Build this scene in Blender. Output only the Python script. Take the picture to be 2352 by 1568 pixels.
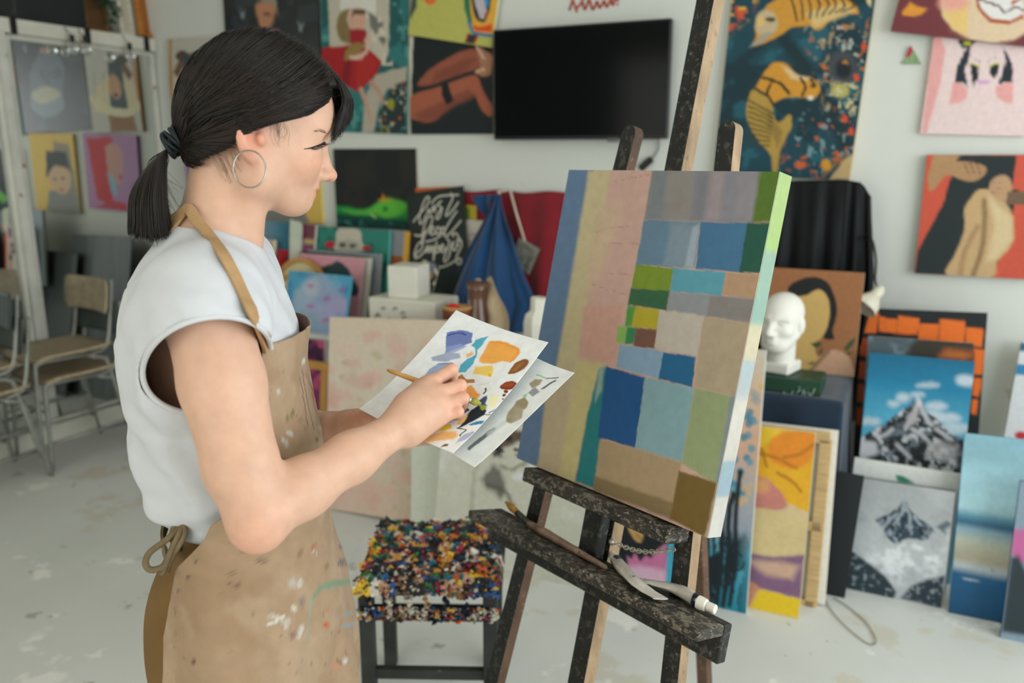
import bpy, math, random
import numpy as np
from mathutils import Vector, Matrix
random.seed(7)
RNG = np.random.default_rng(7)
for o in list(bpy.data.objects):
    bpy.data.objects.remove(o, do_unlink=True)
SC = bpy.context.scene
COL = SC.collection

# ------------------------------------------------------------------ camera
# room axes: X along the back wall (right +), Y towards the back wall, Z up, metres
F, HZ, CZ = 1900.0, 345.0, 1.57            # focal length in px of a 2352 px wide frame, horizon row, eye height
YAW = math.radians(25.5)
PITCH = math.atan((784 - HZ) / F)
cam_d = bpy.data.cameras.new('camera')
cam = bpy.data.objects.new('camera', cam_d)
COL.objects.link(cam)
cam.location = (0, 0, CZ)
cam.rotation_euler = (math.pi / 2 - PITCH, 0, YAW)
cam_d.sensor_width = 36.0
cam_d.lens = 36.0 * F / 2352
cam_d.clip_start = 0.05
cam_d.dof.use_dof = True
cam_d.dof.focus_distance = 1.22
cam_d.dof.aperture_fstop = 3.3
SC.camera = cam

# ------------------------------------------------------------------ light
wd = bpy.data.worlds.new('world')
SC.world = wd
wd.use_nodes = True
bg = wd.node_tree.nodes['Background']
bg.inputs[0].default_value = (0.80, 0.90, 1.0, 1)
bg.inputs[1].default_value = 0.5

def area(name, loc, rot, sx, sy, power, col):
    d = bpy.data.lights.new(name, 'AREA')
    d.shape = 'RECTANGLE'; d.size = sx; d.size_y = sy
    d.energy = power; d.color = col
    o = bpy.data.objects.new(name, d)
    COL.objects.link(o); o.location = loc; o.rotation_euler = rot
    return o
area('window_daylight', (2.72, 1.05, 1.75), (0, math.radians(90), 0), 1.7, 3.8, 100, (0.93, 0.975, 1.0))
area('window_daylight', (-1.5, -2.32, 1.75), (math.radians(90), 0, 0), 3.4, 1.7, 44, (1.0, 0.955, 0.83))
vs = SC.view_settings
vs.view_transform = 'Standard'
vs.look = 'None'
vs.exposure = 0.0
vs.gamma = 1.0
vs.use_curve_mapping = False
cy_ = SC.cycles                              # light paths: enough for a white room, kept short for speed
cy_.max_bounces = 6; cy_.diffuse_bounces = 4; cy_.glossy_bounces = 3; cy_.transmission_bounces = 4
cy_.caustics_reflective = False; cy_.caustics_refractive = False
cy_.use_adaptive_sampling = True; cy_.adaptive_threshold = 0.045

# ------------------------------------------------------------------ maths
cp, sp, cyw, syw = math.cos(PITCH), math.sin(PITCH), math.cos(YAW), math.sin(YAW)
FW = np.array([-syw * cp, cyw * cp, -sp]); RT = np.array([cyw, syw, 0.0]); UP = np.cross(RT, FW)
EYE = np.array([0, 0, CZ])
D = 3.8                                     # back wall
XM = -4.2                                   # mirror plane of the wardrobe doors
def ray(px, py): return FW + RT * (px - 1176) / F + UP * (784 - py) / F
def at(px, py, d): return EYE + ray(px, py) * d
def hit(px, py, plane):
    p0, n = plane
    r = ray(px, py)
    return EYE + r * (np.dot(np.asarray(p0, float) - EYE, n) / np.dot(r, n))
def proj(p):
    v = np.asarray(p, float) - EYE; d = v @ FW
    return 1176 + F * (v @ RT) / d, 784 - F * (v @ UP) / d, d
def ypl(y, lean=0.0, yaw=0.0, z0=0.0, x0=0.0):
    """upright plane facing the room through (x0, y, z0); lean tips its top back, yaw turns it"""
    l, a = math.radians(lean), math.radians(yaw)
    n = np.array([math.sin(a) * math.cos(l), -math.cos(a) * math.cos(l), math.sin(l)])
    return (np.array([x0, y, z0]), n)
def xpl(x): return (np.array([x, 0, 0.0]), np.array([1.0, 0, 0]))
def zpl(z): return (np.array([0, 0, z]), np.array([0, 0, 1.0]))
def unit(v): v = np.asarray(v, float); return v / np.linalg.norm(v)

GAIN = 1.22
def lin(c, g=None):
    if isinstance(c, str):
        c = c.lstrip('#'); c = tuple(int(c[i:i + 2], 16) for i in (0, 2, 4))
    a = np.asarray(c, float) / 255
    a = np.where(a <= 0.04045, a / 12.92, ((a + 0.055) / 1.055) ** 2.4)
    return np.minimum(a * (GAIN if g is None else g), 0.92)
def rgba(c, g=None): return tuple(lin(c, g)) + (1.0,)

# ------------------------------------------------------------------ materials
MATS = {}
def nmat(name):
    m = bpy.data.materials.new(name); m.use_nodes = True
    nt = m.node_tree
    return m, nt, nt.nodes['Principled BSDF']
def mat(name, col, rough=0.6, metal=0.0, var=0.06, vscale=9.0, bump=0.0, bscale=60.0, spec=0.4, sheen=0.0, spots=(), stretch=None, g=None, sss=0.0, coat=0.0):
    """procedural material: base colour with noise variation, optional hard-edged spots [(colour, scale, threshold)] and bump"""
    if name in MATS: return MATS[name]
    m, nt, b = nmat(name)
    N, K = nt.nodes, nt.links
    tc = N.new('ShaderNodeTexCoord'); mp = N.new('ShaderNodeMapping')
    K.new(tc.outputs['Object'], mp.inputs['Vector'])
    if stretch: mp.inputs['Scale'].default_value = stretch
    no = N.new('ShaderNodeTexNoise'); no.inputs['Scale'].default_value = vscale; no.inputs['Detail'].default_value = 5
    K.new(mp.outputs[0], no.inputs['Vector'])
    base = np.array(rgba(col, g))
    cr = N.new('ShaderNodeValToRGB')
    cr.color_ramp.elements[0].position = 0.3; cr.color_ramp.elements[1].position = 0.7
    cr.color_ramp.elements[0].color = tuple(np.clip(base[:3] * (1 - var * 2), 0, 1)) + (1,)
    cr.color_ramp.elements[1].color = tuple(np.clip(base[:3] * (1 + var), 0, 1)) + (1,)
    K.new(no.outputs['Fac'], cr.inputs['Fac'])
    out = cr.outputs['Color']
    for i, (c, s, th) in enumerate(spots):
        n2 = N.new('ShaderNodeTexNoise'); n2.inputs['Scale'].default_value = s; n2.inputs['Detail'].default_value = 6
        n2.inputs['Roughness'].default_value = 0.6
        mv = N.new('ShaderNodeMapping'); mv.inputs['Location'].default_value = (i * 3.7 + 1, i * 1.3, i * 5.1)
        K.new(mp.outputs[0], mv.inputs['Vector']); K.new(mv.outputs[0], n2.inputs['Vector'])
        r2 = N.new('ShaderNodeValToRGB')
        r2.color_ramp.elements[0].position = th; r2.color_ramp.elements[1].position = min(1, th + 0.035)
        K.new(n2.outputs['Fac'], r2.inputs['Fac'])
        mx = N.new('ShaderNodeMix'); mx.data_type = 'RGBA'
        K.new(r2.outputs['Color'], mx.inputs[0]); K.new(out, mx.inputs[6]); mx.inputs[7].default_value = rgba(c, g)
        out = mx.outputs[2]
    K.new(out, b.inputs['Base Color'])
    b.inputs['Roughness'].default_value = rough; b.inputs['Metallic'].default_value = metal
    b.inputs['Specular IOR Level'].default_value = spec
    if sheen: b.inputs['Sheen Weight'].default_value = sheen
    if coat: b.inputs['Coat Weight'].default_value = coat
    if sss:
        b.inputs['Subsurface Weight'].default_value = sss
        b.inputs['Subsurface Radius'].default_value = (0.012, 0.005, 0.003)
        b.inputs['Subsurface Scale'].default_value = 0.5
    if bump:
        n3 = N.new('ShaderNodeTexNoise'); n3.inputs['Scale'].default_value = bscale; n3.inputs['Detail'].default_value = 4
        K.new(mp.outputs[0], n3.inputs['Vector'])
        bp = N.new('ShaderNodeBump'); bp.inputs['Strength'].default_value = bump; bp.inputs['Distance'].default_value = 0.004
        K.new(n3.outputs['Fac'], bp.inputs['Height']); K.new(bp.outputs[0], b.inputs['Normal'])
    MATS[name] = m
    return m
def paintmat(name, rough=0.55, bump=0.12, bscale=220.0, spec=0.35, sheen=0.0, sss=0.0):
    """colour comes from the mesh's own colour attribute (brush work), relief from noise"""
    if name in MATS: return MATS[name]
    m, nt, b = nmat(name); N, K = nt.nodes, nt.links
    at_ = N.new('ShaderNodeAttribute'); at_.attribute_name = 'paint'
    tc = N.new('ShaderNodeTexCoord')
    n2 = N.new('ShaderNodeTexNoise'); n2.inputs['Scale'].default_value = 60; n2.inputs['Detail'].default_value = 5
    K.new(tc.outputs['Object'], n2.inputs['Vector'])
    mr = N.new('ShaderNodeMapRange'); mr.inputs[1].default_value = 0.3; mr.inputs[2].default_value = 0.7
    mr.inputs[3].default_value = 0.94; mr.inputs[4].default_value = 1.05
    K.new(n2.outputs['Fac'], mr.inputs[0])
    mx = N.new('ShaderNodeMix'); mx.data_type = 'RGBA'; mx.blend_type = 'MULTIPLY'; mx.inputs[0].default_value = 1
    K.new(at_.outputs['Color'], mx.inputs[6]); K.new(mr.outputs[0], mx.inputs[7])
    K.new(mx.outputs[2], b.inputs['Base Color'])
    b.inputs['Roughness'].default_value = rough; b.inputs['Specular IOR Level'].default_value = spec
    if sheen: b.inputs['Sheen Weight'].default_value = sheen
    if sss:
        b.inputs['Subsurface Weight'].default_value = sss
        b.inputs['Subsurface Radius'].default_value = (0.012, 0.005, 0.003)
        b.inputs['Subsurface Scale'].default_value = 0.5
    if bump:
        n3 = N.new('ShaderNodeTexNoise'); n3.inputs['Scale'].default_value = bscale; n3.inputs['Detail'].default_value = 4
        K.new(tc.outputs['Object'], n3.inputs['Vector'])
        bp = N.new('ShaderNodeBump'); bp.inputs['Strength'].default_value = bump; bp.inputs['Distance'].default_value = 0.003
        K.new(n3.outputs['Fac'], bp.inputs['Height']); K.new(bp.outputs[0], b.inputs['Normal'])
    MATS[name] = m
    return m

# ------------------------------------------------------------------ object helpers
def tag(o, label=None, cat=None, group=None, kind=None):
    if label: o['label'] = label
    if cat: o['category'] = cat
    if group: o['group'] = group
    if kind: o['kind'] = kind
    return o
def empty(name, loc, label=None, cat=None, group=None):
    o = bpy.data.objects.new(name, None); COL.objects.link(o)
    o.location = tuple(map(float, loc)); o.empty_display_size = 0.05
    o['_o'] = tuple(map(float, loc))
    return tag(o, label, cat, group)
def link(name, me, parent=None):
    o = bpy.data.objects.new(name, me); COL.objects.link(o)
    if parent is not None:
        o.parent = parent
        w = world_loc(parent)
        o.location = tuple(-w)
    return o
def world_loc(o):
    p = np.zeros(3)
    while o is not None:
        p = p + np.array(o.location); o = o.parent
    return p
class MB:
    """collects shapes in world coordinates; build() makes one mesh object"""
    def __init__(s): s.v = []; s.f = []; s.mi = []
    def add(s, vs_, fs_, m=0):
        n = len(s.v); s.v += [tuple(map(float, p)) for p in vs_]
        s.f += [tuple(i + n for i in q) for q in fs_]; s.mi += [m] * len(fs_)
        return s
    def box(s, c, half, R=None, m=0, bev=0.0):
        """box with chamfered edges; R columns are its axes"""
        c = np.asarray(c, float); h = np.asarray(half, float); R = np.eye(3) if R is None else np.asarray(R, float)
        b = min(bev, 0.45 * h.min())
        if b <= 0:
            P = [c + R @ (h * np.array(q)) for q in ((-1,-1,-1),(1,-1,-1),(1,1,-1),(-1,1,-1),(-1,-1,1),(1,-1,1),(1,1,1),(-1,1,1))]
            return s.add(P, [(0,3,2,1),(4,5,6,7),(0,1,5,4),(1,2,6,5),(2,3,7,6),(3,0,4,7)], m)
        P = []; idx = {}
        for sx in (-1, 1):
            for sy in (-1, 1):
                for sz in (-1, 1):
                    sg = np.array((sx, sy, sz))
                    for ax in range(3):
                        q = h - b; q = q.copy(); q[ax] = h[ax]
                        idx[(sx, sy, sz, ax)] = len(P); P.append(c + R @ (sg * q))
        fs_ = []
        for ax in range(3):
            a1, a2 = (ax + 1) % 3, (ax + 2) % 3
            for sg in (-1, 1):
                k = []
                for (p, q) in ((-1,-1),(1,-1),(1,1),(-1,1)):
                    t = [0, 0, 0]; t[ax] = sg; t[a1] = p; t[a2] = q
                    k.append(idx[(t[0], t[1], t[2], ax)])
                fs_.append(tuple(k if sg > 0 else k[::-1]))
            for p in (-1, 1):          # edges parallel to ax
                for q in (-1, 1):
                    t0 = [0,0,0]; t1 = [0,0,0]
                    t0[ax] = -1; t1[ax] = 1
                    for t in (t0, t1): t[a1] = p; t[a2] = q
                    k = (idx[(*t0, a1)], idx[(*t1, a1)], idx[(*t1, a2)], idx[(*t0, a2)])
                    fs_.append(k if p * q < 0 else k[::-1])
        for sx in (-1, 1):
            for sy in (-1, 1):
                for sz in (-1, 1):
                    k = tuple(idx[(sx, sy, sz, a)] for a in range(3))
                    fs_.append(k if sx * sy * sz > 0 else k[::-1])
        return s.add(P, fs_, m)
    def bar(s, a, b, w, t, wdir, m=0, bev=0.0):
        """straight bar from a to b; w is its size along wdir, t across"""
        a, b = np.asarray(a, float), np.asarray(b, float)
        z = unit(b - a); x = np.asarray(wdir, float); x = unit(x - z * (x @ z)); y = np.cross(z, x)
        return s.box((a + b) / 2, (w / 2, t / 2, np.linalg.norm(b - a) / 2), np.stack([x, y, z], 1), m, bev)
    def tube(s, pts, r, n=8, m=0, cap=True, closed=False):
        P = [np.asarray(p, float) for p in pts]; k = len(P)
        rr = [r] * k if np.isscalar(r) else list(r)
        T = []
        for i in range(k):
            a = P[(i - 1) % k] if (closed or i) else P[i]; b = P[(i + 1) % k] if (closed or i < k - 1) else P[i]
            T.append(unit(b - a + 1e-12))
        u = np.cross(T[0], (0.13, 0.31, 0.94)); u = unit(u if np.linalg.norm(u) > 1e-3 else np.cross(T[0], (1, 0, 0)))
        V = []
        for i in range(k):
            u = unit(u - T[i] * (u @ T[i])); w = np.cross(T[i], u)
            for j in range(n):
                t = 2 * math.pi * j / n
                V.append(P[i] + rr[i] * (u * math.cos(t) + w * math.sin(t)))
        fs_ = []
        for i in range(k if closed else k - 1):
            i2 = (i + 1) % k
            for j in range(n):
                fs_.append((i * n + j, i * n + (j + 1) % n, i2 * n + (j + 1) % n, i2 * n + j))
        if cap and not closed:
            fs_.append(tuple(range(n - 1, -1, -1))); fs_.append(tuple((k - 1) * n + j for j in range(n)))
        return s.add(V, fs_, m)
    def lathe(s, c, prof, n=24, m=0, R=None):
        """prof: (radius, height) pairs along the local z"""
        c = np.asarray(c, float); R = np.eye(3) if R is None else R
        V = []; k = len(prof)
        for (r, h) in prof:
            for j in range(n):
                t = 2 * math.pi * j / n
                V.append(c + R @ np.array((r * math.cos(t), r * math.sin(t), h)))
        fs_ = [(i * n + j, i * n + (j + 1) % n, (i + 1) * n + (j + 1) % n, (i + 1) * n + j) for i in range(k - 1) for j in range(n)]
        fs_.append(tuple(range(n - 1, -1, -1))); fs_.append(tuple((k - 1) * n + j for j in range(n)))
        return s.add(V, fs_, m)
    def grid(s, P, m=0, flip=False, closed=False):
        """P: array (rows, cols, 3)"""
        r, c = P.shape[:2]
        fs_ = []
        for i in range(r - 1):
            for j in range(c if closed else c - 1):
                j2 = (j + 1) % c
                q = (i * c + j, i * c + j2, (i + 1) * c + j2, (i + 1) * c + j)
                fs_.append(q[::-1] if flip else q)
        return s.add(P.reshape(-1, 3), fs_, m)
    def prism(s, poly, ext, m=0):
        """poly: list of 3-D points of a planar outline; ext: extrusion vector"""
        P = [np.asarray(p, float) for p in poly]; n = len(P); e = np.asarray(ext, float)
        return s.add(P + [p + e for p in P], [tuple(range(n))[::-1], tuple(range(n, 2 * n))] + [(i, (i + 1) % n, n + (i + 1) % n, n + i) for i in range(n)], m)
    def build(s, name, mats, parent=None, smooth=False, label=None, cat=None, group=None, kind=None, fix=True):
        me = bpy.data.meshes.new(name)
        me.from_pydata(s.v, [], s.f); me.update()
        if fix:
            import bmesh
            bm = bmesh.new(); bm.from_mesh(me); bmesh.ops.recalc_face_normals(bm, faces=bm.faces); bm.to_mesh(me); bm.free()
        for k in (mats if isinstance(mats, (list, tuple)) else [mats]): me.materials.append(k)
        if any(s.mi): me.polygons.foreach_set('material_index', s.mi)
        if smooth: me.polygons.foreach_set('use_smooth', [True] * len(me.polygons))
        o = link(name, me, parent)
        if smooth == 'auto':
            try: me.set_sharp_from_angle(angle=math.radians(38))
            except Exception: pass
        return tag(o, label, cat, group, kind)
def meshobj(name, V, Fq, material, parent=None, smooth=True, colors=None, **kw):
    """fast mesh from numpy arrays; Fq is (n,3) or (n,4)"""
    me = bpy.data.meshes.new(name)
    V = np.asarray(V, np.float32); Fq = np.asarray(Fq, np.int32); n, k = Fq.shape
    me.vertices.add(len(V)); me.vertices.foreach_set('co', V.ravel())
    me.loops.add(n * k); me.loops.foreach_set('vertex_index', Fq.ravel())
    me.polygons.add(n); me.polygons.foreach_set('loop_start', np.arange(0, n * k, k, dtype=np.int32))
    me.polygons.foreach_set('use_smooth', np.full(n, bool(smooth)))
    me.update(calc_edges=True); me.validate()
    if colors is not None: setcol(me, colors)
    me.materials.append(material)
    o = link(name, me, parent)
    return tag(o, **kw)
def setcol(me, c):
    a = me.color_attributes.new('paint', 'FLOAT_COLOR', 'POINT')
    c = np.asarray(c, np.float32)
    if c.shape[1] == 3: c = np.concatenate([c, np.ones((len(c), 1), np.float32)], 1)
    a.data.foreach_set('color', c.ravel())
def spline(pts, n=8):
    """Catmull-Rom through the points"""
    P = np.asarray(pts, float)
    if len(P) < 3: return [P[0] + (P[-1] - P[0]) * t for t in np.linspace(0, 1, n + 1)]
    Q = np.concatenate([[2 * P[0] - P[1]], P, [2 * P[-1] - P[-2]]])
    out = []
    for i in range(1, len(Q) - 2):
        for t in np.arange(n) / n:
            a, b, c, d = Q[i - 1], Q[i], Q[i + 1], Q[i + 2]
            out.append(0.5 * (2 * b + (c - a) * t + (2 * a - 5 * b + 4 * c - d) * t * t + (3 * b - a - 3 * c + d) * t ** 3))
    out.append(Q[-2])
    return out

# ------------------------------------------------------------------ painted surfaces
def vnoise(a, b, scale, seed=0):
    x, y = a * scale, b * scale
    xi, yi = np.floor(x).astype(int), np.floor(y).astype(int)
    fx, fy = x - xi, y - yi
    fx = fx * fx * (3 - 2 * fx); fy = fy * fy * (3 - 2 * fy)
    def h(i, j):
        n = (i * 374761393 + j * 668265263 + seed * 974634777) & 0x7fffffff
        n = ((n ^ (n >> 13)) * 1274126177) & 0x7fffffff
        return ((n ^ (n >> 16)) & 0xffff) / 65535.0
    return (h(xi, yi) * (1 - fx) + h(xi + 1, yi) * fx) * (1 - fy) + (h(xi, yi + 1) * (1 - fx) + h(xi + 1, yi + 1) * fx) * fy
def fbm(a, b, scale, seed=0, o=4):
    t = 0; w = 0.5
    for i in range(o): t = t + w * vnoise(a, b, scale * 2 ** i, seed + i * 17); w *= 0.5
    return t / (1 - 0.5 ** o)
class Paint:
    """brush strokes laid onto sample points (a,b); every shape is given in the drawing coordinates of q()"""
    def __init__(s, A, B, q=None, unit_=1.0, base='#ffffff', g=None):
        s.A, s.B = A.ravel(), B.ravel(); s.q = q or (lambda x, y: (x, y)); s.u = unit_; s.g = g
        s.c = np.tile(lin(base, g), (len(s.A), 1))
        s.wob = 0.0
    def mix(s, w, c, o=1.0):
        w = np.clip(w, 0, 1)[:, None] * o
        s.c = s.c * (1 - w) + (lin(c, s.g) if isinstance(c, (str, tuple)) else c) * w
        return s
    def pts(s, P): return np.array([s.q(*p) for p in P])
    def xy(s):
        if s.wob:
            k = s.u * s.wob
            return s.A + k * (fbm(s.A, s.B, 0.06 / s.u, 3) - .5), s.B + k * (fbm(s.A, s.B, 0.06 / s.u, 9) - .5)
        return s.A, s.B
    def sd_poly(s, Q):
        A, B = s.xy()
        d = np.full(len(A), 1e9); inside = np.zeros(len(A), bool)
        n = len(Q)
        for i in range(n):
            x0, y0 = Q[i]; x1, y1 = Q[(i + 1) % n]
            ex, ey = x1 - x0, y1 - y0
            t = np.clip(((A - x0) * ex + (B - y0) * ey) / (ex * ex + ey * ey + 1e-18), 0, 1)
            d = np.minimum(d, (A - x0 - t * ex) ** 2 + (B - y0 - t * ey) ** 2)
            cnd = (y0 > B) != (y1 > B)
            if y1 != y0: inside ^= cnd & (A < (x1 - x0) * (B - y0) / (y1 - y0) + x0)
        d = np.sqrt(d)
        return np.where(inside, -d, d)
    def poly(s, P, c, soft=2.0, o=1.0, smooth=0):
        if smooth:
            R = list(P) + [P[0]]
            P = spline([P[-1]] + R + [P[1]], smooth)[smooth:-smooth - 1]
        return s.mix(0.5 - s.sd_poly(s.pts(P)) / (soft * s.u), c, o)
    def ell(s, x, y, rx, ry, c, rot=0, soft=2.0, o=1.0):
        t = np.linspace(0, 2 * math.pi, 26)[:-1]; ca, sa = math.cos(math.radians(rot)), math.sin(math.radians(rot))
        P = [(x + rx * math.cos(k) * ca - ry * math.sin(k) * sa, y + rx * math.cos(k) * sa + ry * math.sin(k) * ca) for k in t]
        return s.poly(P, c, soft, o)
    def line(s, P, w, c, soft=1.5, o=1.0, smooth=6, w2=None):
        if smooth and len(P) > 2: P = spline(P, smooth)
        Q = s.pts(P); A, B = s.xy()
        d = np.full(len(A), 1e9); n = len(Q) - 1
        w2 = w if w2 is None else w2
        for i in range(n):
            x0, y0 = Q[i]; x1, y1 = Q[i + 1]; ex, ey = x1 - x0, y1 - y0
            t = np.clip(((A - x0) * ex + (B - y0) * ey) / (ex * ex + ey * ey + 1e-18), 0, 1)
            ww = (w + (w2 - w) * (i + t) / n) * 0.5 * s.u
            d = np.minimum(d, np.sqrt((A - x0 - t * ex) ** 2 + (B - y0 - t * ey) ** 2) - ww)
        return s.mix(0.5 - d / (soft * s.u), c, o)
    def grad(s, p0, p1, stops, mask=None):
        """linear gradient between two drawing points; stops [(t,colour)]"""
        (x0, y0), (x1, y1) = s.pts([p0, p1])
        t = ((s.A - x0) * (x1 - x0) + (s.B - y0) * (y1 - y0)) / ((x1 - x0) ** 2 + (y1 - y0) ** 2)
        ts = [k[0] for k in stops]; cs = np.array([lin(k[1], s.g) for k in stops])
        col = np.stack([np.interp(t, ts, cs[:, i]) for i in range(3)], 1)
        s.c = col if mask is None else s.c * (1 - mask[:, None]) + col * mask[:, None]
        return s
    def patches(s, c, scale, th, soft=0.06, seed=0, o=1.0, mask=None, sx=1.0, sy=1.0):
        """irregular brushed patches; scale in 1/drawing unit"""
        w = (fbm(s.A * sx, s.B * sy, scale / s.u, seed) - th) / soft
        if mask is not None: w = np.clip(w, 0, 1) * mask
        return s.mix(w, c, o)
    def mask_poly(s, P, soft=2.0): return np.clip(0.5 - s.sd_poly(s.pts(P)) / (soft * s.u), 0, 1)
    def brush(s, amp=0.06, scale=0.05, sx=1.0, sy=1.0, seed=5):
        s.c = np.clip(s.c * (1 + amp * 2 * (fbm(s.A * sx, s.B * sy, scale / s.u, seed) - 0.5))[:, None], 0, 0.92)
        return s
class Pic(Paint):
    """a canvas or board standing in the room: found from its four corners in the photograph and the plane it stands in"""
    def __init__(s, name, label, cat, quad, plane, base='#cccccc', thick=0.02, res=0.007, side='#d9d4c4', rough=0.55, group=None, down=None, spec=0.35, gap=0.0, g=None):
        P = [hit(x, y, plane) for x, y in quad]
        n = plane[1]
        u = unit((P[1] - P[0]) / np.linalg.norm(P[1] - P[0]) + (P[2] - P[3]) / np.linalg.norm(P[2] - P[3]))
        u = unit(u - n * (u @ n)); v = np.cross(n, u)
        if v @ (P[3] - P[0]) < 0: v = -v
        c = sum(P) / 4
        a = [(p - c) @ u for p in P]; b = [(p - c) @ v for p in P]
        a0, a1 = (a[0] + a[3]) / 2, (a[1] + a[2]) / 2; b0, b1 = (b[0] + b[1]) / 2, (b[2] + b[3]) / 2
        s.O = c + u * a0 + v * b0; s.w, s.h = a1 - a0, b1 - b0
        if down is not None:                # carry the lower edge, hidden in the photograph, down to this height
            s.h = (s.O[2] - down) / -v[2] if abs(v[2]) > 0.2 else s.h
        s.U, s.V, s.n = u, v, n; s.plane = plane
        s.nx, s.ny = max(2, int(s.w / res) + 1), max(2, int(s.h / res) + 1)
        A, B = np.meshgrid(np.linspace(0, s.w, s.nx), np.linspace(0, s.h, s.ny))
        def q(x, y):
            p = hit(x, y, plane) - s.O
            return p @ u, p @ v
        un = ((c - EYE) @ FW) / F
        Paint.__init__(s, A, B, q, un, base, g)
        s.name, s.label, s.cat, s.group = name, label, cat, group
        s.thick, s.side, s.rough, s.spec = thick, side, rough, spec
    def done(s, parent=None, **kw):
        nx, ny = s.nx, s.ny
        G = s.O + s.A[:, None] * s.U + s.B[:, None] * s.V
        k = s.O - s.n * s.thick
        rim = [s.O, s.O + s.U * s.w, s.O + s.U * s.w + s.V * s.h, s.O + s.V * s.h]
        rim += [p - s.n * s.thick for p in rim]
        V = np.concatenate([G, np.array(rim)])
        i = np.arange(nx * ny).reshape(ny, nx)
        Fq = np.stack([i[:-1, :-1], i[1:, :-1], i[1:, 1:], i[:-1, 1:]], -1).reshape(-1, 4)
        if np.dot(np.cross(s.V, s.U), s.n) < 0: Fq = Fq[:, ::-1]
        m = nx * ny
        S = np.array([(m, m + 1, m + 5, m + 4), (m + 1, m + 2, m + 6, m + 5), (m + 2, m + 3, m + 7, m + 6), (m + 3, m, m + 4, m + 7), (m + 4, m + 5, m + 6, m + 7)])
        nf = len(Fq)
        sc = lin(s.side, s.g) if isinstance(s.side, (str, tuple)) else s.side
        colr = np.concatenate([s.c, np.tile(sc, (8, 1))])
        pm = paintmat('painted_canvas_%d' % int(s.rough * 100), s.rough, spec=s.spec)
        o = meshobj(s.name, V, np.concatenate([Fq, S]), pm, parent, smooth=False, colors=colr)
        return tag(o, s.label if parent is None else None, s.cat if parent is None else None, s.group)
    def world(s, x, y, off=0.0):
        return hit(x, y, s.plane) + s.n * off

# ------------------------------------------------------------------ smooth solids: distance fields turned into one continuous mesh
def smin(a, b, k):
    if k <= 0: return np.minimum(a, b)
    h = np.maximum(k - np.abs(a - b), 0) / k
    return np.minimum(a, b) - h * h * k * 0.25
class Field:
    def __init__(s): s.ops = []
    def _add(s, kind, fn, c, r, k): s.ops.append((kind, fn, np.asarray(c, float), r, k)); return s
    def ell(s, c, r, k=0.01, R=None, kind='+'):
        c = np.asarray(c, float); r = np.asarray(r, float); Rt = np.eye(3) if R is None else np.asarray(R, float).T
        def fn(P):
            q = (P - c) @ Rt.T
            k0 = np.linalg.norm(q / r, axis=1); k1 = np.linalg.norm(q / (r * r), axis=1) + 1e-9
            return k0 * (k0 - 1) / k1
        return s._add(kind, fn, c, r.max(), k)
    def cone(s, a, b, ra, rb, k=0.01, kind='+', flat=None):
        """rounded cone; flat=(direction, factor) squashes it across that direction"""
        a, b = np.asarray(a, float), np.asarray(b, float); ba = b - a; L2 = ba @ ba + 1e-12
        def fn(P):
            pa = P - a; t = np.clip(pa @ ba / L2, 0, 1)
            q = pa - t[:, None] * ba
            if flat is not None:
                d, f_ = flat; q = q + np.outer(q @ d, d) * (1 / f_ - 1)
            return np.linalg.norm(q, axis=1) - (ra + (rb - ra) * t)
        return s._add(kind, fn, (a + b) / 2, math.sqrt(L2) / 2 + max(ra, rb), k)
    def chain(s, pts, radii, k=0.01, kj=None, **kw):
        for i in range(len(pts) - 1): s.cone(pts[i], pts[i + 1], radii[i], radii[i + 1], (k if i == 0 else (kj if kj is not None else 0.004)), **kw)
        return s
    def fn(s, f, c, r, k=0.0, kind='+'): return s._add(kind, f, c, r, k)
    def __call__(s, P, margin=0.0):
        lo, hi = P.min(0), P.max(0); cc = (lo + hi) / 2; hd = np.linalg.norm(hi - lo) / 2
        v = np.full(len(P), 1.0)
        for kind, fn, c, r, k in s.ops:
            if np.linalg.norm(c - cc) - r - hd > 0.045 + 2.5 * k and kind != '*': continue
            d = fn(P)
            if kind == '+': v = smin(v, d, k)
            elif kind == '-': v = -smin(-v, d, k)
            elif kind == '&': v = -smin(-v, -d, k)
            elif kind == '*': v = v + d                # displacement
        return v
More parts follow.
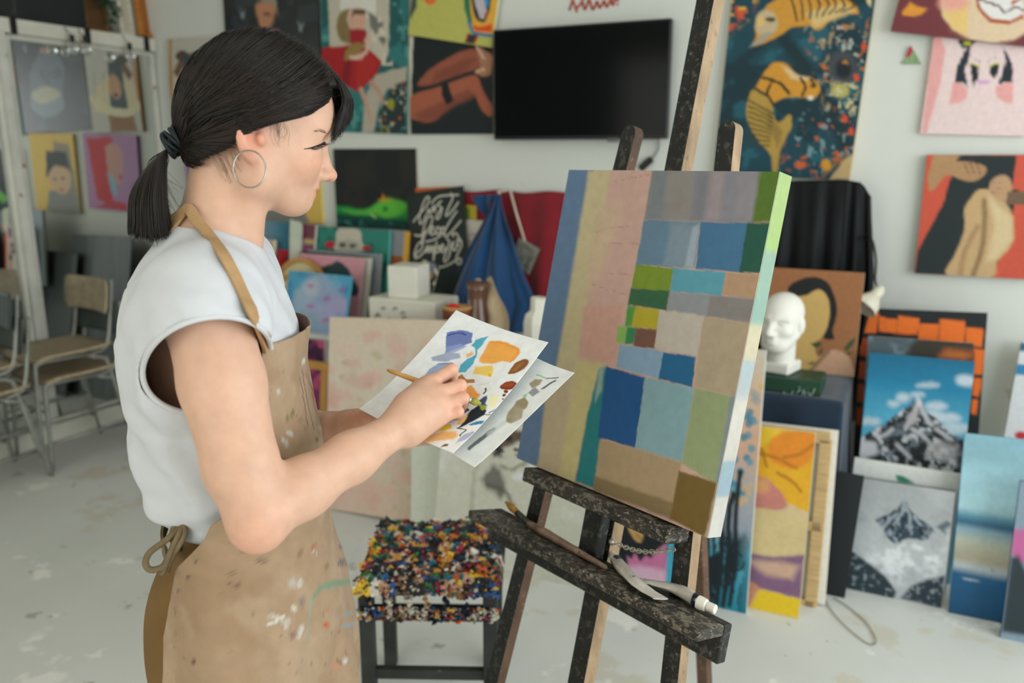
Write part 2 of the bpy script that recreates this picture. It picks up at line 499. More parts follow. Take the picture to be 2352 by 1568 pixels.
def surface(field, lo, hi, h, B=8, safe=1.9):
    """sparse surface nets -> vertices, quads"""
    lo, hi = np.asarray(lo, float), np.asarray(hi, float)
    nb = np.ceil((hi - lo) / (h * B)).astype(int)
    I = np.stack(np.meshgrid(*[np.arange(n) for n in nb], indexing='ij'), -1).reshape(-1, 3)
    ctr = lo + (I + 0.5) * B * h
    key = (I // 4) @ np.array([1000000, 1000, 1]); order = np.argsort(key, kind='stable'); I, ctr, key = I[order], ctr[order], key[order]
    cuts = np.flatnonzero(np.diff(key)) + 1
    groups = np.split(np.arange(len(I)), cuts)
    lim = B * h * 0.87 * safe
    act = []
    for g in groups:
        f = field(ctr[g]); act.append(g[np.abs(f) < lim])
    loc = np.stack(np.meshgrid(*[np.arange(B + 1)] * 3, indexing='ij'), -1).reshape(-1, 3)
    VK, VP, E = [], [], []
    S1 = 1 << 20
    def K(c): return (c[..., 0] * S1 + c[..., 1]) * S1 + c[..., 2]
    for g in act:
        if not len(g): continue
        base = I[g] * B
        G = base[:, None, :] + loc[None]
        val = field(lo + G.reshape(-1, 3) * h).reshape(len(g), B + 1, B + 1, B + 1)
        sg = val < 0
        if not sg.any() or sg.all(): continue
        cs = [sg[:, a:a + B, b:b + B, c:c + B] for a in (0, 1) for b in (0, 1) for c in (0, 1)]
        cnt = sum(k.astype(np.int8) for k in cs)
        n_, i, j, k = np.nonzero((cnt > 0) & (cnt < 8))
        if len(n_):
            cv = {(a, b, c): val[n_, i + a, j + b, k + c] for a in (0, 1) for b in (0, 1) for c in (0, 1)}
            acc = np.zeros((len(n_), 3)); w = np.zeros(len(n_))
            for ax in range(3):
                for p in (0, 1):
                    for q in (0, 1):
                        a = [0, 0, 0]; b = [0, 0, 0]; o1, o2 = (ax + 1) % 3, (ax + 2) % 3
                        a[o1] = b[o1] = p; a[o2] = b[o2] = q; b[ax] = 1
                        va, vb = cv[tuple(a)], cv[tuple(b)]
                        m = (va < 0) != (vb < 0)
                        t = np.where(m, va / np.where(m, va - vb, 1), 0)
                        pt = np.array(a, float)[None] + np.zeros((len(n_), 3)); pt[:, ax] += t
                        acc += pt * m[:, None]; w += m
            cell = base[n_] + np.stack([i, j, k], 1)
            VK.append(K(cell + 1)); VP.append(lo + (cell + acc / w[:, None]) * h)
        for ax in range(3):
            sl0 = [slice(0, B)] * 3; sl1 = list(sl0); sl1[ax] = slice(1, B + 1)
            s0, s1 = sg[(slice(None), *sl0)], sg[(slice(None), *sl1)]
            n_, i, j, k = np.nonzero(s0 != s1)
            if not len(n_): continue
            c = base[n_] + np.stack([i, j, k], 1) + 1
            o1, o2 = np.zeros(3, int), np.zeros(3, int); o1[(ax + 1) % 3] = 1; o2[(ax + 2) % 3] = 1
            q = np.stack([K(c - o1 - o2), K(c - o2), K(c), K(c - o1)], 1)
            fl = s1[n_, i, j, k]
            q[fl] = q[fl][:, ::-1]
            E.append(q)
    VK, VP = np.concatenate(VK), np.concatenate(VP); E = np.concatenate(E)
    uk, ui = np.unique(VK, return_index=True)
    pos = np.searchsorted(uk, E); pos = np.minimum(pos, len(uk) - 1)
    ok = (uk[pos] == E).all(1)
    return VP[ui], pos[ok]
def relax(V, Q, it=1, lam=0.5, w=None):
    n = len(V)
    e = np.concatenate([Q[:, [0, 1]], Q[:, [1, 2]], Q[:, [2, 3]], Q[:, [3, 0]]]); e = np.concatenate([e, e[:, ::-1]])
    cnt = np.bincount(e[:, 0], minlength=n)[:, None].astype(float)
    for _ in range(it):
        s_ = np.stack([np.bincount(e[:, 0], V[e[:, 1], k], minlength=n) for k in range(3)], 1)
        d = (s_ / np.maximum(cnt, 1) - V) * lam
        V = V + (d if w is None else d * w[:, None])
    return V
def rotz(a): c, s_ = math.cos(a), math.sin(a); return np.array([[c, -s_, 0], [s_, c, 0], [0, 0, 1.0]])
def roty(a): c, s_ = math.cos(a), math.sin(a); return np.array([[c, 0, s_], [0, 1, 0], [-s_, 0, c]])
def rotx(a): c, s_ = math.cos(a), math.sin(a); return np.array([[1, 0, 0], [0, c, -s_], [0, s_, c]])
# ================================================================== the room
M_wall = mat('plaster_wall', '#c9ccc6', 0.85, var=0.03, vscale=1.5, bump=0.12, bscale=25, g=1.25, spots=[('#b9b6a8', 7.0, 0.70)])
M_floor = mat('worn_white_floor', '#c0c2bd', 0.6, var=0.06, vscale=1.3, bump=0.08, bscale=30, g=1.34,
              spots=[('#b8b5a9', 2.6, 0.585), ('#9d9a8f', 7.0, 0.655), ('#77767a', 15.0, 0.69), ('#4c4d52', 24.0, 0.735), ('#d2d1cb', 4.0, 0.63)])
M_ceil = mat('white_ceiling', '#dddcd6', 0.9, g=1.25)
def slab(name, lo, hi, m, parent=None, **kw):
    lo, hi = np.array(lo, float), np.array(hi, float)
    return MB().box((lo + hi) / 2, (hi - lo) / 2).build(name, m, parent, **kw)
XR, YB, ZC, XL = 2.7, -2.3, 2.95, -4.8
ST = dict(kind='structure')
slab('floor', (XL, YB, -0.1), (XR, D, 0), M_floor, **ST)
slab('ceiling', (XL, YB, ZC), (XR, D, ZC + 0.1), M_ceil, **ST)
slab('wall_back', (XL, D, 0), (XR, D + 0.12, ZC), M_wall, **ST)
slab('wall_left', (XL - 0.12, YB, 0), (XL, D, ZC), M_wall, **ST)
def holed_wall(name, axis, pos, thick, span, win):
    """wall with a window opening; axis 0: plane x=pos, axis 1: plane y=pos"""
    b = MB(); (s0, s1), (w0, w1, z0, z1) = span, win
    for a0, a1, c0, c1 in ((s0, s1, 0, z0), (s0, s1, z1, ZC), (s0, w0, z0, z1), (w1, s1, z0, z1)):
        lo, hi = [0, 0, c0], [0, 0, c1]
        lo[axis], hi[axis] = sorted((pos, pos + thick)); lo[1 - axis], hi[1 - axis] = a0, a1
        lo, hi = np.array(lo, float), np.array(hi, float)
        b.box((lo + hi) / 2, (hi - lo) / 2)
    return b.build(name, M_wall, **ST)
holed_wall('wall_right', 0, XR, 0.12, (YB, D), (-0.9, 3.0, 0.85, 2.65))
holed_wall('wall_front', 1, YB, -0.12, (XL, XR), (-3.4, 0.4, 0.85, 2.65))
M_wframe = mat('white_window_paint', '#e6e6e2', 0.4)
for nm, ax, pos, (w0, w1) in (('window_1', 0, XR + 0.06, (-0.9, 3.0)), ('window_2', 1, YB - 0.06, (-3.4, 0.4))):
    b = MB()
    def vb(a, z0, z1, t=0.035):
        c = [0, 0, (z0 + z1) / 2]; c[ax] = pos; c[1 - ax] = a
        h = [t, t, (z1 - z0) / 2]; b.box(c, h)
    def hb(z):
        c = [0, 0, z]; c[ax] = pos; c[1 - ax] = (w0 + w1) / 2
        h = [0.035, 0.035, 0.035]; h[1 - ax] = (w1 - w0) / 2; b.box(c, h)
    for k in range(4): vb(w0 + 0.035 + (w1 - w0 - 0.07) * k / 3, 0.85, 2.65)
    for z in (0.885, 2.615, 2.1): hb(z)
    b.build(nm, M_wframe, **ST)
slab('baseboard_back', (XM, D - 0.015, 0), (XR, D, 0.09), mat('white_baseboard', '#d4d2ca', 0.5), **ST)
slab('baseboard_right', (XR - 0.015, YB, 0), (XR, D - 0.015, 0.09), MATS['white_baseboard'], **ST)

# ------------------------------------------------------------------ mirrored wardrobe along the left wall
M_alu = mat('cream_aluminium', '#cfcdc0', 0.45, var=0.05, bump=0.05)
M_rust = mat('worn_cream_post', '#c4c4bb', 0.5, spots=[('#8a6a4a', 14, 0.66)])
def mirror_mat():
    m, nt, b = nmat('mirror_glass'); N, K = nt.nodes, nt.links
    b.inputs['Metallic'].default_value = 1.0
    b.inputs['Base Color'].default_value = (0.80, 0.83, 0.80, 1)
    b.inputs['Roughness'].default_value = 0.02
    tc = N.new('ShaderNodeTexCoord'); no = N.new('ShaderNodeTexNoise'); no.inputs['Scale'].default_value = 6; no.inputs['Detail'].default_value = 6
    K.new(tc.outputs['Object'], no.inputs['Vector'])
    mr = N.new('ShaderNodeMapRange'); mr.inputs[1].default_value = 0.45; mr.inputs[2].default_value = 0.8; mr.inputs[3].default_value = 0.015; mr.inputs[4].default_value = 0.06
    K.new(no.outputs['Fac'], mr.inputs[0]); K.new(mr.outputs[0], b.inputs['Roughness'])
    return m
WT = 2.215                                             # top of the wardrobe
w = empty('mirrored_wardrobe', (XM - 0.3, 2.6, 0), 'tall wardrobe with cream framed mirror doors in the corner', 'wardrobe')
slab('body', (XL + 0.005, 1.2, 0), (XM - 0.03, D - 0.01, WT - 0.01), mat('wardrobe_board', '#d5d3c8', 0.6), w)
slab('top_rail', (XM - 0.03, 1.2, WT - 0.07), (XM + 0.035, D - 0.01, WT), M_alu, w)
slab('bottom_rail', (XM - 0.03, 1.2, 0.0), (XM + 0.035, D - 0.01, 0.085), M_alu, w)
yP = hit(32, 300, xpl(XM + 0.03))[1]
MM = mirror_mat()
for y0, y1 in ((1.2, yP - 0.02), (yP + 0.02, D - 0.012)):
    dr = slab('mirror_door', (XM - 0.03, y0 + 0.02, 0.085), (XM, y1 - 0.02, WT - 0.07), MM, w)
    fr = MB()
    for yy in (y0 + 0.016, y1 - 0.016): fr.box((XM + 0.006, yy, WT / 2), (0.012, 0.016, (WT - 0.155) / 2), bev=0.003)
    for zz in (0.1, WT - 0.085): fr.box((XM + 0.004, (y0 + y1) / 2, zz), (0.008, (y1 - y0) / 2 - 0.03, 0.014), bev=0.003)
    fr.build('door_frame', M_rust, dr)
slab('post', (XM - 0.02, yP - 0.032, 0.08), (XM + 0.04, yP + 0.012, WT - 0.06), M_rust, w)
# ================================================================== pictures on the back wall
WP = ypl(D - 0.022)
HANG = 'canvases hung on the back wall'
def done(p, **kw): return p.done(**kw)

# dark glossy portrait next to the wardrobe (seen straight above the head, and in the mirror)
p = Pic('dark_portrait_canvas', 'dark grey canvas of a figure holding a bowl, behind the dark hair', 'painting',
        [(517, -70), (733, -78), (733, 292), (520, 296)], WP, '#14191c', rough=0.28, group=HANG, spec=0.6, side='#2a2a2a')
p.wob = 12
p.poly([(600, 60), (640, 70), (690, 130), (700, 220), (600, 215), (575, 130)], '#4a5560', 10)
p.ell(610, 20, 22, 46, '#b07a58', soft=10); p.poly([(583, -20), (600, -40), (628, -30), (640, 40), (628, 10), (592, 0)], '#8a8272', 6)
p.ell(612, 32, 8, 4, '#4a3028', soft=4); p.line([(607, 60), (600, 80), (640, 75)], 8, '#b0664c', 5)
p.ell(650, 215, 55, 40, '#5c6a74', soft=8); p.ell(650, 195, 46, 22, '#9a9474', soft=8)
for x, y in ((553, 30), (690, 60)): p.poly([(x - 3, y - 14), (x + 3, y), (x + 9, y - 8), (x + 5, y + 15), (x - 3, y + 12)], '#77868c', 5)
p.patches('#2b3438', 0.02, 0.55, seed=3, o=0.7)
done(p)

p = Pic('figure_canvas', 'ochre figure study with raised arms, hung close beside the wardrobe', 'painting',
        [(388, 88), (520, 84), (521, 300), (392, 303)], WP, '#b5b2a9', group=HANG, side='#b98a4a')
p.wob = 5
p.poly([(388, 88), (394, 88), (398, 303), (390, 303)], '#b07a35', 3)
p.poly([(405, 150), (440, 130), (470, 170), (500, 190), (515, 250), (420, 270), (395, 235)], '#c9bd9b', 5)
p.poly([(398, 165), (415, 130), (450, 118), (455, 135), (425, 150), (408, 180)], '#6d4f3b', 4); p.ell(418, 128, 15, 12, '#4d4338')
p.poly([(420, 128), (455, 128), (470, 260), (480, 265), (425, 255)], '#3d4a50', 4)
p.ell(448, 190, 16, 30, '#b98f6c', soft=4); p.ell(449, 210, 5, 5, '#3a2024')
p.poly([(415, 250), (475, 250), (480, 300), (412, 300)], '#8a6440', 5)
p.line([(395, 240), (430, 255), (480, 245), (515, 215)], 20, '#cfc5a2', 4)
for x in (420, 445, 470, 495): p.line([(x, 150), (x + 12, 220)], 2, '#7b7563')
done(p)

p = Pic('purple_portrait_canvas', 'purple canvas with a red haired profile, half hidden behind the ponytail', 'painting',
        [(425, 308), (566, 303), (570, 492), (430, 497)], WP, '#a57ba3', group=HANG, side='#8a6a90')
p.wob = 8
p.poly([(480, 312), (550, 315), (548, 470), (505, 490), (510, 400), (480, 350)], '#b52a2e', 6); p.poly([(470, 475), (500, 470), (560, 490), (470, 492)], '#b03038', 6)
p.poly([(462, 340), (500, 335), (505, 420), (480, 425), (468, 400)], '#b98a80', 5, smooth=3); p.ell(498, 430, 7, 28, '#7fa6b8', soft=4); p.ell(474, 410, 5, 6, '#a04a58')
done(p)

p = Pic('yellow_portrait_canvas', 'yellow portrait canvas showing just past the chin', 'painting',
        [(596, 302), (733, 298), (735, 512), (598, 512)], WP, '#d9b65e', group=HANG, side='#e0c87a')
p.wob = 6
p.poly([(640, 512), (600, 512), (605, 330), (650, 320), (665, 400), (672, 470), (690, 512)], '#8d8778', 10)
p.poly([(620, 450), (690, 455), (710, 512), (600, 512)], '#84857f', 6)
p.ell(650, 410, 36, 52, '#c9a888', soft=6); p.poly([(610, 400), (618, 350), (680, 345), (692, 420), (660, 385), (622, 392)], '#3b4242', 6)
p.ell(640, 420, 6, 3, '#4b3a35'); p.ell(665, 422, 6, 3, '#4b3a35'); p.ell(650, 450, 8, 3, '#9a5a50')
done(p)

p = Pic('red_dress_canvas', 'teal painting of a dancer in a red dress with a golden fan', 'painting',
        [(737, -60), (948, -62), (930, 304), (741, 305)], WP, '#2f6f70', group=HANG, side='#d9d4c4')
p.wob = 5
p.patches('#1f5456', 0.03, 0.5, seed=1); p.patches('#4c8a86', 0.06, 0.62, seed=6)
p.poly([(752, -60), (895, -60), (893, 120), (878, 135), (860, 160), (758, 150)], '#b9b2a0', 3)
p.poly([(775, -60), (865, -60), (862, 40), (785, 45)], '#d2cec4', 4)
p.ell(800, 60, 28, 40, '#7d6a45', soft=6)
p.poly([(845, 25), (880, 50), (888, 95), (880, 105), (850, 60)], '#6f6d68', 6); p.patches('#c7bfae', 0.08, 0.55, seed=2, mask=p.mask_poly([(840, 20), (885, 45), (902, 150), (878, 150), (845, 70)]))
p.ell(823, 42, 18, 26, '#c99d88', soft=5); p.poly([(806, 40), (810, 20), (842, 22), (840, 34), (815, 32)], '#5d4a34', 4)
p.line([(812, 70), (800, 45), (806, 25)], 11, '#c2a08c', 3)
p.poly([(803, 66), (840, 66), (845, 88), (836, 92), (840, 106), (806, 108)], '#98202a', 3)
p.poly([(733, 110), (805, 104), (842, 110), (878, 140), (862, 175), (822, 212), (790, 195), (733, 160)], '#9c1f24', 3)
p.poly([(820, 115), (845, 118), (868, 145), (845, 185), (818, 205)], '#a92826', 8); p.poly([(795, 105), (812, 105), (800, 200), (785, 190)], '#7a161d', 8)
p.poly([(790, 138), (795, 115), (808, 100), (825, 98), (838, 104), (825, 122), (806, 138)], '#8d7440', 3)
p.line([(845, 85), (842, 118), (820, 132)], 10, '#c8a996', 3); p.line([(806, 132), (830, 132)], 9, '#cfae9c', 3)
p.poly([(862, 172), (900, 160), (935, 155), (932, 190), (890, 205), (872, 235), (858, 305), (832, 305), (838, 225)], '#aaa292', 4)
p.line([(852, 190), (872, 215), (880, 242)], 13, '#b08a78', 3, w2=7); p.line([(830, 205), (845, 250), (853, 282)], 12, '#b8907c', 3, w2=5)
p.poly([(880, 240), (905, 195), (934, 185), (931, 305), (862, 305)], '#1d2f30', 5)
mk = p.mask_poly([(880, 240), (905, 195), (934, 185), (931, 305), (862, 305)])
for c, s_, t in (('#b8b09a', 1, .66), ('#c2562e', 4, .69), ('#7d7a2e', 7, .66), ('#3f6a7a', 9, .68)): p.patches(c, 0.09, t, 0.03, seed=s_, mask=mk)
p.ell(898, 238, 9, 13, '#8c8a30', soft=3)
done(p)

p = Pic('legs_canvas', 'dark canvas of crossed legs with a black garter, left of the television', 'painting',
        [(946, 84), (1133, 72), (1133, 308), (938, 308)], WP, '#101b1e', group=HANG, side='#cfc8b6')
p.wob = 4
p.poly([(933, 308), (940, 84), (949, 84), (941, 308)], '#c9c3b2', 2)
p.poly([(958, 192), (1000, 150), (1070, 114), (1098, 120), (1108, 140), (1095, 158), (1050, 172), (985, 196)], '#91503c', 4, smooth=3)
p.poly([(1000, 165), (1070, 135), (1098, 135), (1060, 168), (990, 192)], '#7b4232', 10)
p.poly([(1092, 108), (1120, 112), (1131, 130), (1128, 172), (1108, 176), (1092, 168), (1105, 150)], '#a8765a', 5); p.poly([(1105, 105), (1131, 105), (1131, 125), (1115, 118)], '#1a1716', 4)
p.line([(1095, 108), (1112, 135)], 5, '#d1b39a'); p.line([(1094, 165), (1112, 160)], 5, '#d1b08c')
p.poly([(941, 222), (990, 205), (1015, 196), (1060, 180), (1088, 172), (1100, 182), (1112, 215), (1131, 245), (1128, 268), (1108, 255), (1085, 215), (1040, 235), (1012, 265), (985, 281), (960, 276), (941, 268)], '#9c5740', 4, smooth=3)
p.poly([(950, 262), (1010, 235), (1075, 205), (1095, 220), (1040, 245), (1000, 275), (970, 280)], '#7c4434', 12)
p.poly([(1014, 195), (1028, 188), (1036, 215), (1042, 232), (1026, 242), (1016, 220)], '#0d1214', 3)
done(p)

p = Pic('lime_abstract_canvas', 'lime green canvas with a bold outlined shape, hung askew above the crossed legs', 'painting',
        [(951, -78), (1152, -50), (1128, 107), (941, 82)], ypl(D - 0.045), '#b3b25c', group=HANG, side='#d8d3b0')
p.wob = 3
p.poly([(951, -78), (958, -78), (957, 15), (943, 45), (941, 20)], '#3c4a42', 4)
p.ell(988, -4, 14, 16, '#d8672c', soft=3)
p.poly([(1062, -60), (1140, -60), (1136, 60), (1128, 78), (1092, 72), (1072, 40)], '#d9a23a', 3, smooth=3)
p.poly([(1064, -60), (1078, -40), (1080, 20), (1086, 55), (1076, 52), (1066, 20)], '#1f6f4f', 3)
p.poly([(1080, -60), (1128, -60), (1126, 10), (1117, 45), (1105, 50), (1092, 40), (1083, 0)], '#18222a', 3, smooth=3)
p.poly([(1088, -50), (1104, -50), (1118, 30), (1112, 44), (1102, 42), (1090, 5)], '#b9aeb6', 2); p.poly([(1104, -60), (1124, -60), (1122, 10), (1115, 24)], '#3a8cbc', 2); p.poly([(1112, 38), (1120, 20), (1122, 30), (1116, 46)], '#8a2b22', 2)
p.poly([(1080, 58), (1100, 62), (1131, 55), (1130, 72), (1095, 72)], '#d4451c', 3); p.line([(1076, 50), (1090, 76), (1130, 82)], 7, '#2470a0', 2)
p.poly([(1076, 76), (1098, 82), (1088, 101), (1068, 98)], '#2b2f2c', 2); p.line([(1077, 76), (1068, 97)], 4, '#a5281e'); p.line([(1098, 82), (1090, 100)], 4, '#b23426')
done(p)

# television
tv = empty('television', (-1.3, D - 0.03, 1.9), 'flat black television mounted on the white wall', 'television')
TL, TR_, BR, BL = (hit(x, y, ypl(D - 0.075)) for x, y in ((1133, 70), (1543, 40), (1531, 318), (1134, 322)))
x0, x1, z0, z1 = (TL[0] + BL[0]) / 2, (TR_[0] + BR[0]) / 2, (BL[2] + BR[2]) / 2, (TL[2] + TR_[2]) / 2
M_blk = mat('black_plastic', '#0d0f11', 0.4, var=0.02)
M_scr = mat('dark_glass_screen', '#030607', 0.12, var=0.02, spec=0.12)
MB().box(((x0 + x1) / 2, D - 0.058, (z0 + z1) / 2), ((x1 - x0) / 2, 0.017, (z1 - z0) / 2), bev=0.004).build('bezel', M_blk, tv)
MB().box(((x0 + x1) / 2, D - 0.0755, (z0 + z1) / 2 + 0.004), ((x1 - x0) / 2 - 0.008, 0.001, (z1 - z0) / 2 - 0.012)).build('screen', M_scr, tv)
MB().box(((x0 + x1) / 2, D - 0.021, (z0 + z1) / 2), (0.2, 0.02, 0.13)).build('wall_mount', M_blk, tv)
MB().box((*hit(1408, 323, ypl(D - 0.07))[:2], z0 - 0.004), (0.028, 0.008, 0.008), bev=0.003).build('badge', mat('grey_plastic', '#5a5f62', 0.4), tv)
cord = [hit(x, y, ypl(D - 0.012)) for x, y in ((1512, 316), (1512, 340), (1502, 358), (1488, 372))]
pg = empty('power_cable', cord[-1], 'short power cable with black plug hanging below the television', 'cable')
MB().tube(spline(cord, 6), 0.004, 6).build('wire', mat('grey_cable', '#777a78', 0.5), pg, smooth=True)
e = [hit(x, y, ypl(D - 0.02)) for x, y in ((1497, 364), (1470, 388))]
MB().bar(e[0], e[1], 0.03, 0.025, (1, 0, 0), bev=0.006).build('plug', M_blk, pg)

# red script painted on the wall above the television
b = MB(); RP = ypl(D - 0.001)
for st in ([(1308, 24), (1318, -6)], [(1316, 0), (1326, 28)], [(1322, 22), (1338, 2), (1342, -30)], [(1338, 4), (1344, 22), (1352, 0), (1356, -20)], [(1355, 0), (1362, 22), (1372, 2)], [(1372, 2), (1378, 18), (1388, 0)], [(1388, 0), (1394, 16), (1404, -4)], [(1404, -4), (1408, 12), (1416, -10)], [(1420, -10), (1419, 4)], [(1418, 9), (1419, 12)]):
    b.tube([hit(x, y, RP) for x, y in (spline(st, 5) if len(st) > 2 else st)], 0.0055, 6)
b.build('wall_lettering', mat('red_brush_paint', '#a8453c', 0.7), smooth=True, label='red handwritten lettering painted on the white wall above the television', cat='lettering')

p = Pic('tiger_canvas', 'large dark teal canvas with two golden tigers', 'painting',
        [(1672, -60), (2003, -62), (1966, 412), (1653, 400)], ypl(D - 0.035), '#0f3d4a', thick=0.033, res=0.006, group=HANG, side='#cdb890')
p.wob = 6
p.patches('#082c36', 0.012, 0.48, seed=4); p.patches('#1d5a68', 0.02, 0.60, seed=8, o=0.7)
p.line([(1670, 165), (1740, 110), (1780, 75)], 22, '#0a2c36', 16); p.line([(1665, 165), (1740, 175)], 14, '#0a2a34', 12); p.line([(1800, 90), (1860, 170), (1930, 300), (1965, 400)], 30, '#0a2830', 18)
mk = p.mask_poly([(1850, 60), (2000, 40), (1985, 260), (1900, 260)], 30)
for c, s_, t in (('#8d7a58', 1, .64), ('#b4602a', 5, .69), ('#9fa39a', 8, .70)): p.patches(c, 0.07, t, 0.03, seed=s_, mask=mk)
mk = p.mask_poly([(1830, 260), (1980, 250), (1965, 410), (1790, 410)], 30)
for c, s_, t in (('#b4562a', 15, .69), ('#6a8a90', 18, .68)): p.patches(c, 0.07, t, 0.03, seed=s_, mask=mk)
mk = p.mask_poly([(1672, -60), (1760, -60), (1720, 40), (1670, 80)], 20)
for c, s_, t in (('#c4502a', 21, .58), ('#c9a23a', 25, .6)): p.patches(c, 0.07, t, 0.03, seed=s_, mask=mk)
def stripes(pts, c, w=4):
    for a in pts: p.line(a, w, c, 2, smooth=3)
p.poly([(1735, 55), (1760, 15), (1800, -10), (1880, -20), (1950, 0), (1968, 18), (1970, 32), (1945, 30), (1920, 38), (1880, 70), (1862, 60), (1820, 62), (1795, 80), (1765, 95), (1730, 105), (1738, 80)], '#c08a32', 4, smooth=3)
p.poly([(1850, 30), (1940, 5), (1965, 25), (1900, 50), (1870, 65)], '#c8ac72', 8)
p.ell(1760, 52, 26, 30, '#b9a684', soft=6); p.ell(1747, 48, 9, 11, '#d2b06a', soft=4); p.ell(1768, 45, 13, 6, '#3b3220', soft=4); p.poly([(1722, 108), (1755, 75), (1780, 72), (1748, 100)], '#9b9484', 4)
stripes([[(1815 + k * 19, -18 + k * 2), (1822 + k * 20, 12), (1830 + k * 15, 48 - k * 3)] for k in range(8)], '#2a2418')
p.poly([(1768, 150), (1785, 142), (1808, 148), (1830, 172), (1860, 178), (1880, 190), (1884, 208), (1870, 226), (1845, 222), (1800, 226), (1772, 238), (1750, 228), (1735, 205), (1745, 182)], '#c48a2c', 4, smooth=3)
p.poly([(1795, 150), (1832, 172), (1862, 178), (1850, 186), (1815, 180)], '#cdb488', 6)
p.poly([(1733, 205), (1772, 238), (1775, 262), (1790, 280), (1815, 262), (1818, 285), (1805, 318), (1790, 350), (1785, 405), (1775, 405), (1770, 360), (1740, 320), (1718, 280), (1716, 240)], '#a8893f', 4, smooth=3)
p.poly([(1760, 240), (1785, 285), (1800, 305), (1785, 340), (1770, 300)], '#8a6f35', 8)
stripes([[(1752, 178), (1790, 190), (1812, 215)], [(1735, 205), (1765, 222), (1775, 240)], [(1838, 178), (1850, 200), (1842, 218)], [(1862, 182), (1872, 196)], [(1770, 190), (1762, 215)]], '#2c2414', 6)
stripes([[(1720, 232 + k * 12), (1748, 245 + k * 11), (1775 - k, 262 + k * 9)] for k in range(9)], '#3a3216', 3.5)
p.ell(1862, 224, 7, 5, '#d8d2c4', soft=3); p.ell(1868, 196, 8, 5, '#3a2c18', soft=4)
p.ell(1935, 155, 34, 38, '#3b4046', soft=10); p.ell(1938, 158, 20, 22, '#101c24', soft=8); p.poly([(1932, 145), (1944, 137), (1950, 147)], '#b07a2a', 3)
p.ell(1930, 208, 22, 16, '#a9a05a', soft=8); p.patches('#b8b48a', 0.12, 0.6, 0.04, seed=31, mask=p.mask_poly([(1900, 190), (1970, 190), (1965, 280), (1930, 275)], 12))
for x, y in ((1984, 108), (1968, 178), (1955, 303), (1940, 274)): p.ell(x, y, 6, 9, '#c9472a', soft=3)
p.poly([(1905, 412), (1940, 365), (1966, 350), (1968, 412)], '#b39a6a', 4); p.line([(1890, 405), (1920, 375), (1945, 350)], 7, '#7a5a34', 3)
p.ell(1898, 378, 12, 14, '#c08a2a', soft=4); p.ell(1838, 378, 14, 9, '#c05a2a', soft=5)
p.poly([(1985, -60), (2003, -60), (2000, 15), (1990, 5)], '#c9b98a', 3)
done(p)

p = Pic('lips_canvas', 'maroon canvas of a big smiling mouth, highest in the right corner', 'painting',
        [(2078, -110), (2420, -85), (2400, 112), (2061, 72)], ypl(D - 0.05), '#6b2f35', group=HANG, side='#7a6a60')
p.wob = 5
p.poly([(2070, 30), (2090, 5), (2105, 15), (2132, 20), (2118, 32), (2098, 38), (2075, 35)], '#d08a2e', 4)
p.poly([(2150, -110), (2400, -80), (2380, 60), (2330, 92), (2280, 100), (2230, 92), (2190, 68), (2165, 40), (2160, 10)], '#d2ba9c', 6)
p.poly([(2165, 30), (2225, 0), (2220, 85), (2185, 62)], '#d8b872', 10); p.ell(2190, 5, 35, 18, '#d99a8c', soft=18)
p.poly([(2240, -6), (2352, -2), (2352, 40), (2315, 58), (2270, 50), (2246, 22)], '#a5502e', 3); p.poly([(2246, -6), (2352, -4), (2352, 30), (2318, 48), (2274, 40), (2254, 20)], '#d5d4d0', 3)
p.line([(2244, -2), (2290, 12), (2308, 28), (2330, 16), (2352, 22)], 4, '#6a4048'); p.line([(2325, 8), (2348, -6)], 7, '#a8502e')
p.line([(2180, 70), (2260, 105), (2320, 95)], 6, '#8f5a48', 5, o=0.5)
done(p)

p = Pic('pink_face_canvas', 'pale pink canvas of a face with hollow black eyes', 'painting',
        [(2141, 84), (2380, 82), (2368, 311), (2117, 308)], WP, '#d9c3c2', group=HANG, side='#d39a98')
p.wob = 2
p.poly([(2141, 84), (2160, 84), (2172, 115), (2160, 190), (2128, 306), (2117, 308)], '#d79b98', 4)
for q_ in ([(2232, 96), (2214, 120), (2200, 150), (2190, 192), (2212, 190), (2222, 200), (2216, 160), (2228, 128)], [(2304, 108), (2310, 140), (2292, 196), (2310, 188), (2326, 190), (2326, 150), (2315, 125)]): p.poly(q_, '#1d2630', 2)
p.poly([(2200, 92), (2245, 92), (2232, 106), (2212, 112), (2204, 102)], '#1d2630', 2); p.ell(2222, 100, 9, 5, '#b9bd2e', soft=2)
for q_ in ([(2228, 145), (2248, 152), (2246, 182), (2238, 190), (2234, 204), (2232, 178)], [(2296, 145), (2273, 152), (2275, 172), (2285, 182), (2292, 165)]):
    p.poly(q_, '#161d24', 2)
p.line([(2228, 145), (2249, 151)], 3, '#b9bd3a'); p.line([(2296, 144), (2273, 151)], 3, '#b9bd3a')
p.poly([(2188, 190), (2205, 190), (2222, 205), (2220, 226), (2205, 236), (2180, 240)], '#d79a98', 3); p.poly([(2286, 200), (2310, 190), (2328, 190), (2326, 238), (2305, 235), (2288, 222)], '#d79a98', 3)
p.ell(2258, 188, 16, 5, '#c79ac0', soft=3); p.line([(2235, 133), (2254, 143)], 1.5, '#8a7a7c'); p.line([(2290, 130), (2268, 142)], 1.5, '#8a7a7c')
done(p)

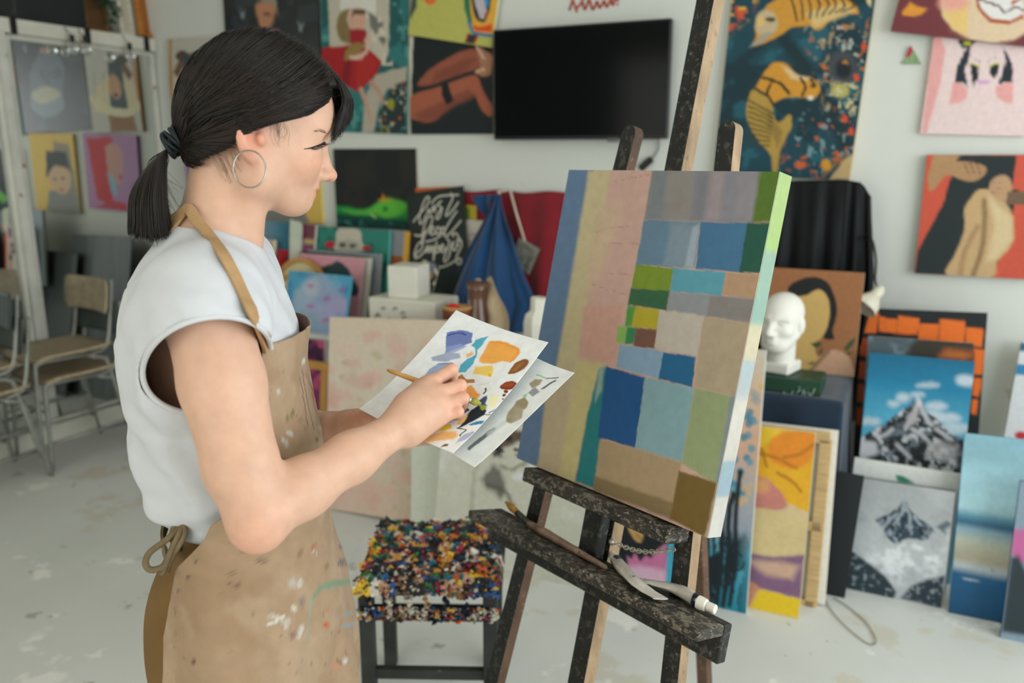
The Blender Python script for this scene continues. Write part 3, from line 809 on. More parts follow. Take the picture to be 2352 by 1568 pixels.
p = Pic('red_knee_canvas', 'vermilion canvas of a crouching nude in black cloth, lowest on the right wall', 'painting',
        [(2130, 355), (2400, 356), (2385, 642), (2100, 628)], ypl(D - 0.035), '#c0503c', thick=0.033, group=HANG, side='#6a6458')
p.wob = 3
p.poly([(2200, 355), (2400, 356), (2340, 440), (2280, 640), (2100, 628), (2108, 575), (2165, 470), (2180, 420)], '#1a2629', 3)
p.poly([(2145, 355), (2208, 355), (2165, 405), (2135, 440), (2132, 405)], '#a8845c', 4); p.poly([(2140, 380), (2190, 370), (2255, 378), (2265, 395), (2248, 412), (2215, 415), (2175, 402), (2150, 430), (2134, 435)], '#a5805c', 4, smooth=3)
for k in range(3): p.line([(2215 + k * 14, 376), (2226 + k * 13, 400)], 2.5, '#6f5038')
p.poly([(2230, 455), (2250, 435), (2285, 440), (2320, 480), (2329, 530), (2318, 570), (2290, 600), (2278, 638), (2175, 634), (2190, 590), (2215, 530), (2215, 480)], '#b99a70', 4, smooth=3)
p.poly([(2270, 450), (2325, 500), (2325, 550), (2290, 595), (2265, 600), (2285, 520)], '#c8b48c', 12); p.line([(2260, 460), (2262, 510), (2255, 570), (2235, 634)], 9, '#7d6244', 8)
p.line([(2245, 520), (2215, 580), (2205, 634)], 8, '#94754f', 10)
p.poly([(2275, 420), (2290, 405), (2315, 405), (2325, 430), (2310, 462), (2292, 460), (2272, 440)], '#b08c6a', 3, smooth=3)
for k in range(3): p.line([(2278, 418 + k * 12), (2300, 418 + k * 13)], 2.5, '#7a5a40')
p.poly([(2315, 440), (2400, 440), (2400, 470), (2312, 470)], '#6b5440', 4); p.poly([(2335, 355), (2400, 356), (2400, 440), (2325, 435)], '#c0503c', 4)
p.poly([(2330, 560), (2352, 470), (2400, 470), (2385, 642), (2295, 640)], '#bd4e3c', 4)
done(p)

# small felt charm on the wall
g = empty('wall_charm', hit(2093, 125, RP), 'small green triangular charm with a red tip stuck on the wall', 'charm')
pp = lambda P_: [hit(x, y, ypl(D - 0.001)) for x, y in P_]
MB().prism(pp([(2072, 147), (2116, 147), (2100, 118), (2094, 112), (2086, 125)]), (0, -0.008, 0)).build('felt_triangle', mat('green_felt', '#7f9a72', 0.9, var=0.15, vscale=60), g)
MB().prism(pp([(2082, 128), (2088, 112), (2094, 106), (2096, 118), (2089, 132)]), (0, -0.012, 0)).build('felt_tip', mat('red_felt', '#b03240', 0.9), g)

p = Pic('green_landscape_canvas', 'black canvas with a glowing green hill, below the dancer', 'painting',
        [(772, 340), (961, 343), (956, 527), (767, 522)], WP, '#15181a', side='#b9b4a4')
p.wob = 5
p.patches('#20201e', 0.02, 0.5, seed=3)
p.grad((860, 470), (860, 525), [(0, '#0f6a34'), (0.35, '#1a8a3e'), (0.6, '#0b4038'), (1, '#082e2e')], p.mask_poly([(767, 471), (800, 474), (830, 480), (850, 478), (870, 466), (890, 456), (910, 460), (930, 464), (958, 465), (956, 527), (767, 524)], 6))
p.poly([(785, 482), (830, 484), (850, 478), (870, 462), (890, 455), (915, 460), (935, 470), (925, 490), (890, 500), (860, 492), (820, 492)], '#5cb23e', 10, smooth=3)
p.ell(885, 480, 6, 7, '#1f7a34', soft=4); p.poly([(866, 458), (876, 456), (880, 444), (884, 456), (902, 458), (880, 462)], '#c98a2e', 3)
p.line([(852, 492), (862, 500)], 4, '#a8c47a', 3); p.patches('#2d6a62', 0.06, 0.62, 0.05, seed=11, mask=p.mask_poly([(767, 505), (956, 505), (956, 527), (767, 524)]))
done(p)

# blackboard lettering, leaning on the table
BP = ypl(3.62, 9, 0, 0.70)
p = Pic('lettered_blackboard', 'black board with white brush script, leaning beside the blue cloth', 'sign',
        [(938, 443), (1068, 427), (1073, 641), (942, 655)], BP, '#1b2422', thick=0.006, res=0.0021, side='#222222', down=0.704)
sc_ = 420 / 1733
def T(P_): return [(900 + x * sc_, 400 + y * sc_) for x, y in P_]
for st in ([(205, 450), (250, 390), (330, 300), (355, 230), (335, 215), (300, 270), (262, 400), (270, 470), (300, 440), (345, 350)],
           [(345, 350), (350, 330), (365, 370), (395, 300), (400, 355), (420, 300), (425, 290)], [(470, 255), (440, 280), (470, 330), (455, 400), (425, 425), (430, 380), (480, 320)],
           [(375, 275), (450, 210), (630, 195)], [(560, 180), (575, 230), (530, 330), (512, 390), (540, 380), (600, 310), (630, 265)],
           [(215, 575), (270, 580), (345, 520), (385, 430), (370, 395), (335, 420), (300, 520), (285, 660), (300, 610), (330, 530)],
           [(350, 560), (390, 520), (385, 490), (360, 540), (385, 575), (420, 540)], [(430, 500), (415, 545), (440, 570), (465, 530), (440, 500)], [(480, 500), (465, 545), (490, 560), (505, 520), (480, 500)],
           [(615, 350), (560, 430), (500, 540), (510, 590), (560, 550), (655, 440)], [(320, 640), (400, 620), (470, 575)],
           [(225, 800), (215, 750), (250, 660), (290, 645), (280, 710), (225, 755), (245, 790), (310, 730), (335, 680)],
           [(335, 680), (325, 740), (360, 680), (355, 740), (390, 680), (385, 740)], [(425, 640), (400, 740), (395, 815), (410, 720), (450, 680), (445, 730), (410, 745)], [(455, 720), (490, 690), (480, 665), (460, 700), (480, 740), (515, 700)],
           [(520, 610), (545, 640), (520, 720), (495, 800), (505, 830), (540, 780), (560, 690)], [(560, 680), (585, 640), (575, 700), (600, 720), (620, 660)], [(630, 680), (620, 620), (655, 640), (660, 680), (630, 740), (610, 800), (625, 850), (655, 840), (650, 800), (610, 810)],
           [(585, 590), (575, 565), (610, 560), (635, 600), (660, 640)], [(440, 885), (520, 865), (600, 820)]):
    p.line(T(st), 3.3, '#c6c2b4', 1.8, smooth=5)
done(p)

# ================================================================== canvases standing at the right
FL = 'canvases leaning at the right of the room'
p = Pic('orange_squares_canvas', 'black canvas bordered with orange squares, leaning against the wall', 'painting',
        [(1982, 704), (2276, 722), (2240, 1000), (1962, 980)], ypl(3.50, 9), '#161d20', group=FL, side='#2a2a28', down=0.0)
p.wob = 2
for q_ in ([(1988, 718), (2019, 720), (2013, 764), (1980, 764)], [(2021, 727), (2062, 734), (2059, 766), (2018, 760)], [(2064, 726), (2112, 730), (2108, 768), (2060, 766)], [(2113, 742), (2156, 744), (2152, 784), (2110, 778)], [(2160, 733), (2217, 737), (2214, 792), (2156, 784)], [(2218, 752), (2260, 755), (2257, 797), (2216, 792)],
           [(2238, 800), (2263, 802), (2257, 862), (2235, 858)], [(2238, 866), (2257, 868), (2248, 912), (2232, 908)], [(2234, 916), (2246, 916), (2242, 952), (2230, 950)]): p.poly(q_, '#d96a22', 2)
for k in range(4): p.poly([(1976 - k * 2, 776 + k * 53), (2004, 778 + k * 53), (2000, 818 + k * 53), (1972 - k * 2, 816 + k * 53)], '#a84a1e', 2)
done(p)

p = Pic('dusk_landscape_canvas', 'dim landscape canvas whose top shows above the blue mountain', 'painting',
        [(1998, 770), (2236, 790), (2222, 950), (1978, 930)], ypl(3.36, 9), '#4c5a62', group=FL, down=0.0)
p.wob = 12
p.patches('#6d7f8a', 0.03, 0.52, seed=4); p.poly([(2090, 790), (2130, 765), (2240, 785), (2240, 850), (2080, 850)], '#343028', 14); p.ell(2195, 815, 36, 12, '#b0622a', soft=20); p.poly([(2060, 770), (2090, 756), (2120, 765), (2110, 776)], '#26343a', 6)
done(p)

p = Pic('blue_mountain_canvas', 'snowy peak under a bright blue sky, upper of the two mountain canvases', 'painting',
        [(1999, 808), (2243, 832), (2207, 1088), (1972, 1056)], ypl(3.22, 9), '#15668a', res=0.0055, group=FL, down=0.0, side='#1d3a48')
p.wob = 7
p.grad((2110, 815), (2095, 960), [(0, '#125f80'), (0.5, '#1c7aa0'), (1, '#4a9ab8')]); p.brush(0.15, 0.02, sx=0.3)
for x, y, rx, ry in ((2220, 874, 24, 14), (2130, 884, 26, 5), (2052, 927, 14, 7), (2074, 912, 16, 11), (2108, 906, 16, 6), (2150, 932, 26, 9), (2172, 960, 34, 12), (2195, 985, 34, 14), (1990, 966, 12, 9), (2010, 968, 12, 8), (2140, 950, 24, 8)):
    p.ell(x, y, rx, ry, '#b9c8d0', soft=12, o=0.9)
M_ = [(2108, 910), (2118, 925), (2126, 945), (2150, 962), (2165, 975), (2185, 1000), (2215, 1010), (2207, 1090), (1972, 1058), (1976, 1005), (2010, 985), (2030, 975), (2055, 955), (2080, 935), (2100, 920)]
p.poly(M_, '#1c2226', 4); mk = p.mask_poly(M_)
p.patches('#b9bcc2', 0.06, 0.54, 0.10, seed=12, mask=mk, sx=1.3, sy=.8); p.patches('#5f6a76', 0.10, 0.58, 0.10, seed=14, mask=mk)
for a in ([(2108, 915), (2100, 950), (2080, 985)], [(2112, 925), (2125, 955), (2140, 975)], [(2095, 985), (2130, 1010), (2150, 1045)], [(2050, 985), (2020, 1005)], [(2150, 985), (2185, 1010)], [(2060, 1020), (2090, 1050)]): p.line(a, 8, '#c2c4ca', 7, .85)
p.poly([(2085, 955), (2105, 925), (2112, 945), (2100, 975), (2075, 980)], '#a8a4a6', 5, o=.8); p.poly([(1973, 1010), (2010, 1015), (2020, 1040), (1985, 1055), (1972, 1050)], '#c3c6ca', 10)
p.poly([(2150, 1010), (2200, 1025), (2195, 1070), (2140, 1050)], '#c6c4c8', 14, o=.6)
done(p)

p = Pic('white_leaf_canvas', 'white canvas with a green leaf tip, squeezed between the mountain canvases', 'painting',
        [(1963, 1048), (2206, 1092), (2202, 1142), (1957, 1106)], ypl(3.10, 9), '#d6d9d6', group=FL, down=0.0)
p.poly([(2058, 1090), (2075, 1093), (2105, 1112), (2080, 1110), (2060, 1106)], '#2f7f66', 2)
done(p)

p = Pic('grey_mountain_canvas', 'grey stormy peak, lowest of the mountain canvases on the floor', 'painting',
        [(1977, 1096), (2195, 1130), (2163, 1396), (1940, 1350)], ypl(3.02, 9), '#9ea3a6', res=0.005, group=FL, down=0.0, side='#30363a')
p.wob = 7
p.grad((2090, 1100), (2060, 1390), [(0, '#999ea2'), (.3, '#a6abae'), (.6, '#b2b8bc'), (1, '#9aa2a8')]); p.patches('#b6babd', 0.012, 0.5, 0.3, seed=2, o=.6); p.patches('#878d93', 0.03, 0.58, 0.25, seed=5, o=.5)
M_ = [(2078, 1146), (2092, 1170), (2110, 1190), (2140, 1210), (2150, 1225), (2120, 1240), (2085, 1235), (2060, 1250), (2040, 1235), (2030, 1215), (2008, 1195), (2050, 1175)]
p.poly(M_, '#2b3d4c', 5); mk = p.mask_poly(M_); p.patches('#8e9ca8', 0.12, 0.56, 0.12, seed=3, mask=mk, sx=1.5, sy=.7); p.patches('#18242e', 0.10, 0.58, 0.12, seed=6, mask=mk)
for a in ([(2078, 1148), (2070, 1180), (2050, 1205)], [(2082, 1160), (2092, 1190), (2088, 1215)], [(2060, 1180), (2040, 1195), (2030, 1212)], [(2100, 1185), (2115, 1205)]): p.line(a, 5, '#aab4bc', 5, .8)
p.poly([(2150, 1210), (2175, 1195), (2185, 1205), (2170, 1225)], '#5a6670', 6)
p.patches('#d5dadd', 0.05, 0.45, 0.25, seed=7, mask=p.mask_poly([(2000, 1240), (2180, 1220), (2170, 1330), (2060, 1340), (1990, 1290)], 25))
M_ = [(1948, 1260), (1965, 1270), (1990, 1290), (2030, 1320), (2060, 1360), (2050, 1375), (1940, 1352)]; p.poly(M_, '#23323a', 6); M2 = [(2070, 1375), (2090, 1345), (2130, 1330), (2170, 1320), (2163, 1397)]; p.poly(M2, '#22303a', 6)
for q_ in (M_, M2): p.patches('#7d8a92', 0.14, 0.60, 0.10, seed=9, mask=p.mask_poly(q_))
done(p)

p = Pic('seascape_canvas', 'tall seascape canvas with pale sky and dark blue waves', 'painting',
        [(2218, 993), (2420, 1018), (2400, 1440), (2178, 1400)], ypl(3.0, 13), '#8fb4c0', group=FL, down=0.0, side='#3f6a7e')
p.wob = 12
p.grad((2300, 1000), (2250, 1415), [(0, '#7ea9b8'), (0.42, '#9cc2cc'), (0.46, '#5a8ca2'), (0.5, '#2c5a78'), (0.535, '#7fa0b0'), (0.60, '#a6ac9e'), (0.70, '#a59e88'), (0.745, '#aebac0'), (0.79, '#1c5a86'), (1, '#0f4468')])
p.brush(0.22, 0.02, sx=0.35); p.patches('#c9d2d6', 0.05, 0.58, 0.06, seed=5, mask=p.mask_poly([(2190, 1295), (2330, 1330), (2320, 1350), (2188, 1320)], 8), sx=0.5); p.patches('#5b5e66', 0.05, 0.6, 0.06, seed=8, mask=p.mask_poly([(2270, 1285), (2330, 1290), (2320, 1315), (2280, 1312)], 8))
done(p)

p = Pic('dark_pink_canvas', 'slate and pink canvas cut off by the right picture edge', 'painting',
        [(2337, 1102), (2440, 1120), (2420, 1462), (2308, 1440)], ypl(2.90, 11), '#7c8fa0', group=FL, down=0.0, side='#26343e')
p.poly([(2325, 1215), (2440, 1215), (2430, 1300), (2340, 1290), (2322, 1270)], '#b45f92', 10); p.poly([(2322, 1280), (2340, 1275), (2365, 1330), (2440, 1330), (2420, 1470), (2300, 1450)], '#27333a', 10)
done(p)

p = Pic('small_seaside_canvas', 'small white and blue canvas cut off at the right picture edge below the red nude', 'painting',
        [(2332, 785), (2450, 795), (2440, 1030), (2320, 1005)], ypl(3.60, 8), '#c9cdd0', group=FL, down=0.0)
p.poly([(2332, 785), (2450, 795), (2450, 812), (2330, 805)], '#2a5a78', 3); p.poly([(2330, 835), (2450, 845), (2450, 865), (2328, 860)], '#2f7aa8', 4); p.ell(2345, 1000, 14, 10, '#b02a34')
done(p)

p = Pic('black_board', 'plain black board standing on edge between the table and the grey mountain', 'board',
        [(1915, 1080), (1975, 1092), (1955, 1345), (1895, 1330)], ypl(2.945, 8, 0), '#1d2124', thick=0.012, group=FL, down=0.0, side='#26292c')
done(p)

FRONT = 'canvases leaning on the draped table'
p = Pic('bare_stretcher_canvas', 'white canvas turned round to show its wooden stretcher', 'canvas',
        [(1640, 955), (1932, 990), (1888, 1408), (1600, 1352)], ypl(2.85, 9), '#d6d5cd', thick=0.004, side='#dcdad2', down=0.0)
sob = done(p); Pst = p
BS = p
st = mat('pine_stretcher', '#c6a878', 0.6, var=0.12, stretch=(1, 1, 12), vscale=14)
e = lambda x, y, o_=0.012: p.world(x, y, o_)
for nm, a, b_, w_ in (('stretcher_bar', (1898, 1008), (1862, 1392), 0.042), ('stretcher_bar', (1650, 975), (1908, 1005), 0.042), ('stretcher_bar', (1640, 1345), (1870, 1390), 0.042), ('stretcher_bar', (1645, 1175), (1888, 1208), 0.035)):
    MB().bar(e(*a), e(*b_), w_, 0.018, p.U if a[0] - b_[0] > 0 and a[0] < 1900 and b_[0] < 1870 and b_[1] - a[1] > 200 else p.V, bev=0.002).build(nm, st, sob)

p = Pic('yellow_figure_canvas', 'canvas of yellow drapery over a reclining figure', 'painting',
        [(1742, 978), (1876, 994), (1832, 1420), (1690, 1388)], ypl(2.73, 9), '#c9b48c', res=0.005, group=FRONT, down=0.0, side='#d8cca8')
p.wob = 5
p.poly([(1742, 978), (1880, 994), (1860, 1180), (1800, 1150), (1720, 1080)], '#d9a326', 4)
p.poly([(1742, 978), (1800, 986), (1770, 1010), (1735, 1040)], '#e0b834', 8); p.poly([(1770, 1010), (1820, 990), (1876, 1000), (1860, 1060), (1815, 1075), (1770, 1055)], '#d98426', 8, smooth=3)
for a in ([(1745, 1040), (1790, 1055), (1830, 1075)], [(1800, 1050), (1840, 1040), (1868, 1020)], [(1785, 1085), (1820, 1105), (1840, 1130)], [(1750, 1030), (1760, 1070)]): p.line(a, 6, '#a86a1c', 6)
p.poly([(1700, 1100), (1740, 1092), (1775, 1110), (1800, 1140), (1804, 1168), (1730, 1170), (1700, 1160)], '#bd7a70', 6, smooth=3); p.ell(1745, 1115, 22, 18, '#cf9a66', soft=16)
p.poly([(1700, 1172), (1740, 1166), (1858, 1186), (1850, 1272), (1790, 1275), (1690, 1266)], '#c9b584', 5); p.brush(0.08, 0.02)
p.poly([(1690, 1268), (1780, 1278), (1848, 1274), (1838, 1375), (1700, 1340)], '#7a5a78', 8); p.poly([(1710, 1285), (1800, 1290), (1835, 1300), (1820, 1330), (1760, 1320)], '#c2a08a', 16)
p.poly([(1690, 1310), (1715, 1325), (1745, 1350), (1720, 1395), (1685, 1385)], '#c08868', 8); p.poly([(1745, 1352), (1838, 1376), (1832, 1421), (1720, 1396)], '#d9b824', 4)
done(p)

p = Pic('dotted_canvas', 'tall narrow canvas with blue dots fading into black and teal drips', 'painting',
        [(1670, 798), (1770, 806), (1704, 1400), (1560, 1368)], ypl(2.685, 7), '#c9a489', res=0.0045, group=FRONT, down=0.0, side='#cfd6d8')
p.wob = 4
p.grad((1720, 805), (1640, 1390), [(0, '#c6bcae'), (0.1, '#c9b29a'), (0.35, '#c99f86'), (0.5, '#a9a2a0'), (0.68, '#8f9aa8'), (0.78, '#4f9ab0'), (1, '#1a7f98')])
rr = random.Random(4)
for k in range(46):
    y = 900 + k * 5.2; x = 1758 - (y - 800) * 0.105 - rr.random() * 92
    p.ell(x, y, 8.5, 9, ('#4a7f96', '#5c8ea0', '#3f7a94')[k % 3], soft=3, o=0.85 if k > 8 else 0.4)
for k in range(14): p.ell(1700 - k * 3 + rr.random() * 60, 880 + rr.random() * 60 + (k % 2) * 230, 7, 7, '#d0a860', soft=4, o=.6)
mk = p.mask_poly([(1590, 1230), (1715, 1230), (1700, 1400), (1560, 1380)], 40)
p.patches('#0b1a20', 0.03, 0.47, 0.06, seed=6, mask=mk, sx=1.6, sy=0.5)
for x in (1700, 1684, 1668, 1650, 1636, 1620): p.line([(x, 1080 + rr.random() * 60), (x - 10, 1180), (x - 12, 1300), (x - 24, 1390)], 5 + rr.random() * 8, '#0f2026', 5)
for x, y, r_ in ((1628, 1330, 24), (1690, 1290, 20), (1668, 1250, 16)):
    p.line([(x + r_ * math.cos(t), y + r_ * math.sin(t)) for t in np.linspace(0, 5.6, 9)], 4, '#0c1a22', 3)
done(p)

p = Pic('hand_and_fringe_canvas', 'black canvas with a hand and pink fringe, seen between the easel legs', 'painting',
        [(1400, 1080), (1592, 1110), (1560, 1370), (1375, 1335)], ypl(2.62, 9), '#10171c', res=0.005, group=FRONT, down=0.0, side='#2f8aa8')
p.wob = 5
p.poly([(1440, 1195), (1455, 1190), (1465, 1215), (1478, 1225), (1472, 1245), (1458, 1240), (1446, 1220)], '#b08a54', 3, smooth=3); p.line([(1462, 1225), (1474, 1240)], 3, '#6f5030')
p.poly([(1438, 1275), (1450, 1285), (1458, 1268), (1470, 1290), (1482, 1275), (1495, 1282), (1512, 1262), (1530, 1245), (1535, 1345), (1450, 1330)], '#b66a92', 4); p.poly([(1440, 1300), (1470, 1298), (1530, 1310), (1530, 1350), (1440, 1335)], '#c9a2b8', 14)
p.poly([(1534, 1240), (1548, 1240), (1545, 1345), (1528, 1345)], '#3f9ab8', 4); p.poly([(1550, 1225), (1600, 1215), (1590, 1250), (1570, 1240)], '#a8503a', 5)
done(p)

# ================================================================== things on and around the draped table at the right
p = Pic('faceless_woman_canvas', 'brown canvas of a faceless dark haired woman behind the plaster head', 'painting',
        [(1766, 612), (1985, 628), (1958, 902), (1742, 880)], ypl(3.42, 8, 0, 0.70), '#94623f', side='#d6cdb8', res=0.0055, down=0.70)
p.wob = 3
p.poly([(1808, 665), (1830, 645), (1868, 636), (1900, 648), (1918, 685), (1922, 720), (1912, 760), (1916, 778), (1892, 776), (1900, 745), (1903, 700), (1880, 668), (1850, 680), (1826, 692)], '#15181a', 3, smooth=3)
p.poly([(1828, 690), (1852, 678), (1882, 664), (1902, 685), (1905, 730), (1892, 770), (1872, 790), (1880, 820), (1910, 805), (1935, 850), (1930, 895), (1800, 885), (1825, 830), (1822, 770)], '#c3a262', 3, smooth=3)
p.poly([(1895, 815), (1920, 803), (1955, 828), (1958, 902), (1850, 892), (1868, 850)], '#bd967a', 4, smooth=3); p.line([(1862, 850), (1885, 825), (1902, 808)], 8, '#8a6a50', 3)
for q_ in ([(1860, 790), (1878, 784), (1890, 790), (1876, 800)], [(1878, 812), (1890, 796), (1888, 812)], [(1850, 838), (1868, 830), (1872, 836)], [(1938, 800), (1950, 785), (1966, 772), (1960, 792), (1945, 808)], [(1940, 812), (1962, 806), (1950, 816)]): p.poly(q_, '#2f4a2c', 2)
done(p)
# ================================================================== still-life table and the pile of canvases
M_white = mat('white_emulsion', '#d3d2ca', 0.6, var=0.04)
TZ = 0.70
def table(name, x0, x1, y0, y1, z, m, label):
    t = empty(name, ((x0 + x1) / 2, (y0 + y1) / 2, 0), label, 'table')
    MB().box(((x0 + x1) / 2, (y0 + y1) / 2, z - 0.015), ((x1 - x0) / 2, (y1 - y0) / 2, 0.015), bev=0.004).build('table_top', m, t)
    for x in (x0 + 0.05, x1 - 0.05):
        for y in (y0 + 0.05, y1 - 0.05): MB().box((x, y, (z - 0.03) / 2), (0.022, 0.022, (z - 0.03) / 2), bev=0.003).build('leg', m, t)
    return t
table('long_table', -3.15, -0.98, 3.10, 3.72, TZ, M_white, 'long white table under the stacked canvases and still life')
PG = 'canvases piled on the long table'
def onT(y, lean=10): return ypl(y, lean, 0, TZ)
p = Pic('blue_grey_canvas', 'blue grey canvas right behind the chin, upright in the pile', 'painting', [(575, 503), (664, 512), (662, 640), (570, 632)], onT(3.52, 6), '#6f8a98', group=PG, down=TZ + .004, side='#c9ccc6')
p.grad((590, 560), (662, 560), [(0, '#8a98a0'), (0.5, '#5d8496'), (1, '#2f6c84')]); p.brush(0.2, 0.03); done(p)
b = MB(); q_ = [hit(x, y, onT(3.50, 6)) for x, y in spline([(664, 640), (666, 515), (668, 509), (676, 507), (686, 512), (690, 524), (688, 560), (684, 640)], 4)]
b.prism(q_, (0, 0.02, 0)); b.build('foam_panel', mat('white_foam', '#c6cabd', 0.8), label='white foam panel with a rounded corner beside the blue grey canvas', cat='panel')
p = Pic('maroon_canvas', 'narrow maroon canvas between the foam panel and the teal face', 'painting', [(691, 513), (724, 517), (716, 640), (684, 632)], onT(3.545, 5), '#6f3a4c', group=PG, down=TZ + .004, side='#cfc7bb')
p.poly([(690, 548), (698, 550), (694, 640), (684, 632)], '#c09aa0', 3); p.poly([(698, 548), (722, 550), (720, 562), (698, 560)], '#b0a070', 4); p.poly([(698, 565), (720, 568), (716, 600), (696, 595)], '#8a4a70', 5); done(p)
p = Pic('teal_face_canvas', 'teal canvas with a white faced figure and red shoulders in the pile', 'painting', [(723, 517), (897, 531), (884, 690), (708, 676)], onT(3.56, 7), '#2f7a6c', group=PG, down=TZ + .004, side='#4fb0a8')
p.wob = 4; p.patches('#1c5a50', 0.06, 0.6, 0.04, seed=2)
p.poly([(772, 555), (778, 525), (826, 528), (830, 555), (838, 575), (770, 575)], '#bdb7a6', 3, smooth=3); p.poly([(775, 558), (800, 548), (826, 558), (828, 580), (775, 580)], '#a8a698', 8)
p.ell(787, 562, 8, 5, '#4b463e', soft=5); p.ell(810, 564, 8, 5, '#4b463e', soft=5); p.ell(758, 562, 12, 8, '#b32430', soft=3); p.ell(842, 570, 11, 6, '#a8222c', soft=3)
done(p)
p = Pic('plain_grey_board', 'plain grey panel behind the pink canvas in the pile', 'board', [(717, 571), (884, 586), (858, 735), (690, 722)], onT(3.47, 10), '#7f868a', group=PG, thick=0.012, down=TZ + .004, side='#8f979a', res=0.02); done(p)
for k, (x, c) in enumerate((((856, 866), '#c9c8bd'), ((846, 858), '#2a2a2c'))):
    p = Pic('white_canvas_edge' if k == 0 else 'black_framed_board', ('white primed canvas standing behind the pink one' if k == 0 else 'thin black framed board standing behind the pink canvas'), 'canvas', [(700, 580 - 4 * k), (x[1], 596 - 4 * k), (x[1] - 40, 735), (670, 722)], onT(3.40 + 0.03 * k, 13), c, thick=0.014, group=PG, down=TZ + .004, side=c, res=0.02); done(p)
p = Pic('pink_canvas', 'pink canvas showing the dark crown of a head, behind the blue flower', 'painting', [(696, 581), (842, 596), (812, 735), (668, 722)], onT(3.35, 13), '#c98f9b', group=PG, down=TZ + .004, side='#d6a4ae')
p.wob = 4; p.poly([(722, 632), (734, 615), (760, 607), (775, 600), (795, 612), (812, 640), (820, 680), (700, 670)], '#1f3a3c', 3, smooth=2); done(p)
p = Pic('blue_flower_canvas', 'sky blue canvas with pale lilac petals, foremost in the pile', 'painting', [(676, 621), (819, 636), (772, 792), (632, 775)], ypl(3.16, 16, 0, TZ), '#4f93b4', group=PG, side='#58a9c4', res=0.005, down=TZ + .004)
p.wob = 14; p.patches('#3a83aa', 0.03, 0.55, seed=1); p.patches('#6a9fb8', 0.03, 0.6, seed=3)
for x, y, rx, ry, c in ((730, 655, 32, 26, '#8f9fb8'), (700, 690, 26, 34, '#9aa9bd'), (755, 690, 36, 30, '#8b98b6'), (735, 725, 34, 30, '#9a9fbc'), (780, 705, 26, 22, '#9c96bb'), (700, 740, 30, 26, '#7f9ab2'), (745, 765, 34, 22, '#8296b4'), (715, 660, 18, 18, '#a9b2bd')): p.ell(x, y, rx, ry, c, soft=16, o=.85)
for x, y in ((714, 657), (753, 685), (712, 702), (747, 733), (788, 663)): p.ell(x, y, 9, 5, '#a05c98', soft=7, o=.8)
done(p)
p = Pic('sketch_canvas', 'pale pink canvas with black ink marks, left end of the pile', 'painting', [(570, 546), (634, 552), (618, 690), (560, 684)], onT(3.42, 9), '#c3a3a2', group=PG, down=TZ + .004, side='#d8cfb0')
p.poly([(570, 590), (610, 595), (600, 690), (560, 684)], '#c9c9b8', 4)
for x, y in ((618, 566), (616, 578), (606, 605), (602, 622), (610, 640)): p.ell(x, y, 5, 8, '#23221f', soft=3)
p.poly([(628, 552), (634, 552), (618, 690), (612, 690)], '#cfc6a4', 2); done(p)
p = Pic('red_book', 'slim red book wedged beside the ink marked canvas', 'book', [(637, 572), (645, 573), (637, 690), (629, 688)], onT(3.43, 9), '#a81d28', thick=0.05, down=TZ + .004, side='#a81d28', res=0.02); done(p)
# round wooden hoops
hg = 'round wooden frames at the pile'
for k, (x, y, R_, yy) in enumerate(((690, 672, 0.165, 3.36), (668, 690, 0.125, 3.31))):
    c = hit(x, y, ypl(yy)); c[2] = TZ + R_ - 0.0 if k else TZ + R_
    t = empty('round_frame', (c[0], c[1], TZ), ('larger round wooden frame leaning in the pile' if k == 0 else 'smaller round wooden frame in front of the larger one'), 'frame', hg)
    Rm = rotx(math.radians(80)) 
    MB().lathe(c, [(R_ - 0.022, -0.012), (R_, -0.012), (R_, 0.012), (R_ - 0.022, 0.012), (R_ - 0.022, -0.012)], 40, R=Rm).build('hoop', mat('honey_wood', '#b98a4a', 0.5, var=0.1), t, smooth='auto')
    MB().lathe(c, [(R_ - 0.024, -0.003), (R_ - 0.024, 0.003)], 40, R=Rm).build('backing', mat('cream_card', '#c9bd92', 0.8), t)
p = Pic('grey_brown_canvas', 'grey over rust brown canvas with a yellow edge beside the blackboard', 'painting', [(893, 527), (939, 532), (930, 640), (884, 634)], onT(3.60, 7), '#7d8288', group=PG, down=TZ + .004, side='#c9983a')
p.poly([(888, 585), (940, 590), (930, 640), (884, 634)], '#8a4a22', 4); p.poly([(930, 530), (940, 532), (932, 640), (922, 640)], '#c9983a', 2); done(p)
p = Pic('orange_edged_board', 'board with an orange edge peeping over the blackboard', 'board', [(962, 431), (1055, 429), (1050, 640), (960, 640)], ypl(3.77, 0, 0, TZ), '#c9642c', thick=0.01, down=TZ + .004, side='#c9642c', res=0.03); done(p)
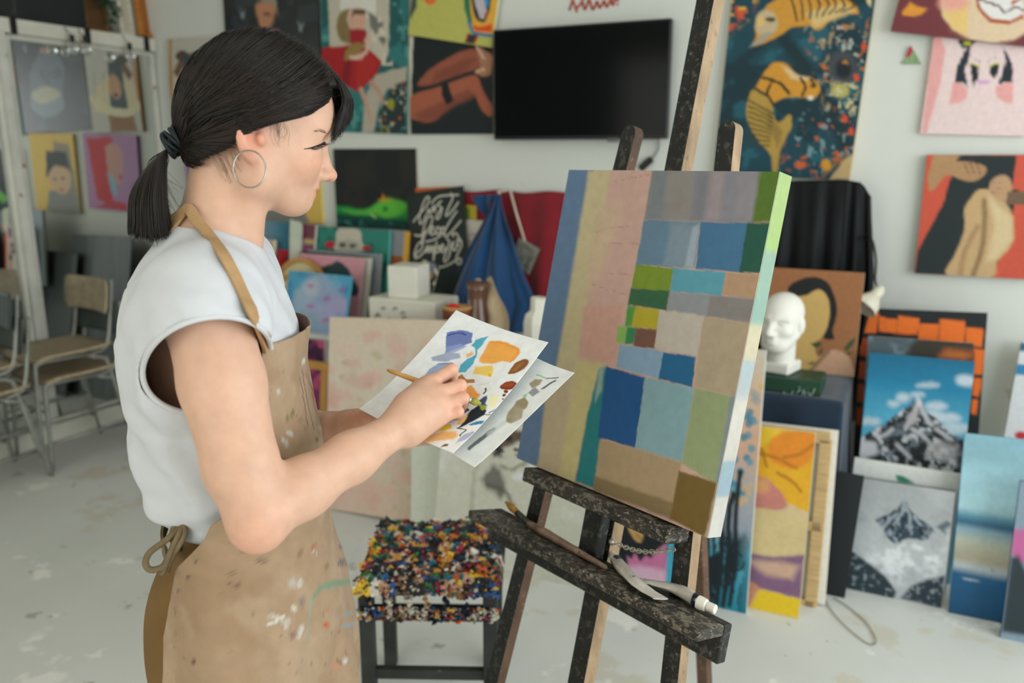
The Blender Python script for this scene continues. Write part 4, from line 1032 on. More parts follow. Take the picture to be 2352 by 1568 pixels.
# lower, standing on the floor
p = Pic('purple_canvas', 'purple and magenta canvas standing on the floor below the blue flower', 'painting', [(690, 776), (753, 783), (736, 880), (680, 874)], ypl(2.98, 7), '#74305c', down=0.0, side='#b9b2b0')
p.wob = 10; p.patches('#b04a72', 0.03, 0.52, seed=2); p.patches('#3c1c3a', 0.03, 0.6, seed=7); done(p)
P0 = ypl(2.92, 8)
fr = empty('wooden_stretcher', hit(738, 1150, P0) * np.array([1, 1, 0]), 'bare wooden stretcher frame standing beside the floral canvas', 'frame')
fn_ = P0[1]; x0_, x1_ = hit(640, 832, P0)[0], hit(756, 832, P0)[0]; zt = hit(750, 832, P0)[2]
yat = lambda z: 2.92 + math.tan(math.radians(8)) * z
for nm, a, b_, wd_ in (('rail', (x0_, zt - 0.02), (x1_, zt - 0.02), (0, 0, 1)), ('rail', (x0_, 0.02), (x1_, 0.02), (0, 0, 1)), ('stile', (x1_ - 0.02, 0.04), (x1_ - 0.02, zt - 0.04), (1, 0, 0)), ('stile', (x0_ + 0.02, 0.04), (x0_ + 0.02, zt - 0.04), (1, 0, 0))):
    MB().bar((a[0], yat(a[1]), a[1]), (b_[0], yat(b_[1]), b_[1]), 0.04, 0.018, wd_, bev=0.002).build(nm, mat('honey_wood', '#b98a4a'), fr)
# floral canvas and the charcoal sheet
p = Pic('floral_canvas', 'large pale pink floral canvas standing on the floor behind the forearm', 'painting', [(772, 721), (1062, 744), (1003, 1207), (732, 1178)], ypl(2.76, 11), '#c9bba8', down=0.0, side='#bfa890', res=0.006)
p.wob = 16; p.grad((900, 725), (860, 1200), [(0, '#c9b8a6'), (0.3, '#cbbfae'), (0.6, '#c4bba9'), (1, '#c6ae9c')])
for k in range(70):
    x, y = 760 + RNG.random() * 270, 770 + RNG.random() * 400; x -= (y - 722) * 0.1
    p.ell(x, y, 10 + RNG.random() * 16, 10 + RNG.random() * 14, ('#cfa59a', '#c99890', '#d2b3a8', '#c4a89c')[k % 4], soft=14, o=0.55)
for k in range(26):
    x, y = 770 + RNG.random() * 240, 800 + RNG.random() * 370; p.ell(x - (y - 722) * .1, y, 5, 8, ('#9a9a62', '#a89e72', '#b49a7c')[k % 3], rot=RNG.random() * 90, soft=8, o=.55)
done(p)
p = Pic('charcoal_sheet', 'large paper with a charcoal portrait, leaning behind the easel legs', 'drawing', [(1030, 780), (1375, 838), (1338, 1288), (998, 1216)], ypl(2.60, 9), '#bdbcae', thick=0.004, down=0.0, side='#c6c4b8', res=0.006)
p.wob = 14; p.patches('#aeada0', 0.012, 0.5, 0.3, seed=4, o=.6); p.patches('#cfd0cc', 0.02, 0.5, 0.3, seed=7, o=.6)
p.poly([(1110, 1020), (1150, 985), (1200, 990), (1210, 1010), (1160, 1025), (1120, 1040)], '#5a4a42', 8); p.patches('#2a2624', 0.08, 0.56, 0.05, seed=3, mask=p.mask_poly([(1108, 1015), (1160, 980), (1215, 990), (1225, 1040), (1120, 1050)], 10), sx=.5)
p.poly([(1105, 1100), (1130, 1068), (1150, 1080), (1165, 1120), (1150, 1145), (1115, 1115)], '#6b6862', 14); p.line([(1120, 1110), (1160, 1130), (1180, 1160)], 8, '#55524e', 10); p.line([(1150, 1070), (1175, 1075), (1215, 1060)], 6, '#6a665e', 8); p.line([(1100, 1020), (1090, 1100), (1080, 1200)], 8, '#a09c8c', 10); p.ell(1190, 1095, 14, 10, '#c9cacc', soft=8)
done(p)
p = Pic('plain_white_sheet', 'plain greenish white panel between the floral canvas and the charcoal sheet', 'panel', [(960, 960), (1060, 972), (1032, 1222), (930, 1206)], ypl(2.68, 8), '#c4c8bc', thick=0.004, down=0.0, side='#c6c4b8', res=0.02); done(p)

# ------------------------------------------------------------------ still life
M_plaster = mat('white_plaster', '#d6d4c8', 0.75, var=0.03, bump=0.05)
Ys = 3.22
def onz(px, py, y): return hit(px, py, ypl(y))
a, b_ = onz(848, 745, Ys - 0.05)[0], onz(1000, 745, Ys - 0.05)[0]
t = empty('relief_block', ((a + b_) / 2, Ys + 0.05, TZ), 'wide white block with carved relief on the still life table', 'block')
zt = onz(925, 684, Ys)[2]
MB().box(((a + b_) / 2, Ys + 0.06, (TZ + zt) / 2), ((b_ - a) / 2, 0.11, (zt - TZ) / 2), bev=0.006).build('block', M_plaster, t)
b = MB(); rr = random.Random(3)
for k in range(4):
    x = a + 0.03 + k * 0.045
    for st in range(3):
        xx, zz = x + rr.random() * 0.03, TZ + 0.03 + rr.random() * (zt - TZ - 0.06)
        MB().tube([(xx, Ys - 0.052, zz), (xx + 0.012, Ys - 0.054, zz + 0.014), (xx + 0.026, Ys - 0.052, zz + 0.004)], 0.003, 5).build('carving', mat('grey_relief', '#8a857a', 0.8), t, smooth=True)
c0, c1 = onz(893, 655, Ys)[0], onz(955, 655, Ys)[0]
MB().box(((c0 + c1) / 2, Ys + 0.06, zt + (c1 - c0) / 2 + 0.001), ((c1 - c0) / 2, (c1 - c0) / 2, (c1 - c0) / 2), rotz(0.12), bev=0.004).build('plaster_cube', M_plaster, label='small white plaster cube on top of the carved block', cat='cube')
p = Pic('collage_card', 'small dark collage card with a grey figure leaning by the white cube', 'card', [(962, 590), (1008, 612), (992, 680), (948, 668)], ypl(3.37, 8, 0, zt), '#1c2220', thick=0.004, res=0.004, side='#c9c6b8', down=zt + .001)
p.wob = 4; p.poly([(975, 595), (985, 600), (960, 630), (952, 622)], '#c2b48a', 2); p.ell(988, 615, 13, 18, '#77778c', soft=4); p.ell(985, 632, 10, 10, '#b0895f', soft=3); p.poly([(950, 665), (985, 668), (985, 690), (950, 690)], '#a8542c', 3); p.line([(1000, 618), (1006, 640), (996, 652)], 6, '#c9c2a6', 2); done(p)
p = Pic('pencil_sheet', 'white sheet with a faint pencil sketch under the blackboard', 'drawing', [(1000, 500), (1112, 508), (1104, 770), (990, 760)], ypl(3.71, 2, 0, TZ), '#c6c0b4', thick=0.003, side='#c6c4b8', down=TZ + .004, res=0.005)
for a_ in ([(1018, 660), (1028, 680), (1020, 700), (1034, 720)], [(1040, 640), (1050, 665), (1044, 690)], [(1078, 540), (1090, 536), (1086, 552)], [(1078, 556), (1095, 552)]): p.line(a_, 2, '#6a665e', 2)
done(p)
# red wall cloth
def cloth(name, P, m, label, cat, thick=0.003, parent=None):
    """P: grid of points (rows, cols, 3), given a small thickness"""
    du = np.gradient(P, axis=1); dv = np.gradient(P, axis=0)
    n = np.cross(du, dv); n /= np.linalg.norm(n, axis=2, keepdims=True) + 1e-9
    Q = P - n * thick
    r, c = P.shape[:2]; i = np.arange(r * c).reshape(r, c); k = r * c
    f = np.stack([i[:-1, :-1], i[:-1, 1:], i[1:, 1:], i[1:, :-1]], -1).reshape(-1, 4)
    loop = np.concatenate([i[0, :-1], i[:-1, -1], i[-1, :0:-1], i[:0:-1, 0]])
    s_ = np.stack([loop, np.roll(loop, -1), np.roll(loop, -1) + k, loop + k], 1)[:, ::-1]
    return meshobj(name, np.concatenate([P.reshape(-1, 3), Q.reshape(-1, 3)]), np.concatenate([f, f[:, ::-1] + k, s_]), m, parent, label=label, category=None) if False else tag(meshobj(name, np.concatenate([P.reshape(-1, 3), Q.reshape(-1, 3)]), np.concatenate([f, f[:, ::-1] + k, s_]), m, parent), label, cat)
u, v = np.meshgrid(np.linspace(0, 1, 70), np.linspace(0, 1, 40))
a, b_ = onz(1068, 436, D), onz(1330, 442, D); zl = onz(1280, 682, D)[2]
X = a[0] + (b_[0] - a[0]) * u
P = np.stack([X, D - 0.03 - 0.012 * np.sin(u * 26 + v * 2) * (0.3 + v) - 0.01 * np.sin(u * 9 + 1), a[2] - 0.006 * np.sin(u * 14) + (zl - a[2]) * v * (1 + 0.015 * np.sin(u * 11))], -1)
u_ = u
cloth('red_cloth', P, mat('crimson_cloth', '#7d1420', 0.85, var=0.12, vscale=5, sheen=0.3), 'crimson cloth hung flat on the wall behind the blue drape', 'cloth')
p = Pic('yellow_green_card', 'yellow and green card showing between blackboard and red cloth', 'card', [(1066, 470), (1092, 472), (1096, 512), (1068, 510)], ypl(D - 0.055), '#b8a42e', thick=0.003, res=0.01); p.poly([(1066, 470), (1078, 480), (1080, 512), (1066, 512)], '#5f7a34', 4); done(p)
# blue drape: gathered at a hook, spreading down onto the table
hk = onz(1146, 446, D - 0.13)
n_u, n_v = 120, 70
u, v = np.meshgrid(np.linspace(0, 1, n_u), np.linspace(0, 1, n_v))
wl = np.interp(v, [0, 0.08, 0.3, 0.6, 0.8, 1], [0.02, 0.035, 0.125, 0.235, 0.30, 0.27]); wr = np.interp(v, [0, 0.08, 0.3, 0.6, 0.8, 1], [0.01, 0.02, 0.085, 0.165, 0.235, 0.19])
zb = TZ + 0.002
z = hk[2] + (zb - hk[2]) * v
s_ = u * 2 - 1
x = hk[0] + np.where(s_ < 0, s_ * wl, s_ * wr)
y = hk[1] - np.interp(v, [0, 0.3, 1], [0, 0.05, 0.16]) * (1 - 0.8 * s_ * s_) + 0.028 * np.interp(v, [0, .2, 1], [0.1, .7, 1]) * (np.sin(u * 17 + 1.2 * v) + 0.4 * np.sin(u * 37 - v))
dr = empty('blue_drape', (hk[0], hk[1], TZ), 'deep blue drape gathered at a hook and falling to the table', 'drape')
M_blue = mat('royal_blue_cloth', '#0a3f6c', 0.8, var=0.15, vscale=5, sheen=0.4)
cloth('drape', np.stack([x, y, z], -1), M_blue, None, None, parent=dr)
u, v = np.meshgrid(np.linspace(0, 1, 30), np.linspace(0, 1, 16))      # loose corner falling back over the gathering
tri = lambda P0_, P1_, P2_: P0_ + (P1_ - P0_) * u[..., None] * 1.0 + (P2_ - P0_) * (v * (1 - u))[..., None]
A_, B_, C_ = onz(1086, 449, D - 0.10), onz(1144, 446, D - 0.11), onz(1116, 496, D - 0.10)
Pf = tri(A_, B_, C_); Pf[..., 1] -= 0.015 * np.sin(u * 9 + v * 3) + 0.01
cloth('folded_corner', Pf, M_blue, None, None, parent=dr)
MB().tube([hk + (0, 0.1, 0.012), hk + (0, -0.01, 0.012), hk + (0.012, -0.012, 0.004)], 0.006, 6).build('hook', mat('cream_peg', '#d9c9b8', 0.5), dr, smooth=True)
# strap and ornate little frame
oc = onz(1204, 588, D - 0.055); R_ = roty(math.radians(24))
of = empty('ornate_frame', oc, 'small ornate silver frame hanging on a pale strap over the red cloth', 'frame')
MB().tube([onz(1172, 437, D - 0.05), onz(1186, 490, D - 0.055), onz(1206, 556, D - 0.058)], 0.006, 6).build('strap', mat('cream_peg', '#d9c9b8'), of, smooth=True)
b = MB()
for sx, sz, hx, hz in ((0, .06, .062, .012), (0, -.06, .062, .012), (.05, 0, .012, .05), (-.05, 0, .012, .05)): b.box(oc + R_ @ np.array((sx, 0, sz)), (hx, 0.011, hz), R_, bev=0.003)
b.build('moulding', mat('carved_silver', '#8f8d84', 0.5, metal=0.3, var=0.3, vscale=80, bump=0.8, bscale=160), of)
MB().box(oc, (0.042, 0.004, 0.052), R_).build('picture', mat('grey_print', '#7c7c74', 0.6, var=0.3, vscale=30), of)
# jug, bowl, pepper, beige cloth, white vase
jc = onz(1098, 752, 3.2); jc[2] = TZ
jg = empty('brown_jug', jc, 'glazed brown jug with a beige cloth behind it', 'jug')
zj = onz(1098, 648, 3.2)[2] - TZ
MB().lathe(jc, [(0.045, 0), (0.06, 0.01), (0.072, zj * .30), (0.07, zj * .45), (0.045, zj * .72), (0.042, zj * .88), (0.052, zj), (0.044, zj), (0.036, zj * .88)], 28).build('body', mat('brown_glaze', '#5a3a2a', 0.25, var=0.2, coat=0.4), jg, smooth=True)
MB().tube(spline([jc + (-0.016, 0.036, zj * .88), jc + (-0.03, 0.085, zj * .8), jc + (-0.03, 0.09, zj * .55), jc + (-0.02, 0.062, zj * .4)], 6), 0.009, 8).build('handle', MATS['brown_glaze'], jg, smooth=True)
bc = onz(1050, 760, 3.12); bc[2] = TZ
bw = empty('clay_bowl', bc, 'small brown clay bowl at the foot of the jug', 'bowl')
zb_ = onz(1062, 706, 3.12)[2] - TZ
MB().lathe(bc, [(0.035, 0), (0.05, 0.005), (0.066, zb_ * .5), (0.062, zb_ * .85), (0.066, zb_), (0.058, zb_), (0.05, zb_ * .5)], 28).build('body', mat('red_clay', '#7a4028', 0.5, var=0.15), bw, smooth=True)
MB().lathe(bc + (0, 0, zb_ - 0.006), [(0.066, 0), (0.069, 0.004), (0.066, 0.009), (0.058, 0.009)], 28).build('rim', mat('cream_rim', '#c0955c', 0.5), bw, smooth=True)
pc = onz(1044, 708, 3.10)
fp = Field(); fp.ell(pc, (0.024, 0.02, 0.018), 0.01); fp.ell(pc + (-0.014, 0, 0.006), (0.016, 0.017, 0.016), 0.01); fp.ell(pc + (0.02, 0, -0.006), (0.02, 0.015, 0.012), 0.012)
Vv, Q = surface(fp, pc - 0.06, pc + 0.06, 0.004)
pr = empty('red_pepper', pc, 'small bright red pepper resting on the clay bowl', 'pepper')
meshobj('flesh', Vv, Q, mat('pepper_red', '#c41a1c', 0.25), pr); MB().tube([pc + (-0.028, 0, 0.008), pc + (-0.042, 0, 0.016)], [0.004, 0.003], 6).build('stem', mat('stem_green', '#4f5a2c', 0.6), pr, smooth=True)
u, v = np.meshgrid(np.linspace(0, 1, 46), np.linspace(0, 1, 46))
Tl, Tr, Br, Bl = (onz(1078, 650, 3.24), onz(1125, 642, 3.26), onz(1178, 770, 3.12), onz(1100, 775, 3.10))
Bl[2] = Br[2] = TZ + 0.004
Pg = (Tl * (1 - u)[..., None] + Tr * u[..., None]) * (1 - v)[..., None] + (Bl * (1 - u)[..., None] + Br * u[..., None]) * v[..., None]
bul = np.sin(v * math.pi) * 0.02
Pg[..., 0] += 0.045 * np.sin(v * math.pi) * (u * 1.2) - 0.0
Pg[..., 1] += -bul * 2 * u - 0.016 * np.sin(u * 11 + v * 4) * (0.2 + v) + 0.01 * np.sin(v * 13 + u * 2) + 0.05 * (1 - u) * (1 - v)
Pg[..., 2] = np.maximum(Pg[..., 2] + 0.012 * np.sin(u * 8) * (1 - v), TZ + 0.003)
cloth('beige_cloth', Pg, mat('beige_linen', '#bda98a', 0.9, var=0.1, sheen=0.3), 'beige linen cloth draped from the brown jug to the table', 'cloth')
vc = onz(1236, 800, 3.12); vc[2] = TZ; zv = onz(1236, 683, 3.12)[2] - TZ
MB().lathe(vc, [(0.062, 0), (0.066, 0.01), (0.066, zv * .62), (0.06, zv * .72), (0.036, zv * .8), (0.034, zv), (0.026, zv), (0.026, zv * .8)], 8).build('white_bottle_vase', M_plaster, label='white faceted plaster bottle beside the blue drape', cat='vase')

# ================================================================== draped table at the right
NX0, NX1, NY0, NY1 = -0.80, -0.15, 3.03, 3.56
nt = table('small_table', NX0 + 0.03, NX1 - 0.03, NY0 + 0.03, NY1 - 0.02, TZ - 0.006, mat('dark_wood', '#3a2c22', 0.5), 'small table hidden under the navy cloth')
def draped(x0, x1, y0, y1, z, drop, seed=0, n=220, rows=34):
    """cloth over a rectangular top, falling in folds"""
    per = []
    r = 0.03
    t = np.linspace(0, 1, n, endpoint=False)
    L = np.array([x1 - x0, y1 - y0, x1 - x0, y1 - y0]); cum = np.concatenate([[0], np.cumsum(L)]) / L.sum()
    cx = np.array([x0, x1, x1, x0, x0]); cyy = np.array([y0, y0, y1, y1, y0])
    px_ = np.interp(t, cum, cx); py_ = np.interp(t, cum, cyy)
    mx, my = (x0 + x1) / 2, (y0 + y1) / 2
    rows_ = []
    for k in np.linspace(0.0, 1, 10): rows_.append(np.stack([mx + (px_ - mx) * k, my + (py_ - my) * k, np.full(n, z + 0.001 * math.sin(k * 9))], 1))
    nx_ = px_ - mx; ny_ = py_ - my
    d = np.stack([nx_ / (x1 - x0), ny_ / (y1 - y0)], 1); d = np.where(np.abs(d) > 0.44, np.sign(d), d * 0.25); d /= np.linalg.norm(d, axis=1, keepdims=True)
    for k in np.linspace(0.03, 1, rows):
        o = 0.006 + 0.026 * k + (0.016 * np.sin(t * 60 + seed) + 0.010 * np.sin(t * 113 + 2 * seed)) * k ** 0.7
        rows_.append(np.stack([px_ + d[:, 0] * o, py_ + d[:, 1] * o * (d[:, 1] < 0.5), z - drop * k * (1 - 0.0 * np.sin(t * 9))], 1))
    return np.stack(rows_)
G = draped(NX0, NX1, NY0, NY1, TZ, TZ - 0.012, 1.3)
b = MB(); b.grid(G, closed=True)
b.build('navy_tablecloth', mat('navy_cloth', '#15293c', 0.85, var=0.15, vscale=6, sheen=0.3), smooth=True, label='navy cloth draped over the small table to the floor', cat='tablecloth')
# green box
def gx(px, y): return onz(px, 900, y)[0]
gy0 = 3.06
gl, gr_ = gx(1752, gy0), gx(1886, gy0); gz = onz(1830, 872, gy0)[2]; GH = gz - TZ - 0.003
gb = empty('green_box', ((gl + gr_) / 2, gy0 + 0.06, TZ), 'dark green box with chalk scribbles under the plaster head', 'box')
MB().box(((gl + gr_) / 2, gy0 + 0.085, TZ + 0.003 + GH / 2), ((gr_ - gl) / 2, 0.085, GH / 2), bev=0.004).build('box', mat('green_paint', '#1c3f2e', 0.5, var=0.12, spots=[('#46705a', 26, 0.66)]), gb)
b = MB()
for st in ([(1788, 902), (1794, 908), (1802, 900)], [(1806, 903), (1814, 908), (1822, 898)], [(1828, 905), (1838, 894)], [(1842, 908), (1846, 896), (1850, 908)], [(1856, 900), (1862, 908), (1872, 892)], [(1834, 890), (1838, 888)]):
    b.tube([onz(x, y, gy0 - 0.001) for x, y in (spline(st, 4) if len(st) > 2 else st)], 0.002, 5)
b.build('chalk_script', mat('chalk', '#8fa698', 0.9), gb, smooth=True)
# plaster head: faceted study cast
hc = onz(1790, 770, gy0 + 0.075)
hz0 = TZ + GH + 0.004
fh = Field(); yaw = math.radians(-105); Rh = rotz(yaw)
hs = (onz(1790, 672, gy0 + 0.07)[2] - hz0) / 0.30
W_ = lambda x, y, z_: np.array([hc[0] + 0.004, gy0 + 0.085, hz0]) + Rh @ (np.array((x, y, z_)) * hs)
fh.ell(W_(-0.008, 0, 0.225), np.array((0.092, 0.072, 0.074)) * hs, 0.01, Rh); fh.ell(W_(0.03, 0, 0.18), np.array((0.058, 0.058, 0.09)) * hs, 0.03, Rh)
fh.ell(W_(0.055, 0, 0.115), np.array((0.035, 0.036, 0.03)) * hs, 0.03, Rh)
for s_ in (-1, 1):
    fh.cone(W_(0.0, .052 * s_, 0.15), W_(0.05, .026 * s_, 0.112), .02 * hs, .018 * hs, 0.03); fh.ell(W_(0.055, .04 * s_, 0.168), np.array((.024, .022, .018)) * hs, 0.02, Rh)
    fh.cone(W_(0.088, .012 * s_, 0.215), W_(0.07, .052 * s_, 0.213), .009 * hs, .008 * hs, 0.014)
    fh.ell(W_(0.088, .032 * s_, 0.198), np.array((.018, .02, .011)) * hs, 0.008, Rh, kind='-'); fh.ell(W_(0.07, .032 * s_, 0.197), np.array((.013, .015, .011)) * hs, 0.004, Rh)
    fh.ell(W_(-0.005, .074 * s_, 0.185), np.array((.02, .01, .032)) * hs, 0.006, Rh); fh.ell(W_(0.096, .013 * s_, 0.158), np.array((.012, .009, .009)) * hs, 0.008, Rh)
fh.cone(W_(0.088, 0, 0.208), W_(0.112, 0, 0.164), .009 * hs, .013 * hs, 0.012)
fh.ell(W_(0.09, 0, 0.138), np.array((.014, .024, .007)) * hs, 0.006, Rh); fh.ell(W_(0.087, 0, 0.127), np.array((.014, .021, .008)) * hs, 0.005, Rh)
fh.cone(W_(-0.015, 0, 0.14), W_(-0.02, 0, 0.03), .05 * hs, .05 * hs, 0.02)
Vv, Q = surface(fh, W_(-.02, 0, .15) - 0.26, W_(-.02, 0, .15) + 0.26, 0.0052)
keep = Vv[:, 2] > hz0 + 0.02; Q = Q[keep[Q].all(1)]
ph = empty('plaster_bust', W_(0, 0, 0), 'white plaster study head standing on the green box', 'sculpture')
meshobj('head', Vv, Q, mat('head_plaster', '#dcdad2', 0.7, var=0.02), ph, smooth=False)
MB().box(W_(-0.02, 0, 0.02), (0.062 * hs, 0.055 * hs, 0.02 * hs), Rh, bev=0.006).build('base', MATS['head_plaster'], ph)
# black cloth hanging behind
n_u, n_v = 150, 60
u, v = np.meshgrid(np.linspace(0, 1, n_u), np.linspace(0, 1, n_v))
yb = 3.66
cl = [onz(x, y, yb) for x, y in ((1700, 420), (1790, 414), (1868, 412), (1940, 418), (1975, 432), (2000, 452))]
tx = np.interp(u, np.linspace(0, 1, 6), [k[0] for k in cl]); tz = np.interp(u, [0, .3, .6, .8, .9, 1], [k[2] for k in cl])
xr = np.interp(v, [0, .1, .3, .45, .6, 1], [0, 0.01, 0.035, 0.045, 0.03, 0.02])
x = tx + xr * (u ** 3); z = tz + (0.45 - tz) * v
y = yb - 0.05 * np.sin(u * math.pi * .9) * v - 0.022 * (0.15 + v) * (np.sin(u * 34 + 1.5 * v) + 0.5 * np.sin(u * 61 - 2 * v)) + 0.02 * np.sin(v * 9 + u * 6) * (1 - v) * v * 3 * (u < .6)
cloth('black_cloth', np.stack([x, y, z], -1), mat('black_satin_cloth', '#0a1012', 0.6, var=0.15, vscale=5, spec=0.25, g=1.0), 'black cloth hanging below the tiger canvas', 'cloth')
b = MB(); MB().box((x[0].mean() - .04, 3.745, cl[2][2] - 0.055), ((cl[5][0] - cl[0][0]) / 2 - 0.13, 0.05, 0.01)).build('cloth_shelf', mat('dark_wood', '#3a2c22'), label='narrow dark ledge carrying the black cloth below the tigers', cat='shelf')
# lamp
lp = [onz(x, y, 3.56) for x, y in ((2006, 560), (2012, 600), (2010, 640), (2014, 660))]
lm = empty('clamp_lamp', lp[-1], 'cream lamp head hanging from a bent wire beside the black cloth', 'lamp')
M_cream = mat('cream_enamel', '#c9c4b2', 0.4, var=0.03)
MB().tube(spline([onz(1985, 560, 3.70), onz(1996, 545, 3.62)] + lp, 6), 0.005, 7).build('arm', mat('dark_steel', '#3b3c3a', 0.4, metal=0.6), lm, smooth=True)
ax = unit(onz(1985, 706, 3.5) - onz(2026, 660, 3.56)); u1 = unit(np.cross(ax, (0, 1, 0))); Rl = np.stack([u1, np.cross(ax, u1), ax], 1)
l0 = onz(2026, 660, 3.56)
MB().lathe(l0, [(0.012, 0), (0.014, 0.004), (0.014, 0.012), (0.022, 0.014), (0.024, 0.05), (0.028, 0.052), (0.048, 0.085), (0.052, 0.115), (0.049, 0.115), (0.044, 0.085)], 24, R=Rl).build('shade', M_cream, lm, smooth='auto')
MB().lathe(l0, [(0.019, 0.05), (0.026, 0.07), (0.02, 0.095), (0.006, 0.102)], 16, R=Rl).build('bulb', mat('frosted_bulb', '#e6e6e0', 0.3), lm, smooth=True)
# cord on the floor
cd = [hit(x, y, zpl(0.005)) for x, y in ((1950, 1345), (1905, 1352), (1895, 1375), (1925, 1420), (1975, 1465), (2003, 1480), (2012, 1468), (1990, 1430), (1950, 1395), (1915, 1372))]
co = empty('floor_cord', cd[0], 'thin loose cord looping on the floor with a white plug', 'cord')
MB().tube(spline(cd, 8), 0.0019, 6).build('cord', mat('tan_cord', '#8a7f66', 0.7), co, smooth=True)
MB().bar(hit(1893, 1342, zpl(0.014)), hit(1918, 1352, zpl(0.014)), 0.026, 0.024, (0, 0, 1), bev=0.006).build('plug', M_white, co)

# ================================================================== paint-crusted stool
SX = rotz(math.radians(24)); s0 = np.array([-1.215, 1.60, 0.0])
S_ = lambda x, y, z_: s0 + SX @ np.array((x, y, z_))
SW, SD, SZ = 0.370, 0.36, 0.450
stl = empty('studio_stool', S_(SW / 2, SD / 2, 0), 'low stool thickly crusted with colourful dried paint', 'stool')
M_st = mat('stained_black_wood', '#2c2e2c', 0.6, var=0.2, vscale=12, spots=[('#6b665c', 22, 0.66), ('#8a2f3a', 17, 0.72), ('#4f7f9a', 19, 0.73)], bump=0.3)
for k in range(4): MB().box(S_(SW / 2, 0.045 + k * 0.09, SZ), (SW / 2, 0.0425, 0.011), SX, bev=0.003).build('seat_slat', M_st, stl)
for x in (0.02, SW - 0.02):
    for y in (0.022, SD - 0.022): MB().box(S_(x, y, (SZ - 0.011) / 2), (0.019, 0.019, (SZ - 0.011) / 2), SX, bev=0.003).build('leg', M_st, stl)
MB().box(S_(SW / 2, 0.014, SZ - 0.075), (SW / 2 - 0.039, 0.011, 0.02), SX, bev=0.003).build('apron_rail', M_st, stl); MB().box(S_(SW / 2, SD - 0.014, SZ - 0.06), (SW / 2 - 0.039, 0.011, 0.02), SX).build('apron_rail', M_st, stl)
for x in (0.014, SW - 0.014): MB().box(S_(x, SD / 2, SZ - 0.06), (0.011, SD / 2 - 0.041, 0.02), SX).build('apron_rail', M_st, stl)
for y in (0.022, SD - 0.022): MB().box(S_(SW / 2, y, 0.19), (SW / 2 - 0.039, 0.011, 0.014), SX).build('stretcher', M_st, stl)
pal = [lin(c, 1.0) for c in ('#c8c0b0', '#d8d2c6', '#16181c', '#16181c', '#1c2834', '#143a56', '#0f1416', '#8a1a2a', '#b02848', '#c9902a', '#d8b02a', '#c4581e', '#1f6a78', '#b98a6a', '#c7a58c', '#5a1f30', '#2c6a3a', '#1d4f86', '#15171a', '#7a5a2c', '#14171b', '#1a2026', '#bfb6a6', '#cdc6ba', '#0f1418', '#2a2226', '#a98a72')]
import bmesh
bm = bmesh.new(); bmesh.ops.create_icosphere(bm, subdivisions=1, radius=1); bm.verts.ensure_lookup_table()
IV = np.array([v_.co for v_ in bm.verts]); IF = np.array([[v_.index for v_ in f.verts] for f in bm.faces]); bm.free()
gx_, gy_ = np.meshgrid(np.linspace(-.012, SW + .012, 165), np.linspace(-.014, SD + .012, 180)); gx_, gy_ = gx_.ravel(), gy_.ravel()
wx, wy = gx_ + .016 * (fbm(gx_, gy_, 55, 1) - .5), gy_ + .016 * (fbm(gx_, gy_, 55, 2) - .5)
NS_ = 520; sx_, sy_ = RNG.random(NS_) * (SW + .02) - .01, RNG.random(NS_) * (SD + .02) - .01
best = np.full(len(gx_), 9.0); own = np.zeros(len(gx_), int)
for k in range(NS_):
    d = np.hypot((wx - sx_[k]) * .75, wy - sy_[k]) * (.6 + .8 * ((k * 7919) % 100) / 100); m_ = d < best; best[m_] = d[m_]; own[m_] = k
hn = vnoise(sx_ + .3, sy_ + .7, 17, 4)
ci = np.where(RNG.random(NS_) < .62, (hn * 23).astype(int) % len(pal), RNG.integers(len(pal), size=NS_))
colr = np.array(pal)[ci[own]] * (.75 + .5 * fbm(gx_, gy_, 260, 9))[:, None]
dark = np.clip((fbm(gx_, gy_, 70, 12) - .60) / .04, 0, 1)[:, None]; colr = colr * (1 - dark) + lin('#12151a') * dark
hs_ = RNG.random(NS_)
gz_ = SZ + .006 + .012 * hs_[own] * np.clip(1 - best / .02, 0, 1) + .022 * fbm(gx_, gy_, 26, 6) * fbm(gx_, gy_, 110, 7) * 1.6 + .006 * (fbm(gx_, gy_, 240, 8) - .5)
gz_ += .012 * np.clip((gy_ - SD + .05) / .05, 0, 1) * fbm(gx_, gy_, 90, 3)
edge = np.minimum(np.minimum(gx_ + .012, SW + .012 - gx_), np.minimum(gy_ + .014, SD + .012 - gy_)); gz_ -= np.clip(.010 - edge, 0, .01) * (1.6 + 2.4 * fbm(gx_, gy_, 120, 5))
G_ = s0 + np.stack([gx_, gy_, gz_], 1) @ SX.T
i = np.arange(165 * 180).reshape(180, 165)
o = meshobj('paint_crust', G_, np.stack([i[:-1, :-1], i[:-1, 1:], i[1:, 1:], i[1:, :-1]], -1).reshape(-1, 4), paintmat('dried_paint', 0.45, 0.3, 300), stl, smooth=False, colors=np.clip(colr, 0, .92)); o['kind'] = 'stuff'
Vs, Fs, Cs = [], [], []
NB = 1300
